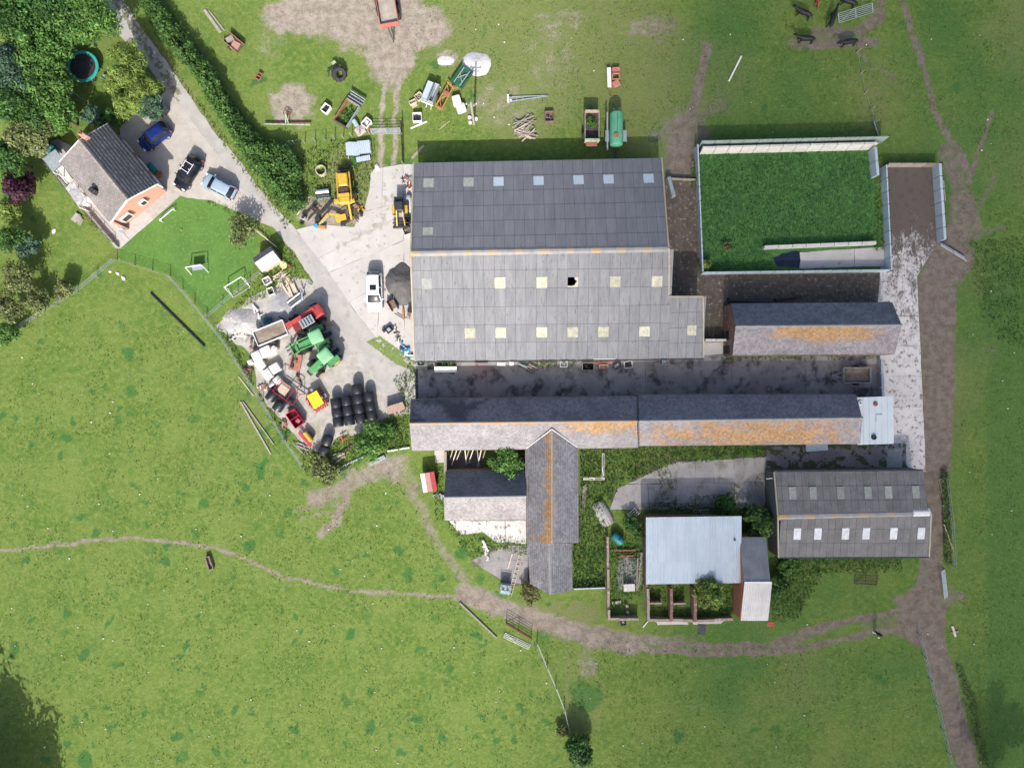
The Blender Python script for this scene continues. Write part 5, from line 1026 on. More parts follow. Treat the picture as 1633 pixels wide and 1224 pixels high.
# boxes, crates, pallets
def crate(label, px, py, deg, L, wd, h, mat, inner=None, name="crate", cat="crate", grp=None, open_=True):
    r = T(name, label, cat, px, py, deg, grp, h)
    if open_:
        for y in (-wd / 2, wd / 2): MB().box(0, y, h / 2, L, .06, h).build("side", mat, r)
        for x in (-L / 2, L / 2): MB().box(x, 0, h / 2, .06, wd - .06, h).build("end", mat, r)
        MB().box(0, 0, .04, L - .1, wd - .1, .06).build("base", inner or mat, r)
        if inner:
            m = MB()
            for k in range(5): m.box(random.uniform(-.25, .25) * L, random.uniform(-.25, .25) * wd, h * .45, L * .25, wd * .2, h * .4, random.uniform(0, 90))
            m.build("contents", inner, r)
    else:
        rings = [[Vector((x * L / 2 * k, y * wd / 2 * k, z)) for x, y in ((-1, -.8), (-.8, -1), (.8, -1), (1, -.8), (1, .8), (.8, 1), (-.8, 1), (-1, .8))] for k, z in ((.9, 0), (1, h * .2), (1.02, h * .6), (.92, h * .92), (.6, h)) ]
        MB().loft(rings).build("bag_body", mat, r, True); m = MB()
        for k in (-1, 1): m.bar((-L * .3, k * wd * .2, h), (L * .3, -k * wd * .2, h + .03), .08, .03)
        m.build("strap", mat, r)
    return r
crate("pale crate of stones standing alone west of the container frame", 519, 172, 55, .95, .8, .6, WHITE, STEEL)
crate("pale crate beside the container frame nearest the gate", 584, 195, 50, 1.0, .8, .6, WHITE, WBAG)
crate("pinkish full bag beside the container frame", 574, 207, 30, 1.2, 1.0, .5, M("pink_bag", (.5, .43, .38), scale=3), open_=False, name="bulk_bag", cat="bag")
crate("pale blue drum bag against the container frame", 566, 195, 30, .5, .9, .6, M("pale_blue", (.35, .5, .52), scale=3), open_=False, name="bulk_bag", cat="bag")
crate("square pale crate of black parts by the white post", 665, 186, 2, 1.0, .95, .6, WHITE, STEEL)
crate("square wooden pallet box tilted north west of the pale drill", 668, 153, 40, .8, .75, .4, WOODP, WOOD)
crate("narrow wooden box beside the square pallet box", 658, 162, 25, .8, .4, .35, WOODP, WOOD)
crate("splintered wooden board west of the pale drill", 661, 168, 35, .6, .25, .12, WOODP)
crate("northern pink white bulk bag beside the orange frame", 728, 159, 15, 1.0, 1.2, .7, WBAG, open_=False, name="bulk_bag", cat="bag")
crate("southern pink white bulk bag beside the telegraph pole", 735, 171, 20, 1.1, 1.0, .7, WBAG, open_=False, name="bulk_bag", cat="bag")
crate("brown plastic crate north of the wood pile", 876, 185, 2, 1.0, 1.15, .5, M("brown_crate", (.22, .15, .14), scale=3), MATS["brown_crate"])
for lb, px, py, dg, L_, w_ in (("white bulk bag nearest the earth filled trailer", 423, 560, 25, 1.3, 1.2), ("white bulk bag with grey lid at the fence side", 408, 567, 25, 1.1, 1.1), ("small white sack against the yard fence", 398, 577, 30, .6, .6), ("long white bulk bag in the middle of the bags", 414, 581, -55, 1.3, 1.1), ("white bulk bag at the south end of the bags", 425, 596, -55, 1.2, 1.0), ("white box with red mark beside the white bags", 437, 587, 30, 1.3, 1.1), ("white crate beside the red hay frame", 441, 606, 40, .9, .8), ("upright white sack beside the earth filled trailer", 435, 558, 60, 1.0, .7)):
    crate(lb, px, py, dg, L_, w_, random.uniform(.7, 1.0), WBAG, open_=False, name="bulk_bag", cat="bag")
implement("water_bowser", "small grey drum on a frame beside the wrapped bales", "drum", 434, 613, 40, [("drum", GALV, MB().cyl((-.3, 0, .6), (.3, 0, .6), .25)), ("stand", STEEL, B(0, 0, .2, .8, .6, .4))])
crate("teal plastic crate on the pale rubble heap", 426, 509, 0, .8, .5, .4, TEAL)
crate("white box north of the pale rubble heap by the weeds", 425, 447, 30, .85, .75, .6, WHITE, name="box", cat="box", inner=WBAG)
crate("white and purple crate among weeds by the lane", 431, 464, 20, .7, .8, .6, WHITE, STEEL)
# wood piles
def pile(label, px, py, deg, n, L, spread, mats, name="wood_pile", z=.08, cat="wood pile", fan=25, wd=.14):
    r = T(name, label, cat, px, py, deg)
    for k in range(n):
        b = MB().box(0, 0, 0, L * random.uniform(.55, 1.1), wd * random.uniform(.6, 1.3), .06).build("plank", mats[k % len(mats)], r)
        b.location = (random.uniform(-.3, .3) * L * .5, random.uniform(-spread, spread), z + .05 * (k % 5)); b.rotation_euler = (0, random.uniform(-.04, .04), math.radians(random.uniform(-fan, fan)))
    return r
pile("heap of weathered planks and battens beside the barn shadow", 836, 207, 10, 26, 2.6, 1.1, [WOOD, WOODP, WOOD], fan=35)
pile("stack of fresh pale boards at the lane edge above the red loader", 466, 464, -62, 16, 2.6, .6, [WOODP], fan=12, wd=.2)
pile("heap of broken boards in weeds north of the pale boards", 449, 441, 50, 10, 1.6, .5, [WOODP, WOOD], fan=30)
pile("scatter of rubble and splintered timber on the pale heap", 390, 523, 20, 24, 1.7, 1.4, [WOOD, STONE, WBAG], fan=80, name="rubble_pile", cat="rubble")
pile("stacked rusty steel beams in the walled enclosure", 998, 881, 2, 7, 2.7, .55, [RUST], name="beam_stack", cat="beams", fan=2)
pile("old timber beams leaning in the walled enclosure", 1019, 905, 88, 6, 4.5, .35, [WOOD], name="beam_stack", cat="beams", fan=4)
pile("small stack of grey boards beside the cross wing", 932, 790, 88, 9, 2.6, .35, [WOOD], fan=6)
pile("pallet and loose slats south of the black bales", 540, 727, 30, 10, 1.4, .5, [WOODP, WOOD], fan=8)
pile("rotting sleepers beside the red harrow south of the bales", 556, 715, 33, 4, 3.4, .12, [WOODD], fan=3)
pile("broken door frame timber in weeds by the yard corner", 482, 716, -52, 6, 1.9, .5, [WOOD], fan=40)
pile("paving stones and boards laid below the bungalow terrace", 126, 350, 55, 6, 1.0, .5, [PATIO, WOOD], fan=10, cat="paving", name="paving_stones", wd=.5)
for q, (lb, px, py, dg, n_, L_, sp, mt, f_) in enumerate((("scrap iron and rubble heaped north of the earth filled trailer", 415, 505, 30, 26, .9, 1.2, [STONE, WOOD, RUST, GALVD, WBAG], 85), ("loose grey rubble and slates at the fence corner of the yard", 378, 530, -30, 26, .7, 1.1, [STONE, PATIO, WBAG, STEEL], 85),
    ("bent tin and rods between the trailer and white bags", 405, 548, 10, 14, 1.0, .6, [GALVD, RUST, STEEL], 80), ("rusty chains and bars behind the white bags", 396, 590, -50, 14, .9, .4, [RUST, STEEL, WOODD], 60), ("scrap wood and wire below the white bags", 420, 618, -55, 14, 1.0, .4, [WOOD, RUST, WBAG], 60),
    ("broken boards and brackets beside the crimson hopper", 452, 676, -50, 12, .9, .4, [WOOD, RUST, WOODD], 60), ("rusty plough shares beside the red loader's wheels", 452, 512, 30, 12, .8, .6, [RUST, STEEL, REDP], 80), ("odd metal parts lying between tractors and yellow topped machine", 478, 606, 20, 10, .5, 1.0, [RUST, STEEL], 85),
    ("broken concrete and slates below the slate cowshed", 775, 876, 10, 26, .6, 1.3, [STONE, PATIO, WBAG], 85), ("broken bricks at the enclosure's south end", 1000, 972, 5, 20, .4, .7, [RUST, STONE, BRICK], 85), ("scrap timber and tyres along the wall south west of the long range", 700, 790, 85, 18, .6, .5, [STEEL, WOOD, GALVD], 80),
    ("scattered offcuts by the hooped wheel rake", 572, 330, 60, 10, .7, .6, [RUST, WOOD, YEL], 85), ("scrap parts in the grass south of the container full of weeds", 590, 205, 20, 10, .6, .5, [RUST, GALVD, WOOD], 85))):
    pile(lb, px, py, dg, n_, L_, sp, mt, name="scrap_heap", cat="scrap", fan=f_, wd=.2)
implement("small_red_harrow", "small red spiked harrow in weeds south of the bales", "harrow", 547, 699, 30, [("frame", REDP, MB().bar((-.4, -.3, .35), (.5, -.2, .35), .08, .08).bar((-.4, .3, .35), (.5, .3, .35), .08, .08).bar((-.2, -.3, .35), (0, .4, .5), .08, .08)), ("spike", RUST, MB().bar((.5, -.2, .3), (.8, -.4, .1), .05, .05).bar((.5, .2, .3), (.8, .3, .1), .05, .05))])
# gravel heap etc.
def heap(name, label, px, py, rx, ry, h, mat, seed=1, cat="heap"):
    v = W(px, py); n, m = 40, 14; V = [(0, 0, h)]; F = []
    for j in range(1, m + 1):
        for i in range(n):
            a_ = 2 * math.pi * i / n; k = j / m; rr = k * (1 + .25 * (float(fbm(np.array([math.cos(a_) * 1.6 + seed * 9]), np.array([math.sin(a_) * 1.6]), seed, 3)[0]) - .5) * 2)
            x, y = rx * rr * math.cos(a_), ry * rr * math.sin(a_); V.append((x, y, h * (1 - k) ** .9 * (.75 + .5 * float(fbm(np.array([x * 1.2]), np.array([y * 1.2]), seed + 5, 4)[0])) - (.03 if j == m else 0)))
    for i in range(n): F.append((0, 1 + i, 1 + (i + 1) % n))
    for j in range(m - 1):
        for i in range(n): F.append((1 + j * n + i, 1 + (j + 1) * n + i, 1 + (j + 1) * n + (i + 1) % n, 1 + j * n + (i + 1) % n))
    o = mesh_obj(name, V, F, mat, None, True); o.location = (v.x, v.y, 0); return tag(o, label, cat)
heap("gravel_heap", "low heap of pale gravel beside the dark green machine", 760, 102, 1.75, 1.5, .5, HEAPW, 2)
heap("sand_patch", "thin scatter of pale sand west of the gravel heap", 711, 97, 1.1, .6, .06, HEAPW, 4)
heap("road_planings_heap", "dark heap of road planings against the great barn", 640, 453, 2.0, 2.5, 1.1, HEAP, 3)
heap("rubble_heap", "pale heap of rubble in the corner of the machinery yard", 390, 515, 2.6, 1.8, .6, M("rubble_pale", (.42, .40, .385), (.3, .285, .27), scale=3, bump=.6, bscale=5), 6)
heap("chippings_heap", "grey stone chippings heap beside the pale boards", 452, 490, 1.5, 2.2, .6, M("chippings", (.36, .355, .36), (.27, .265, .27), scale=5, bump=.6, bscale=9), 8)
# telegraph pole
r = T("telegraph_pole", "tall wooden telegraph pole standing beside the pink white bags", "pole", 756, 198, 0)
MB().cyl((0, 0, -.2), (0, 0, 5.9), .15, .11, 10).build("shaft", WOOD, r); MB().box(0, .1, 5.3, 1.3, .1, .1).build("cross_arm", WOOD, r); MB().box(0, .1, 4.9, .8, .08, .08).build("cross_arm", WOOD, r)
for x in (-.55, 0, .55): MB().cyl((x, .1, 5.35), (x, .1, 5.5), .05).build("insulator", WHITE, r)
for dx, dy, R_ in ((-6, -2, .2), (3, -8, .22), (-7, -10, .22)): tag(MB().lathe((*W(756 + dx, 198 + dy).xy, .12), (0, 0, 1), [(.04, -.12), (R_, -.12), (R_, .08), (R_ * .6, .13), (.03, .13)], 12).build("bucket", WHITE, None, True), "small white tub at the foot of the telegraph pole", "tub", "white tubs round the telegraph pole")
# corrugated sheets pile, concrete ring
r = T("tin_sheets", "stack of pale corrugated tin sheets in grass west of the rutted track", "sheets", 573, 239, 2)
for x in (-1.2, 0, 1.1): MB().box(x, -.3, .19, .12, 1.6, .4).build("bearer", WOOD, r)
for k, (x, y, w_, l_, a_) in enumerate(((-1.45, -.75, 2.9, 1.5, 2), (-1.3, -.8, 1.4, 1.6, -3), (0, -.7, 1.4, 1.5, 4), (-.2, -1.7, 1.6, .6, 8))):
    o = bpy.data.objects.new("sheet", corr_mesh(w_, l_, TIN, .22, .03)); link(o, r); o.matrix_local = Matrix.Translation((x, y, .42 + .1 * k)) @ Matrix.Rotation(math.radians(a_), 4, 'Z')
r = tag(MB().lathe((*W(512, 272, .5).xy, .35), (0, 0, 1), [(.52, -.35), (.62, -.35), (.62, .35), (.52, .35), (.52, -.35)], 24, False).build("concrete_ring", M("ring_pale", (.5, .47, .32), scale=3), None, True), "round concrete well ring in weeds beside the yellow digger", "ring")
# ------------------------------------------------------------------ yellow diggers and attachments
r = T("digger", "old yellow backhoe digger with fork carriage parked at the weedy yard edge", "digger", 548, 302, 96, h=1.6)
MB().box(.3, 0, .75, 3.3, 1.0, .4).build("chassis", STEEL, r)
for s in (-1, 1):
    t = wheel(r, -.55, s * .95, .65, .65, .42, YEL); tread(t, -.55, s * .95, .65, .65, .42, 16); wheel(r, 1.7, s * .8, .4, .4, .28, YEL); MB().bar((-1.3, s * .78, 1.5), (2.1, s * .72, 1.1), .15, .28).build("loader_arm", YEL, r)
MB().loft([[Vector((x, y, z)) for x, y in ((.35, -.62), (1.9, -.55), (1.95, .55), (.35, .62))] for z in (.9, 1.65)] + [[Vector((x, y, 1.78)) for x, y in ((.5, -.5), (1.75, -.45), (1.8, .45), (.5, .5))]]).build("bonnet", YEL, r, True)
MB().box(-.15, 0, 1.35, .9, 1.15, .9).build("cab_well", M("seat_brown", (.09, .05, .035), scale=4), r); MB().box(-.7, 0, 1.9, .35, 1.3, .12).build("cab_frame", YEL, r)
for s in (-1, 1): MB().cyl((.3, s * .55, 1.3), (.3, s * .55, 2.1), .05).build("cab_pillar", YEL, r)
MB().box(-1.15, .05, 1.2, .8, 1.2, .8).build("rear_hood", YEL, r); MB().box(-1.2, .85, 1.3, .5, .9, .25).box(-1.3, -.75, 1.2, .45, .6, .25, 10).build("stabiliser", YEL, r); MB().bar((-1.4, -.3, 1.1), (-3.3, -.35, .6), .22, .3).build("dipper", YEL, r)
MB().box(2.45, 0, .5, .12, 1.5, .5).build("fork_carriage", RUST, r)
for y in (-.6, -.3, 0, .3, .6): MB().bar((2.4, y, .5), (3.0, y, .35), .09, .08).build("fork_tine", STEEL, r)
m = MB(); m.bar((-3.2, -.35, .6), (-3.6, .7, .35), .2, .25).box(-3.6, .8, .3, .5, .5, .4).build("digger_bucket", STEEL, r)
r = T("excavator_arm", "yellow excavator boom with bucket lying on the concrete", "digger arm", 528, 349, 14, h=.5)
MB().bar((-1.5, -.25, .35), (-.1, .55, .75), .2, .28).bar((-.1, .55, .75), (1.1, .2, .5), .2, .26).build("boom", YEL, r); MB().bar((-1.1, -.2, .55), (-.1, .3, .85), .1, .1).build("ram", GALV, r); MB().box(-1.3, -.6, .3, .9, .35, .4, -20).build("linkage", RUSTO, r)
MB().loft([[Vector((x, y, z)) for x, y, z in ((.55, -.45, .02), (1.7, -.45, .02), (1.7, .1, .02), (.55, .1, .02))], [Vector((x, y, z)) for x, y, z in ((.5, -.5, .5), (1.75, -.5, .5), (1.75, .2, .55), (.5, .2, .55))]]).build("bucket", YEL, r)
tag(MB().lathe((*W(503, 359, .6).xy, .3), (0, 0, 1), [(.05, -.3), (.25, -.3), (.27, 0), (.25, .3), (.05, .32)], 16).build("barrel", SKYB, None, True), "small bright blue barrel beside the yellow boom", "barrel")
tag(MB().lathe((*W(506, 348, .6).xy, .35), (0, 0, 1), [(.05, -.35), (.3, -.35), (.32, 0), (.3, .33), (.05, .36)], 16).build("barrel", STEEL, None, True), "dark steel barrel beside the bright blue barrel", "barrel")
implement("field_roller", "short steel roller bucket lying in weeds west of the digger", "bucket", 515, 308, 6, [("drum", GALV, MB().cyl((-.75, .15, .45), (.75, .15, .45), .3)), ("blade", STEEL, B(0, -.25, .4, 1.5, .3, .6)), ("lip", GALVD, B(0, -.55, .12, 1.5, .25, .08)), ("end_plate", STEEL, B(-.78, 0, .4, .06, .9, .7)), ("end_plate", STEEL, B(.78, 0, .4, .06, .9, .7))])
implement("pto_cultivator", "tangle of rusty cultivator wheels and bars at the hedge end", "cultivator", 493, 337, 45, [("bar", WOODP, MB().bar((-1.3, .8, .15), (.6, 1.1, .2), .1, .1)), ("frame", STEEL, MB().bar((-1.2, 0, .4), (1.1, .1, .4), .12, .14).bar((-.9, -.6, .3), (1.0, -.5, .3), .1, .1)), ("wheel", RUB, MB().cyl((-.9, -.2, .35), (-.9, .1, .35), .35).cyl((.7, -.2, .35), (.7, .1, .35), .35)), ("tine", RUST, MB().bar((.2, 0, .4), (.3, -.7, .1), .07, .07).bar((.6, 0, .4), (.8, -.7, .1), .07, .07).bar((1, 0, .4), (1.3, -.6, .1), .07, .07))])
tag(MB().lathe((*W(483, 346, .6).xy, .3), (0, 0, 1), [(.08, -.3), (.3, -.3), (.3, .3), (.2, .32), (.1, .2), (.05, .2)], 16).build("milk_churn", GALV, None, True), "shiny steel drum at the lane edge by the hedge end", "drum")
flat_tyre(482, 355, 0, "car wheel lying flat at the lane edge by the hedge end", .28)
implement("hoop_wheel_rake", "thin round wheel hoops and bars beside the excavator boom", "rake", 562, 345, -30, [("hoop", RUST, MB().lathe((0, 0, .3), (.1, .2, 1), [(.62, -.02), (.66, 0), (.62, .03), (.62, -.02)], 24, False)), ("hoop", RUST, MB().lathe((-.5, .3, .35), (.3, 0, 1), [(.45, -.02), (.49, 0), (.45, .03), (.45, -.02)], 20, False)), ("bar", STEEL, MB().bar((-1.2, .6, .3), (.9, -.2, .3), .1, .1).bar((-.9, 1.0, .3), (-.2, -.9, .3), .08, .08).bar((-1.6, .2, .4), (-.7, 1.7, .6), .1, .1)), ("tyre", RUB, MB().cyl((.6, .7, .4), (.75, .85, .4), .4))])
bar_thing("ram", "grey hydraulic arm lying on the yard west of the digger", "arm", (513, 340), (531, 319), .28, .3, STEEL)
r = T("compact_loader", "compact black loader with yellow wheels parked by the great barn wall", "loader", 637, 332, -88, h=1.2)
MB().loft([[Vector((x, y, z)) for x, y in ((-1.2, -.5), (.3, -.55), (.4, .55), (-1.2, .5))] for z in (.5, 1.5)] + [[Vector((x, y, 1.6)) for x, y in ((-1.0, -.4), (.2, -.45), (.3, .45), (-1.0, .4))]]).build("body", STEEL, r, True); MB().box(-.1, 0, 1.9, .9, .95, .08).build("cab_roof", STEEL, r)
for x, y in ((-.5, -.4), (-.5, .4), (.3, -.4), (.3, .4)): MB().cyl((x, y, 1.3), (x, y, 1.9), .04).build("cab_pillar", STEEL, r)
for s in (-1, 1): wheel(r, .1, s * .75, .5, .5, .3, YEL); MB().box(.1, s * .75, 1.06, .9, .32, .08).build("mudguard", YEL, r)
wheel(r, 1.2, -.5, .35, .35, .22, YEL); wheel(r, 1.2, .5, .35, .35, .22, YEL); MB().bar((.3, -.35, 1.3), (2.0, -.45, .5), .14, .2).bar((.3, .3, 1.2), (2.0, .5, .5), .1, .14).build("loader_arm", YEL, r); MB().box(1.5, 0, .5, .15, 1.9, .2).box(2.0, .0, .4, .2, 1.9, .5).build("fork_frame", STEEL, r)
crate("black plastic box beside the compact loader", 651, 352, 15, 1.0, .9, .5, BLACK, STEEL); crate("square white crate with wire inside at the barn wall", 650, 366, 20, 1.1, 1.0, .5, WBAG, WOOD)
tag(MB().lathe((*W(651, 314, .6).xy, .3), (0, 0, 1), [(.05, -.3), (.3, -.3), (.32, .1), (.2, .3), (.05, .32)], 14).build("milk_churn", GALV, None, True), "round grey drum against the barn wall by the compact loader", "drum")
bar_thing("pipe", "white pipe along the barn wall beside the compact loader", "pipe", (653, 320), (655, 343), .14, .12, WHITE)
pile("scrap metal heap at the north west corner of the great barn", 649, 288, 80, 14, 1.1, .5, [RUST, GALV, STEEL, WHITE], name="scrap_heap", cat="scrap", fan=80)
pile("coiled hose and scrap against the barn wall above the loader", 652, 298, 60, 8, .8, .4, [STEEL, RUST, WBAG], name="scrap_heap", cat="scrap", fan=80)
# yard clutter by the white estate car
implement("wooden_crate_scrap", "broken brown wooden bin beside the dark planings heap", "bin", 625, 487, 20, [("panel", WOODD, B(-.3, 0, .4, .08, 1.3, .7, 10)), ("panel", M("brown_ply", (.32, .22, .16), scale=3), B(.1, .1, .35, .7, 1.0, .08, 10, 18)), ("panel", WOODD, B(.5, 0, .35, .08, 1.2, .6, 5)), ("panel", STEEL, B(0, .75, .3, .9, .07, .5, 20))])
implement("orange_scraper", "rusty orange scraper with grey drum against the barn wall", "scraper", 649, 500, 0, [("frame", RUSTO, MB().bar((-.5, .6, .3), (-.4, -.7, .3), .2, .12).bar((.1, .5, .3), (.3, -.7, .3), .1, .1)), ("drum", STEEL, MB().cyl((.3, .7, .4), (.35, .1, .4), .26)), ("hub", RUST, MB().cyl((.25, -.1, .5), (.25, -.1, .65), .22))])
implement("bent_tubes", "bent grey tubes lying on the yard by the orange scraper", "tubes", 636, 505, -35, [("tube", GALVD, MB().cyl((-.7, 0, .08), (.6, .1, .08), .04).cyl((.6, .1, .08), (.8, .5, .08), .04)), ("tube", GALVD, MB().cyl((-.5, .25, .08), (.7, .3, .08), .04))])
implement("generator", "small black engine block lying on the yard edge", "engine", 620, 525, 40, [("frame", STEEL, MB().open_box(0, 0, 0, .8, .7, .4)), ("engine", GALVD, B(0, 0, .35, .45, .4, .35)), ("cover", STEEL, B(-.5, .3, .25, .4, .4, .3))])
pile("scatter of small machine parts on the yard near the verge", 634, 534, 20, 16, .6, .9, [STEEL, WBAG, RUST, GALV], name="scrap_heap", cat="scrap", fan=85)
pile("heap of coloured plastic rubbish at the barn's south west corner", 647, 560, 40, 30, .9, .9, [BLACK, WBAG, TEAL, STEEL, SKYB, WHITE], name="rubbish_heap", cat="rubbish", fan=85, wd=.3)
# ------------------------------------------------------------------ bales
def bale_mesh():
    m = MB().lathe((0, 0, .62), (0, 1, 0), [(.05, -.585), (.45, -.59), (.57, -.55), (.615, -.46), (.625, 0), (.615, .46), (.57, .55), (.45, .59), (.05, .585)], 24); return m
proto = None
def bale(px, py, deg, label, grp=None, z=0.0):
    global proto
    if proto is None: o = bale_mesh().build("wrapped_bale", BLACK, None, True); proto = o.data
    else: o = bpy.data.objects.new("wrapped_bale", proto); col.objects.link(o)
    v = W(px, py, 1.0); o.location = (v.x, v.y, z); o.rotation_euler = (0, 0, math.radians(deg + random.uniform(-2, 2))); o.scale = (random.uniform(.97, 1.02), 1, random.uniform(.96, 1.02)); tag(o, label, "bale", grp)
for px, py in ((534.4, 642.3), (536, 656.8), (538, 672.5), (551.5, 638.7), (553.5, 654.4), (556, 670), (568.5, 620.3), (570, 635.6), (572, 651), (574, 666.6), (588, 632), (590, 647), (592, 661.8)): bale(px, py, 7, *(("black wrapped bale jutting out beyond its neighbours at the lane end of the block",) if py < 621 else ("black wrapped round bale in the block of bales", "bales stacked in a block")))
bale(520.4, 702.5, -20, "northern of two black wrapped bales beside the red and yellow sprayer"); bale(515, 719, -20, "southern of two black wrapped bales beside the weeds")
bale(431.5, 631, -35, "black wrapped bale against the yard fence by the red hay frame"); bale(443, 647.5, -35, "black wrapped bale below the red hay frame nearest the fence"); bale(458, 642, -35, "black wrapped bale tucked under the red hay frame")
# ------------------------------------------------------------------ red and yellow implements
r = T("hay_trailer", "tall open red tubular trailer frame over the wrapped bales", "frame", 458, 626, -35, h=1.3); hh = 1.6
for y in (-.75, .75): MB().bar((-1.4, y, hh), (1.4, y, hh), .07, .07).build("top_rail", CRIM, r)
for x in (-1.4, .5, 1.4): MB().bar((x, -.75, hh), (x, .75, hh), .06, .06).build("cross_rail", CRIM, r)
for x in (-1.4, 1.4):
    for y in (-.75, .75): MB().bar((x, y, 0), (x, y, hh), .06, .06).build("upright", CRIM, r)
MB().box(-.8, 0, .5, 1.2, 1.3, .08).build("deck", WOODP, r); MB().bar((-1.4, .8, .5), (1.9, 1.0, .5), .06, .06).bar((-1.3, 1.0, .4), (1.9, 1.0, .4), .06, .06).build("drawbar", STEEL, r)
r = T("red_hopper", "crimson open hopper box with a divider beside the weeds", "hopper", 470.5, 667, -55, h=.8); MB().open_box(0, 0, .2, 2.0, 1.25, .75, .06).build("hopper", CRIM, r); MB().box(-.1, 0, .6, .06, 1.15, .7).build("divider", CRIM, r); MB().box(0, 0, .1, 1.6, .9, .2).build("skid", STEEL, r); MB().box(.4, .1, .5, .5, .5, .4, 20).build("auger_box", M("faded_crimson", (.45, .12, .16), scale=3), r)
r = T("yellow_spreader", "red machine with flat bright yellow hopper cover", "spreader", 503, 637, -60, h=1.1); MB().loft([[Vector((x * k, y * k, z)) for x, y in ((-.85, -.65), (.85, -.65), (.85, .65), (-.85, .65))] for k, z in ((.5, .45), (1, 1.05), (1, 1.15))]).build("hopper", YELB, r); MB().bar((-1.0, -.8, .6), (1.0, -.8, .6), .12, .2).bar((-1.0, .8, .6), (1.0, .8, .6), .12, .2).bar((-1.0, -.8, .6), (-1.0, .8, .6), .12, .2).bar((1.0, -.8, .6), (1.0, .8, .6), .12, .2).build("frame", REDP, r)
for k in range(6): MB().box(1.15, -.7 + k * .28, .45, .28, .14, .25, random.uniform(-30, 30)).build("coulter", REDP, r); MB().box(-1.0 + k * .36, .95, .5, .2, .16, .3, random.uniform(-30, 30)).build("bracket", M("dark_red2", (.16, .03, .035), scale=3), r)
for x in (-.5, .2): MB().lathe((x, -1.0, .4), (.3, 1, 0), [(.05, -.1), (.33, -.1), (.33, .1), (.05, .1)], 16).build("drive_wheel", REDP, r, True)
r = T("sprayer", "red and yellow drum sprayer at the yard's south corner", "sprayer", 490, 697, -50, h=.6); MB().bar((-1.1, -.35, .5), (1.1, -.35, .5), .35, .1).build("red_rail", REDP, r); MB().cyl((-.6, .15, .6), (.7, .15, .6), .28, n=16).build("tank", YEL, r); MB().box(.0, .45, .4, .9, .25, .4).build("pump", STEEL, r); MB().bar((-1, -.6, .3), (1.1, -.6, .3), .15, .1).build("boom", M("faded_red3", (.45, .25, .25), scale=3), r)
r = T("brown_trough", "brown steel feed box with sloping lid beside the long range", "feed box", 631, 650, 17, h=.5); MB().loft([[Vector((x, y, z)) for x, y, z in ((-1.0, -.45, 0), (1.0, -.45, 0), (1.0, .45, 0), (-1.0, .45, 0))], [Vector((x, y, z)) for x, y, z in ((-1.05, -.5, .35), (1.05, -.5, .35), (1.05, .35, .95), (-1.05, .35, .95))]]).build("box", M("brown_box", (.25, .175, .14), (.19, .13, .1), scale=4), r); MB().bar((-1.05, .38, .95), (1.05, .38, .95), .1, .08).build("lid_hinge", M("tan_edge", (.42, .31, .25), scale=4), r)
r = T("implement_rotavator", "rusty red rotavator with grey roller in front of the green loader tractor", "rotavator", 471, 577, 78, h=.4); MB().box(0, -.35, .45, 2.0, .7, .12).box(.75, -.25, .55, .4, .8, .2).build("deck", M("rotavator_red", (.36, .16, .11), (.28, .11, .08), scale=5), r); MB().cyl((-.7, .3, .35), (.7, .3, .35), .18).build("roller", STEEL, r); MB().bar((-.9, .6, .3), (1.2, .55, .3), .14, .14).bar((-.9, -.7, .3), (-.9, .7, .3), .14, .12).build("frame", MATS["rotavator_red"], r); MB().box(.1, -.1, .7, .4, .35, .35).build("gearbox", RUST, r)
r = T("flat_rake", "steel plough frame with grey plates between boards and red loader", "plough", 470, 478, 38, h=.5); 
for k in range(3): MB().box(0, -.4 + k * .35, .4, 1.9, .22, .1, 0, 0, 25).build("plate", STEEL if k % 2 else GALVD, r)
MB().bar((.8, -.7, .6), (1.3, .6, .6), .12, .12).bar((.4, -.6, .5), (1.6, .3, .6), .1, .1).bar((-1.0, -.8, .3), (-1.0, .6, .3), .1, .1).build("frame", GALV, r)
tag(bar_thing("slab", "square grey paving slab in front of the red loader", "slab", (461, 505), (470, 511), 1.2, .08, CONCG), "square grey paving slab in front of the red loader", "slab")
bar_thing("slab", "tan paving slab between red loader and green tractor", "slab", (463, 527), (474, 522), .9, .08, CONC)
# ------------------------------------------------------------------ things along the barn's south wall
r = T("cattle_trough", "long white bath shaped trough beside a dark doorway of the barn", "trough", 711, 588.5, 0); MB().loft([[Vector((x * k, y * k, z)) for x, y in ((-1.3, -.3), (-1.1, -.36), (1.2, -.36), (1.3, -.3), (1.3, .3), (-1.3, .3))] for k, z in ((.9, 0), (1, .35), (1, .4))]).build("trough", WHITE, r, True)
bar_thing("doorway_pit", "dark open pit in front of the barn behind the white trough", "pit", (697, 579), (727, 579), .75, .02, DARKI, .05)
def junk(label, px, py, deg, L, wd, h, mat, inner=None): return crate(label, px, py, deg, L, wd, h, mat, inner, "crate", "crate")
implement("rotten_pallet", "tilted brown pallet with block on the concrete road", "pallet", 848, 587, 60, [("deck", M("pallet_brown", (.22, .17, .16), scale=4), B(0, 0, .25, .9, 1.1, .1)), ("slat", WOOD, MB().box(-.3, 0, .34, .12, 1.1, .05).box(0, 0, .34, .12, 1.1, .05).box(.3, 0, .34, .12, 1.1, .05)), ("runner", WOOD, B(0, .45, .1, .9, .12, .2)), ("runner", WOOD, B(0, -.45, .1, .9, .12, .2)), ("pole", GALVD, MB().bar((-.2, .5, .4), (-.3, 1.6, .2), .2, .1))])
junk("dark open crate with pale wooden rim against the barn wall", 938, 584, 0, 1.35, .85, .5, WOOD, DARKI); junk("pale wire crate beside the dark open crate", 899, 580, 0, .8, .7, .4, WBAG, GALV)
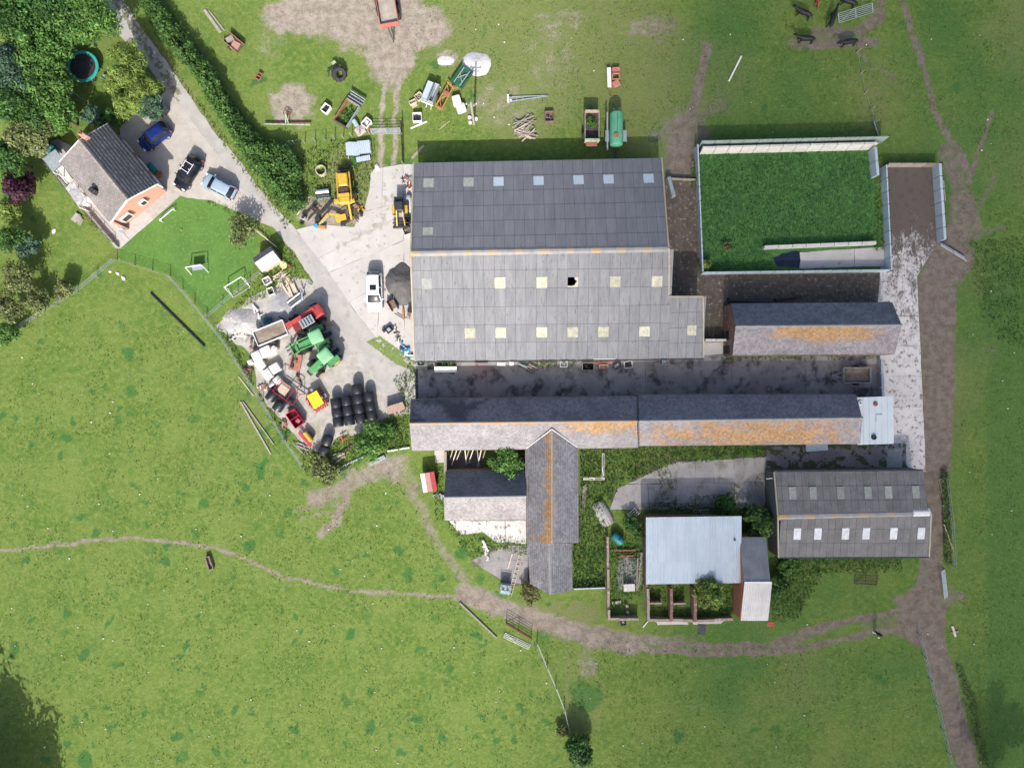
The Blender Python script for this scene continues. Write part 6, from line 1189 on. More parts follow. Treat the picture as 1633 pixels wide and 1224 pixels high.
implement("hay_rack", "wire hay rack lying on the road beside the dark crate", "rack", 922, 584, 20, [("bar", GALVD, MB().bar((-.5, -.4 + k * .16, .2), (.5, -.45 + k * .16, .4), .03, .03)) for k in range(6)])
implement("toy_sledge", "peach coloured plastic tub with red trim on the road", "tub", 963, 584, 0, [("tub", M("peach", (.6, .4, .29), (.5, .32, .22), scale=4), MB().open_box(0, 0, 0, 1.05, .5, .35)), ("handle", RUST, MB().bar((-.4, -.25, .3), (-.6, -.5, .1), .06, .06))])
bar_thing("sheet_bundle", "white plastic sheeting rolled along the barn wall", "sheeting", (946, 573), (981, 571), .35, .25, WHITE); bar_thing("red_beam", "red painted beam lying against the barn wall", "beam", (948, 579), (980, 576), .2, .2, M("beam_red", (.4, .14, .1), scale=4))
junk("tilted grey crate with pale parts on the road", 984, 583, 40, .8, .6, .4, STEEL, GALV); junk("pale framed tray leaning on the road by the barn", 1002, 581, 8, .9, .75, .15, WHITE, STEEL); junk("small blue grey crate near the annex wall", 1061, 577, 5, .65, .6, .4, GALVD, GALV)
bar_thing("plank", "white plank lying against the barn wall by red door", "plank", (793, 580), (806, 580.5), .4, .1, WHITE); pile("row of white and grey blocks along the barn wall", 816, 579, 0, 7, .5, .2, [WHITE, STONE], name="block_row", cat="blocks", fan=20, wd=.4)
junk("small grey crate at the barn corner by the weeds", 671, 578, 0, .7, .6, .4, STEEL, GALVD); junk("grey flat box beside the long white trough", 686, 586, 5, .7, .4, .2, STEEL)
pile("rusty scrap and rods lying by the brown pallet", 867, 580, 20, 9, .9, .5, [RUST, STEEL, WOOD], name="scrap_heap", cat="scrap", fan=70)
bar_thing("ladder_sheet", "dark steel rack leaning on the brick barn's north wall", "rack", (1160, 478), (1230, 480), .5, .5, STEEL); bar_thing("beam", "dark timber beam along the brick barn's north wall", "beam", (1235, 478), (1275, 472), .25, .5, STEEL)
bar_thing("drain_sheet", "pale blue tin sheet leaning on the long range's south wall", "sheet", (1282, 713), (1317, 711), .9, .05, TIN, .5); sheet("ramp", [(1416, 716), (1440, 714), (1438, 744), (1413, 748)], PATIO, .04, .15)
bar_thing("steel_sheet", "slanted dark tin sheet against the barn's east wall", "sheet", (1064, 285), (1072, 316), .45, .9, GALVD)
# ------------------------------------------------------------------ south side things
r = T("feed_trailer", "small box trailer with red, pink and white striped roof by the slate cowshed", "trailer", 684, 768, -80, h=1.2)
V0 = [Vector((x, y, 0.4)) for x, y in ((-1.05, -.8), (1.05, -.8), (1.05, .8), (-1.05, .8))]
MB().box(0, 0, .85, 2.1, 1.55, .9).build("body", CRIM, r)
for y0, y1, mt in ((-.82, -.3, WHITE), (-.3, .3, M("pink_panel", (.43, .22, .19), (.36, .18, .15), scale=3)), (.3, .82, REDP)): MB().box(0, (y0 + y1) / 2, 1.36, 2.2, y1 - y0 - .02, .08).build("roof_panel", mt, r)
for s in (-1, 1): wheel(r, 0, s * .88, .3, .3, .2)
MB().bar((-1.0, 0, .45), (-1.7, 0, .4), .1, .1).build("drawbar", STEEL, r)
r = T("ibc_tank", "pale blue caged water tank with two dark lids beside the dirt track", "tank", 806, 939, -8, h=1.0); MB().box(0, 0, .62, 1.1, .95, .95).build("bottle", M("ibc_blue", (.33, .46, .53), scale=3), r); MB().box(0, 0, .07, 1.2, 1.0, .14).build("pallet", WOOD, r)
for x in (-.26, .26): MB().cyl((x, 0, 1.08), (x, 0, 1.17), .16, n=14).build("lid", STEEL, r)
for k in range(5): MB().bar((-.6 + k * .3, -.52, 1.12), (-.6 + k * .3, .52, 1.12), .03, .03).bar((-.6 + k * .3, -.53, .1), (-.6 + k * .3, -.53, 1.12), .03, .03).bar((-.6 + k * .3, .53, .1), (-.6 + k * .3, .53, 1.12), .03, .03).build("cage_bar", GALV, r)
for k in range(4): MB().bar((-.6, -.5 + k * .33, 1.14), (.6, -.5 + k * .33, 1.14), .03, .03).build("cage_bar", GALV, r)
r = T("field_trough", "narrow dark wooden trough standing alone in the pasture", "trough", 336, 896, -72); MB().open_box(0, 0, .05, 1.6, .55, .4, .08).build("trough", M("trough_wood", (.28, .2, .17), scale=4), r); MB().box(0, .18, .2, 1.4, .1, .05).build("water", DARKI, r); MB().box(0, 0, .05, 1.2, .5, .1).build("skid", WOODD, r)
r = T("upturned_boat", "upturned weathered white boat hull in weeds by the apron", "boat", 962, 819, -62, h=.5); MB().loft([[Vector((x, y * w_, z * k)) for y, z in ((-1, 0), (-.95, .25), (-.6, .5), (0, .58), (.6, .5), (.95, .25), (1, 0))] for x, w_, k in ((-1.5, .55, .7), (-1.2, .75, .95), (0, .85, 1), (1.0, .8, .98), (1.5, .7, .85))]).build("hull", M("boat_white", (.42, .41, .385), (.32, .31, .29), scale=3), r, True)
for y in (-.35, 0, .35): MB().bar((-1.4, y * .8, .5), (1.45, y, .52), .04, .12).build("keel_strip", WOOD, r)
r = T("teal_tank", "dark teal plastic tank lying beside the walled enclosure", "tank", 985, 858, -45, h=.5); MB().lathe((0, 0, .5), (1, 0, 0), [(.1, -.75), (.4, -.7), (.52, -.5), (.52, .5), (.4, .72), (.1, .76)], 20).build("tank_body", TEAL, r, True); MB().cyl((.2, 0, .95), (.2, 0, 1.1), .16).build("lid", TEAL, r)
r = T("oil_tank", "teal green oil tank on the terrace beside the bungalow porch", "tank", 81, 240, 40, h=1.0); MB().lathe((0, 0, .8), (1, 0, 0), [(.1, -.7), (.45, -.65), (.6, -.45), (.6, .45), (.45, .65), (.1, .7)], 20).build("tank_body", TEAL, r, True); MB().box(0, 0, .1, 1.0, .9, .2).build("plinth", CONCG, r)
implement("garden_shed_roof", "weathered timber store with pale boarded top beside the oil tank", "store", 72, 232, 40, [("board", WOODP if k % 2 else WOOD, B(-.4, -.5 + k * .28, 1.0, 1.6, .26, .06)) for k in range(5)] + [("body", WOODD, B(-.4, .05, .5, 1.5, 1.3, .95))], h=.9)
implement("garden_bench", "pale slatted bench in the walled enclosure", "bench", 1003, 936, 3, [("slat", WBAG, B(0, -.32 + k * .17, .6, 1.3, .15, .05)) for k in range(5)] + [("leg", WOOD, B(-.5, 0, .28, .1, .7, .56)), ("leg", WOOD, B(.5, 0, .28, .1, .7, .56))])
bar_thing("lintel", "pale stone lintel lying in the walled enclosure", "lintel", (976, 960), (990, 958), .3, .2, STONE)
implement("white_rack", "white metal chair frame in brambles beside the apron", "frame", 1010, 819, 40, [("bar", WHITE, MB().bar((-.6, -.4 + k * .25, .4), (.6, -.35 + k * .25, .5), .07, .05)) for k in range(4)] + [("bar", WHITE, MB().bar((-.5, -.5, .45), (-.5, .5, .45), .06, .05))])
bar_thing("rubber_mat", "black rubber mat lying on the grass south of the roofless pens", "mat", (1119, 994), (1119, 1011), .95, .03, STEEL); bar_thing("red_sheet", "flat red plastic sheet on grass beside the narrow tin building", "sheet", (1223, 994), (1235, 995), .5, .05, M("red_faded", (.5, .1, .07), scale=3))
junk("small white framed sink on the slab before the roofless pens", 1107, 988, 0, .55, .4, .2, WHITE, STEEL); junk("small dark bucket box in grass south of the walled enclosure", 994, 993, 10, .6, .55, .4, STEEL, WBAG)
bar_thing("plank", "pale split plank on the verge east of the junction", "plank", (1518, 997), (1523, 1014), .25, .15, WOODP); bar_thing("plank", "short plank stub beside the pale split plank", "plank", (1516, 1008), (1528, 1006), .2, .12, WOOD); bar_thing("timber", "weathered fence timber leaning on the east verge by the concrete strip", "timber", (1503, 288), (1506, 322), .16, .2, WOOD)
# ------------------------------------------------------------------ garden things
r = T("trampoline", "round trampoline with teal padded rim under the trees", "trampoline", 132, 106, 0, h=.9)
MB().lathe((0, 0, .88), (0, 0, 1), [(1.5, -.02), (1.8, -.03), (1.83, .02), (1.78, .06), (1.5, .05), (1.5, -.02)], 40, False).build("rim_pad", M("teal_pad", (.02, .33, .28), (.02, .27, .24), scale=3), r, True); MB().cyl((0, 0, .86), (0, 0, .88), 1.51, n=40).build("mat", M("mat_black", (.03, .032, .036), scale=3), r)
for k in range(6): a_ = k * math.pi / 3; MB().cyl((1.7 * math.cos(a_), 1.7 * math.sin(a_), 0), (1.7 * math.cos(a_), 1.7 * math.sin(a_), .86), .04).build("leg", GALV, r)
r = T("slide", "pale green childrens slide beside the trampoline", "slide", 166, 123, -32, h=.6); MB().bar((-.6, 0, .15), (.8, 0, 1.1), .45, .06).build("chute", M("mint", (.42, .66, .42), scale=3), r); MB().bar((-.6, .24, .22), (.8, .24, 1.18), .06, .12).bar((-.6, -.24, .22), (.8, -.24, 1.18), .06, .12).build("side_rail", MATS["mint"], r); MB().bar((.8, .2, 0), (.8, .2, 1.1), .06, .06).bar((.8, -.2, 0), (.8, -.2, 1.1), .06, .06).build("ladder", TEAL, r)
r = T("garden_swing", "green tubular swing frame on the grass strip under the trees", "swing", 121, 168, 48); MB().cyl((-1.1, 0, 1.6), (1.1, 0, 1.6), .04).build("top_bar", GALV, r)
for x in (-1.1, 1.1): MB().cyl((x, -.5, 0), (x, 0, 1.6), .035).cyl((x, .5, 0), (x, 0, 1.6), .035).build("a_frame", M("swing_green", (.2, .42, .3), scale=3), r)
MB().box(0, 0, .5, .5, .2, .04).build("seat", TEAL, r); MB().cyl((-.22, 0, .5), (-.22, 0, 1.6), .012).cyl((.22, 0, .5), (.22, 0, 1.6), .012).build("chain", STEEL, r)
def goal(label, px, py, deg, L, d, h, net=True, name="football_goal"):
    r = T(name, label, "goal", px, py, deg); 
    for s in (-1, 1): MB().cyl((s * L / 2, 0, 0), (s * L / 2, 0, h), .05).build("upright", WHITE, r); MB().cyl((s * L / 2, 0, h), (s * L / 2, d, 0), .03).build("back_stay", WHITE, r); MB().cyl((s * L / 2, 0, .03), (s * L / 2, d, .03), .04).build("ground_bar", WHITE, r)
    MB().cyl((-L / 2, 0, h), (L / 2, 0, h), .05).build("crossbar", WHITE, r); MB().cyl((-L / 2, d, .04), (L / 2, d, .04), .03).build("rear_bar", GALVD, r)
    if net:
        for k in range(9): MB().bar((-L / 2 + L * k / 8, 0, h), (-L / 2 + L * k / 8, d, .03), .012, .012).build("net_string", WBAG, r)
    return r
goal("white football goal with net on the lawn beside the bungalow path", 270, 345, 40, 2.0, .6, .75); goal("white football goal frame at the lower corner of the lawn", 377, 452, 32, 2.3, -1.2, 1.1, False)
r = T("swing_seat", "white framed swing seat standing on the lawn", "swing seat", 318, 428, 8)
for s in (-1, 1): MB().cyl((s * 1.0, -.6, 0), (s * .95, 0, 1.5), .04).cyl((s * 1.0, .5, 0), (s * .95, 0, 1.5), .04).build("a_frame", WHITE, r)
MB().cyl((-.95, 0, 1.5), (.95, 0, 1.5), .045).build("top_bar", WHITE, r); MB().box(0, 0, .5, 1.3, .5, .06).box(0, .25, .75, 1.3, .06, .45).build("seat", GALVD, r)
tag(MB().lathe((*W(290, 367).xy, .1), (0, 0, 1), [(.01, -.1), (.07, -.07), (.1, 0), (.07, .07), (.01, .1)], 10).build("ball", M("ball_orange", (.7, .4, .02), scale=3), None, True), "small orange ball on the lawn", "ball")
r = T("playhouse", "small white playhouse with purple grey roof side by the lawn", "playhouse", 423, 412, 34, h=1.9); MB().box(0, 0, .8, 2.2, 1.6, 1.6).build("wall", WOODP, r)
MB().add([(-1.25, -1.0, 1.55), (1.25, -1.0, 1.55), (1.25, .15, 2.2), (-1.25, .15, 2.2)], [(0, 1, 2, 3)]).build("roof_slope", M("felt_white", (.6, .58, .58), scale=4), r); MB().add([(1.25, .95, 1.55), (-1.25, .95, 1.55), (-1.25, .15, 2.2), (1.25, .15, 2.2)], [(0, 1, 2, 3)]).build("roof_slope", M("felt_purple", (.26, .235, .26), scale=4), r)
MB().add([(-1.1, -.8, 1.6), (-1.1, .8, 1.6), (-1.1, .15, 2.15)], [(0, 1, 2)]).add([(1.1, -.8, 1.6), (1.1, .8, 1.6), (1.1, .15, 2.15)], [(0, 1, 2)]).build("gable", WOODP, r)
tag(MB().lathe((*W(451, 422, .5).xy, .3), (0, 0, 1), [(.04, -.3), (.35, -.3), (.45, -.05), (.45, .02), (.05, .05)], 18).build("garden_table", M("lime", (.6, .62, .3), scale=3), None, True), "round lime yellow table beside the playhouse", "table")
tag(MB().lathe((*W(461, 423, .3).xy, .2), (0, 0, 1), [(.04, -.2), (.15, -.2), (.17, .1), (.1, .2), (.03, .2)], 14).build("bucket", REDP, None, True), "small red bucket beside the lime table", "bucket")
bar_thing("plank", "long pale plank leaning along the lane verge behind the playhouse", "plank", (400, 360), (443, 395), .14, .1, WOODP, .3); bar_thing("batten", "thin batten lying behind the playhouse", "batten", (420, 380), (441, 410), .1, .08, WOOD)
bar_thing("parasol", "folded teal garden bench against the drive side of the bungalow", "bench", (239, 262), (250, 275), .5, .45, TEAL); implement("log_pile", "small orange log stack beside the drive side bench", "logs", 252, 277, 20, [("log", RUSTO, MB().cyl((-.35, -.25 + k * .13, .1 + .1 * (k % 2)), (.35, -.22 + k * .13, .1 + .1 * (k % 2)), .07)) for k in range(5)])
implement("picnic_chairs", "white garden chairs beside the bungalow gable", "chairs", 194, 368, 0, [("seat", GALV, B(0, 0, .45, .45, .45, .04)), ("back", GALV, B(0, .22, .7, .45, .04, .45)), ("leg", GALV, MB().cyl((-.18, -.18, 0), (-.18, -.18, .45), .02).cyl((.18, -.18, 0), (.18, -.18, .45), .02).cyl((-.18, .18, 0), (-.18, .18, .45), .02).cyl((.18, .18, 0), (.18, .18, .45), .02))])
implement("dog_box", "dark wheelie bin at the lane edge under the conifer", "bin", 263, 175, 50, [("body", STEEL, B(0, 0, .5, .6, .6, 1.0)), ("lid", GALVD, B(.02, 0, 1.03, .68, .66, .07)), ("wheel", RUB, MB().cyl((-.3, -.3, .1), (-.3, .3, .1), .1))])
# ------------------------------------------------------------------ cattle and a person
def skin_obj(name, J, E, mat, parent=None, sub=2):
    me = bpy.data.meshes.new(name); me.from_pydata([j[:3] for j in J], E, []); me.materials.append(mat); o = link(bpy.data.objects.new(name, me), parent)
    me.attributes.new if False else None
    sk_ = o.modifiers.new("skin", 'SKIN'); sk_.use_smooth_shade = True
    if not me.skin_vertices: bpy.context.view_layer.objects.active = o; bpy.ops.mesh.customdata_skin_add()
    for k, j in enumerate(J):
        r_ = j[3]; me.skin_vertices[0].data[k].radius = r_ if isinstance(r_, tuple) else (r_, r_)
    me.skin_vertices[0].data[0].use_root = True; s_ = o.modifiers.new("sub", 'SUBSURF'); s_.levels = sub; s_.render_levels = sub; return o
def cow(px, py, deg, label, mat=None, k=1.0, graze=False, turn=0):
    hz, hx = (.55, 1.75) if graze else (1.35, 1.65); hy = turn
    J = [(0, 0, 1.05, (.36, .40)), (-.6, 0, 1.08, (.33, .36)), (-.95, 0, 1.05, (.2, .26)), (.55, 0, 1.05, (.33, .40)), (.95, 0, 1.1, (.22, .27)), (1.3, hy * .5, (1.25 if not graze else .9), .16), (hx, hy, hz, .14), (hx + .32, hy * 1.25, hz - .14, .09),
         (.7, .24, .6, .12), (.72, .25, .3, .07), (.72, .25, .05, .07), (.7, -.24, .6, .12), (.85, -.25, .3, .07), (.9, -.25, .05, .07), (-.85, .22, .65, .14), (-.95, .24, .35, .075), (-.9, .24, .05, .07), (-.85, -.22, .65, .14), (-.8, -.24, .35, .075), (-.75, -.24, .05, .07),
         (-1.15, 0, 1.1, .05), (-1.25, .05, .6, .035), (hx - .02, hy + .2, hz + .06, .05), (hx - .02, hy - .2, hz + .06, .05)]
    E = [(0, 1), (1, 2), (0, 3), (3, 4), (4, 5), (5, 6), (6, 7), (3, 8), (8, 9), (9, 10), (3, 11), (11, 12), (12, 13), (1, 14), (14, 15), (15, 16), (1, 17), (17, 18), (18, 19), (2, 20), (20, 21), (6, 22), (6, 23)]
    o = skin_obj("cow", J, E, mat or COWM); v = W(px, py, .9); o.location = (v.x, v.y, 0); o.rotation_euler = (0, 0, math.radians(deg)); o.scale = (k * .86,) * 3; return tag(o, label, "cow", None)
cow(1283, 20, 157, "black cow with swinging tail facing the herd edge near the loose gate", turn=-.1); cow(1329, 28, 72, "black cow walking away between its fellows beside the loose gate")
cow(1287, 61, 176, "black cow with raised head beside the bare cattle path", turn=-.25); cow(1355, 66, 188, "black cow striding along the bare cattle path", turn=.1); cow(1355, 2, 160, "black cow beyond the loose gate at the herd's far edge"); cow(1306, -6, -82, "red brown calf grazing beyond the black cows", COWR, .7, True)
r = T("person", "person in dark navy clothing holding a white controller on the mud track", "person", 1394, 1005, -100)
J = [(0, 0, .95, (.15, .11)), (0, 0, 1.2, (.16, .11)), (0, 0, 1.42, (.17, .10)), (0, 0, 1.53, .06), (.02, 0, 1.66, (.095, .11)), (0, .1, .88, .1), (.01, .11, .5, .07), (0, .11, .1, .05), (.14, .11, .04, .045), (0, -.1, .88, .1), (.02, -.11, .5, .07), (0, -.11, .1, .05), (.14, -.11, .04, .045), (0, .22, 1.4, .065), (.06, .27, 1.13, .05), (.28, .12, 1.1, .04), (0, -.22, 1.4, .065), (.06, -.27, 1.13, .05), (.28, -.12, 1.1, .04)]
E = [(0, 1), (1, 2), (2, 3), (3, 4), (0, 5), (5, 6), (6, 7), (7, 8), (0, 9), (9, 10), (10, 11), (11, 12), (2, 13), (13, 14), (14, 15), (2, 16), (16, 17), (17, 18)]
skin_obj("body", J, E, CLOTH, r); skin_obj("hair", [(0, 0, 1.72, .1), (-.03, 0, 1.68, .1)], [(0, 1)], M("dark_hair", (.015, .012, .01), scale=9), r)
for s in (-1, 1):
    skin_obj("hand", [(.3, s * .12, 1.1, .035), (.36, s * .1, 1.1, .04), (.42, s * .1, 1.11, .014), (.42, s * .075, 1.11, .014), (.41, s * .125, 1.11, .013), (.4, s * .145, 1.11, .012), (.37, s * .06, 1.13, .014)], [(0, 1), (1, 2), (1, 3), (1, 4), (1, 5), (0, 6)], SKIN, r, 1); MB().box(.16, s * .11, .05, .27, .1, .1).build("shoe", WHITE, r)
skin_obj("face", [(.07, 0, 1.64, .055), (.1, 0, 1.62, .03)], [(0, 1)], SKIN, r, 1)
ct = MB().box(.41, 0, 1.1, .12, .24, .05).build("controller", WHITE); tag(ct, "small white remote controller held by the person", "controller"); v = Vector(r.location); ct.location = (v.x, v.y, 0); ct.rotation_euler = r.rotation_euler
# ------------------------------------------------------------------ loose stones
sm = []
for k in range(3):
    m = MB(); rg = np.random.RandomState(k); rings = []
    for z, q in ((0, .8), (.06, 1), (.12, .8), (.15, .3)): rings.append([Vector((.11 * q * math.cos(a_) * rg.uniform(.75, 1.2), .09 * q * math.sin(a_) * rg.uniform(.75, 1.2), z)) for a_ in np.linspace(0, 2 * math.pi, 8)[:-1]])
    o = m.loft(rings).build("stone", M("stone_white", (.68, .67, .62), (.56, .55, .5), scale=6)); sm.append(o.data); bpy.data.objects.remove(o)
rg = np.random.RandomState(3); n = 0
while n < 150:
    px, py = (rg.uniform(0, 860), rg.uniform(480, 1220)) if n < 90 else ((rg.uniform(860, 1630), rg.uniform(990, 1220)) if n < 110 else ((rg.uniform(680, 1600), rg.uniform(5, 240)) if n < 135 else (rg.uniform(1540, 1630), rg.uniform(200, 1000))))
    if px > 330 and 480 < py < 780 and px < 700: continue
    if px > 630 and py < 960 and py > 480 and n < 90: continue
    if py < 560 and px < 240: continue
    if 1100 < px < 1500 and py > 215 and n < 135 and n >= 110: continue
    o = bpy.data.objects.new("stone", sm[n % 3]); col.objects.link(o); v = W(px, py); o.location = (v.x, v.y, -.02); o.rotation_euler = (0, 0, rg.uniform(0, 6)); s_ = rg.uniform(.4, 1.1); o.scale = (s_,) * 3
    tag(o, "small pale stone lying loose in the pasture grass", "stone", "pale stones scattered over the pasture"); n += 1
for lb, px, py, k in (("large pale boulder beside the garden fence corner", 188, 436, 2.6), ("upright pale stone beside the garden fence corner", 197, 443, 3.0), ("small flat stone nearest the lower fence corner", 176, 433, 2.0), ("lone flat stone on the rough grass left of the bungalow", 86, 369, 3.2), ("pale stone at the north end of the concrete yard", 602, 268, 4.5)):
    o = bpy.data.objects.new("stone", sm[0]); col.objects.link(o); v = W(px, py); o.location = (v.x, v.y, -.02); o.scale = (k, k * .7, k * .4); o.rotation_euler = (0, 0, px); tag(o, lb, "stone")
# ------------------------------------------------------------------ trees, hedge, weeds
TR = "trees in the wooded garden corner"
for k, (px, py, r_, h_, c, lab) in enumerate((
    (20, 22, 3.6, 7, DK, "dark leafy tree standing in the far corner of the garden wood"), (80, 12, 3.2, 7, DK, "dark leafy tree between the corner tree and the lane tree"), (140, 20, 3.3, 6.5, MID, "mid green tree overhanging the farm lane"),
    (60, 75, 3.6, 7, MID, "broad mid green tree west of the trampoline's rear trees"), (112, 42, 2.5, 6, MID, "mid green tree directly behind the trampoline"), (12, 105, 3.2, 7, BLG, "blue green tree at the wood's outer edge"),
    (68, 138, 3.0, 6.5, MID, "broad leafy tree beside the trampoline"), (28, 165, 3.4, 6.5, DK, "dark tree in the middle of the garden wood"), (90, 180, 2.4, 5, MID, "leafy tree overhanging the mown strip by the swing frame"), (40, 215, 2.8, 5.5, OLV, "olive tinted tree at the wood's lower edge"), (12, 250, 2.4, 5, DK, "low dark tree at the bottom of the garden wood"))):
    tree("leafy_tree", lab, px, py, r_, h_, c, 7000, .165, group=None, clumps=46, cs=.32)
for px, py, r_, h_, lab in ((200, 90, 2.2, 5.5, "yellow green larch nearest the lane bend"), (215, 135, 2.3, 5.5, "yellow green larch overhanging the lane"), (188, 125, 1.9, 5, "yellow green larch beside the slide"), (200, 165, 2.0, 5, "yellow green larch above the bungalow roof")):
    tree("larch", lab, px, py, r_, h_, YG, 4200, .21, clumps=34, cs=.36, aspect=.22)
tree("blue_conifer", "blue green conifer beside the dark blue hatchback", 236, 168, 1.9, 4.2, BLG, 2400, .2, clumps=24, aspect=.35)
tree("garden_shrub", "blue green shrub between the swing frame and bungalow", 145, 182, 1.5, 2.4, BLG, 1300, .17, "shrub"); tree("garden_shrub", "dark shrub against the bungalow's chimney end", 172, 188, 1.4, 2.2, DK, 1200, .17, "shrub")
tree("purple_tree", "purple leaved tree at the edge of the garden wood", 24, 297, 2.0, 4.2, PUR, 2600, .19, clumps=28)
for px, py, r_, h_, c, lab in ((12, 338, 1.6, 3, YG, "yellowish shrub below the purple tree"), (14, 385, 2.0, 3.6, DK, "dark green shrub tree below the yellowish shrub"), (38, 392, 1.5, 3, BLG, "blue green shrub beside the rough grass left of the bungalow"), (22, 440, 2.2, 3.6, OLV, "grey olive thorn tree above the fence"), (8, 490, 2.0, 3.4, OLV, "grey olive thorn tree by the fence end"), (55, 478, 1.7, 2.6, OLV, "grey olive thorn bush along the fence"), (100, 462, 1.3, 2.2, OLV, "small thorn bush nearest the garden corner"), (10, 530, 1.6, 2.4, MID, "low green bush at the fence end")):
    tree("thorn_bush", lab, px, py, r_, h_, c, 2600, .14, "bush")
tree("lawn_bush", "sparse olive bush at the upper corner of the lawn", 382, 366, 2.2, 2.6, OLV, 1500, .15, "bush", 30, .3)
tree("elder_bush", "bright green elder bush growing between range and cowshed", 805, 740, 2.5, 3.6, MID, 4500, .15, "bush", 30)
tree("yellow_green_tree", "yellow green tree growing inside the roofless brick pens", 1134, 950, 2.1, 4.2, YG, 2600, .18, "tree", 28)
tree("dark_bush", "dark bush between the pale tin shed and skylight shed", 1212, 832, 2.1, 3.2, DK, 2400, .19, "bush", 28); tree("dark_bush", "dark green bush against the north wall of the pale tin shed", 1160, 808, 1.5, 1.6, DK, 1500, .17, "bush")
tree("bramble_bush", "dark bramble bush north west corner of the pale tin shed", 1012, 838, 1.4, 1.5, DK, 1300, .16, "bush"); tree("bramble_bush", "dense bush along the east wall of the narrow tin building", 1240, 935, 1.6, 1.7, DK, 1700, .17, "bush"); tree("bramble_bush", "low bush along the south wall of the skylight shed", 1262, 906, 1.5, 1.2, MID, 1500, .16, "bush")
tree("lone_tree", "small dark tree with brownish top standing on the pasture fence line", 924, 1200, 1.7, 3.6, DK, 3600, .15, "tree", 34, .4, zc=1.5); tree("lone_bush", "low bush beside the lone tree on the fence line", 896, 1165, .8, 1.0, OLV, 500, .14, "bush")
tree("dry_bush", "pale dry bush at the end of the low wing", 845, 945, 1.5, 1.4, [(.22, .2, .09), (.17, .18, .07), (.13, .15, .05)], 1300, .16, "bush", 24)
tree("pen_shrub", "yellow green shrub in the south west corner of the grassy pen", 1124, 424, .9, 1.1, YG, 700, .14, "shrub"); tree("ragwort_clump", "yellowish weed clump in the grassy pen", 1160, 392, .7, .6, OLV, 350, .12, "weed")
tree("yard_bush", "large green bush south of the block of bales", 590, 705, 2.3, 1.9, MID, 2300, .18, "bush", 30); tree("yard_bush", "olive bush at the south corner of the machinery yard", 515, 748, 2.2, 1.6, OLV, 2000, .17, "bush", 30); tree("yard_bush", "low green bush between yard bush and white kerb", 618, 690, 1.3, 1.2, MID, 1100, .16, "bush")
# trees just outside the frame whose shade reaches into it
for px, py, r_, h_ in ((-110, 1345, 5.4, 12), (-45, 1410, 5.0, 12), (-150, 1300, 5, 11), (-80, 1430, 5, 11.5)): tree("boundary_tree", "tall leafy tree on the boundary beyond the pasture's south west corner", px, py, r_, h_, DK, 4200, .36, group="boundary trees south west of the pasture", zc=h_ * .5, clumps=44)
tree("boundary_tree", "tall leafy tree on the boundary beyond the pasture's south east corner", 1660, 1345, 4.5, 10, DK, 2600, .3, zc=6.5)
def hedge(label, pts, h, n, cols, ls=.17):
    v = W(*pts[0][:2]); r = thing("hedge", label, "hedge", (v.x, v.y, 0)); seg = []
    for a_, b_ in zip(pts[:-1], pts[1:]): seg.append(math.hypot(b_[0] - a_[0], b_[1] - a_[1]))
    pr = np.array(seg) / sum(seg); k = RS.choice(len(seg), n, p=pr); t = RS.rand(n); A_ = np.array(pts)[:-1][k]; B_ = np.array(pts)[1:][k]; Q = A_ + (B_ - A_) * t[:, None]
    th = RS.uniform(0, 2 * math.pi, n); rr = np.sqrt(RS.uniform(.15, 1, n)) * Q[:, 2] / S * (.55 + .9 * fbm(Q[:, 0] * .05 + np.cos(th), Q[:, 1] * .05 + np.sin(th), 6, 3)); x0 = (Q[:, 0] - 816.5) / S; y0 = (612 - Q[:, 1]) / S; x = x0 + rr * np.cos(th); y = y0 + rr * np.sin(th)
    Q[:, 2] *= 1.15; prof = np.sqrt(np.clip(1 - (rr / (Q[:, 2] / S)) ** 2, .05, 1)); lump = fbm(x * .9, y * .9, 12, 3); z = h * prof * (.55 + .9 * lump) * RS.uniform(.55, 1.05, n); x *= (1 - z / HC); y *= (1 - z / HC)
    P_ = np.stack([x - v.x, y - v.y, z + .05], 1); D_ = np.stack([np.cos(th) * .7, np.sin(th) * .7, .4 + prof], 1) + RS.normal(size=(n, 3)) * .5
    leaf_mesh("foliage", P_, D_, RS.uniform(.65, 1.3, n) * ls, pal(n, cols) * (.55 + .9 * lump)[:, None], r)
    m = MB()
    for a_, b_ in zip(pts[:-1], pts[1:]):
        L_ = W(*b_[:2]) - W(*a_[:2]); q = max(2, int(L_.length / 1.2))
        for i in range(q): p = W(*a_[:2]).lerp(W(*b_[:2]), i / q) - v; m.cyl(p, p + Vector((random.uniform(-.3, .3), random.uniform(-.3, .3), h * .6)), .05, .02, 5)
    m.build("stems", BARK, r); return r
hedge("long thick green hedge following the farm lane", [(232, -8, 14), (262, 40, 18), (296, 80, 18), (332, 125, 18), (358, 175, 16), (390, 218, 19), (428, 260, 25), (456, 298, 27), (474, 328, 14)], 2.0, 15000, MID + DK + [(.09, .15, .04)])
hedge("bushy dark end of the hedge reaching the post fence", [(425, 238, 16), (450, 245, 20), (468, 275, 16)], 2.2, 3000, DK + MID)
hedge("overgrown low hedge on the verge east of the skylight shed", [(1506, 750, 6), (1511, 820, 7), (1513, 900, 6)], .6, 1100, MID + OLV, .13)
hedge("ragged low hedge beside the mud track's lower end", [(1528, 1060, 5), (1550, 1120, 7), (1572, 1224, 7)], .35, 600, MID + OLV, .12)
def W_(name, label, polys, dens, hgt, size, cols, patchy=0., tone=.4): return tag(weeds(name, polys, dens, hgt, size, cols, patchy=patchy, tone=tone), label, "weeds")
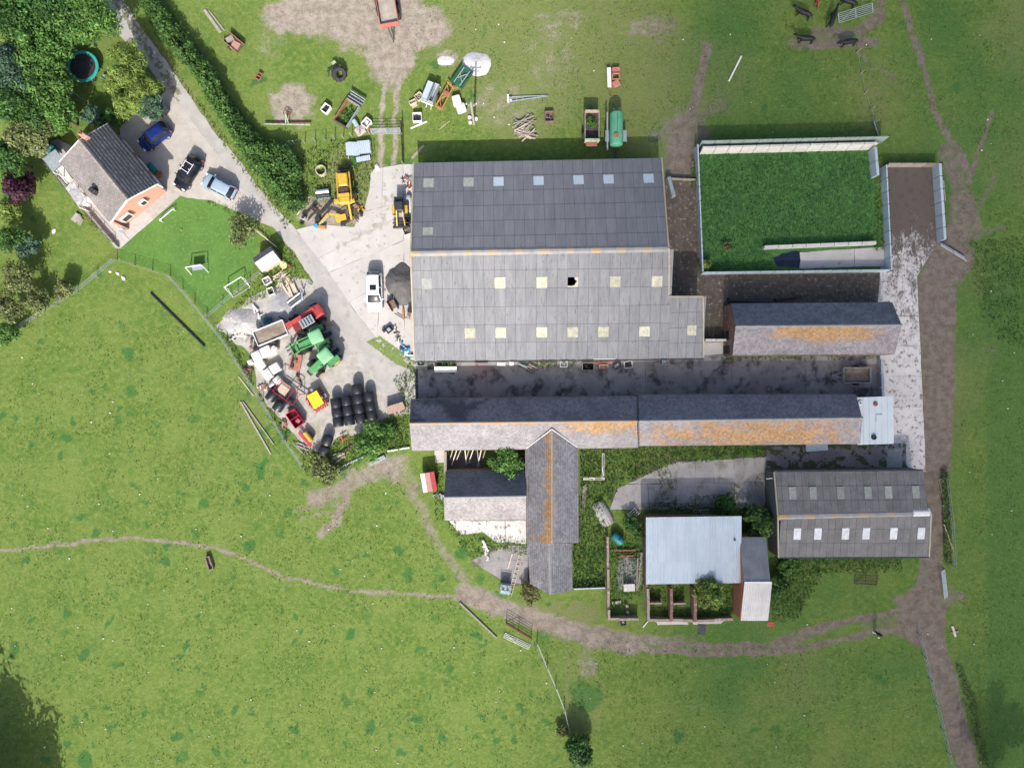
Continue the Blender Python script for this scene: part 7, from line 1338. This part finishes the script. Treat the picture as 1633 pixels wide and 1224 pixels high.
W_("fence_weeds", "tall weeds along the fence of the machinery yard", [[(340, 515), (395, 575), (405, 615), (440, 665), (490, 715), (520, 735), (560, 745), (500, 765), (470, 735), (425, 660), (365, 555)], [(535, 700), (640, 690), (650, 715), (610, 725), (540, 755), (520, 735)], [(600, 672), (652, 650), (652, 712), (600, 720)], [(625, 600), (655, 578), (664, 592), (664, 660), (650, 660)]], 34, .5, .15, MID + OLV, .36)
W_("yard_edge_weeds", "rough grass and weeds between hedge and yellow digger", [[(470, 250), (520, 225), (598, 222), (598, 265), (588, 300), (580, 330), (565, 355), (545, 330), (500, 320), (482, 335)], [(390, 470), (415, 440), (430, 400), (470, 420), (475, 450), (440, 470), (400, 485), (360, 505)]], 30, .4, .14, OLV + YG + MID, .33)
W_("nettle_bed", "dense nettle bed between the cross wing and the concrete apron", [[(925, 714), (1222, 710), (1222, 728), (1075, 738), (1040, 752), (985, 778), (975, 800), (926, 800)], [(914, 800), (960, 800), (968, 850), (966, 932), (914, 934)], [(1030, 800), (1235, 804), (1235, 850), (1185, 850), (1180, 820), (1030, 822)]], 40, .6, .16, DK + MID + [(.12, .12, .05)])
W_("apron_weeds", "weeds creeping over the joints of the concrete apron", [[(1044, 748), (1062, 742), (1080, 770), (1082, 806), (1040, 806), (1052, 775)], [(1164, 768), (1182, 770), (1176, 800), (1160, 800)], [(1206, 758), (1232, 748), (1234, 768), (1200, 776)], [(1100, 790), (1160, 786), (1160, 806), (1096, 806)]], 34, .25, .12, MID + OLV, .3)
W_("enclosure_weeds", "weeds inside the walled enclosure and roofless pens", [[(970, 850), (1024, 850), (1026, 980), (972, 980)], [(1033, 934), (1064, 934), (1064, 982), (1033, 982)], [(1070, 934), (1100, 934), (1100, 982), (1070, 982)], [(1108, 934), (1178, 934), (1178, 982), (1108, 982)]], 34, .4, .14, MID + DK, .36)
W_("bramble_bank", "bramble bank south of the skylight shed", [[(1228, 890), (1300, 890), (1310, 920), (1270, 990), (1230, 990)], [(1300, 890), (1440, 890), (1436, 910), (1300, 915)]], 38, .5, .15, DK + MID + [(.2, .12, .08)])
W_("rough_pasture", "tall rough grass on the far side of the mud track", [[(1545, 385), (1640, 380), (1640, 560), (1590, 545), (1555, 490)]], 17, .45, .14, DK + [(.06, .13, .03), (.09, .15, .045)], .3)
W_("wall_weeds", "weeds growing along the walls of the brick barn and road", [[(1150, 566), (1400, 564), (1398, 574), (1150, 576)], [(668, 576), (740, 577), (730, 592), (690, 595)], [(830, 574), (920, 573), (920, 584), (830, 588)], [(1395, 245), (1404, 245), (1410, 400), (1392, 400)], [(1101, 240), (1108, 240), (1110, 300), (1102, 300)]], 40, .35, .13, MID + YG, .38)
W_("ruin_weeds", "weeds around the old footings west of the cross wing", [[(735, 850), (840, 862), (840, 885), (790, 880), (755, 890), (730, 880)], [(714, 832), (725, 834), (740, 858), (720, 855)], [(690, 740), (706, 740), (708, 830), (694, 830)]], 34, .35, .13, MID, .34)
W_("pen_long_grass", "lush long grass filling the silage pen", [[(1114, 247), (1388, 242), (1392, 386), (1215, 394), (1215, 404), (1235, 404), (1230, 430), (1120, 433)]], 44, .3, .1, [(.065, .175, .04), (.042, .135, .03), (.085, .205, .046), (.13, .22, .08)], tone=.6)
W_("verge_grass", "long dry grass along the lane verges", [[(455, 365), (380, 265), (300, 150), (225, 40), (232, 40), (308, 150), (390, 262), (470, 350)], [(412, 360), (470, 405), (500, 455), (480, 450), (430, 390)], [(330, 318), (395, 342), (410, 360), (330, 326)]], 26, .3, .13, YG + OLV + MID, .25)
W_("terrace_flowers", "flower tubs and border plants along the bungalow terrace", [[(138, 338), (152, 352), (160, 372), (150, 366), (136, 346)], [(170, 372), (186, 380), (192, 394), (178, 386)], [(222, 246), (232, 262), (246, 280), (240, 282), (222, 258)]], 60, .5, .12, MID + [(.4, .25, .04), (.3, .1, .12)])
W_("pasture_tufts", "short tussocks and clover tufts scattered through the pasture", [[(-10, 480), (350, 530), (480, 745), (640, 745), (730, 945), (860, 1020), (1460, 1030), (1500, 1234), (-10, 1234)], [(660, -10), (1640, -10), (1640, 215), (1110, 215), (800, 215), (660, 215)], [(1530, 200), (1640, 200), (1640, 1234), (1580, 1234), (1530, 950)]], 7, .06, .1, [(.09, .16, .03), (.13, .19, .045), (.06, .125, .026), (.17, .19, .06)], .47, .3)
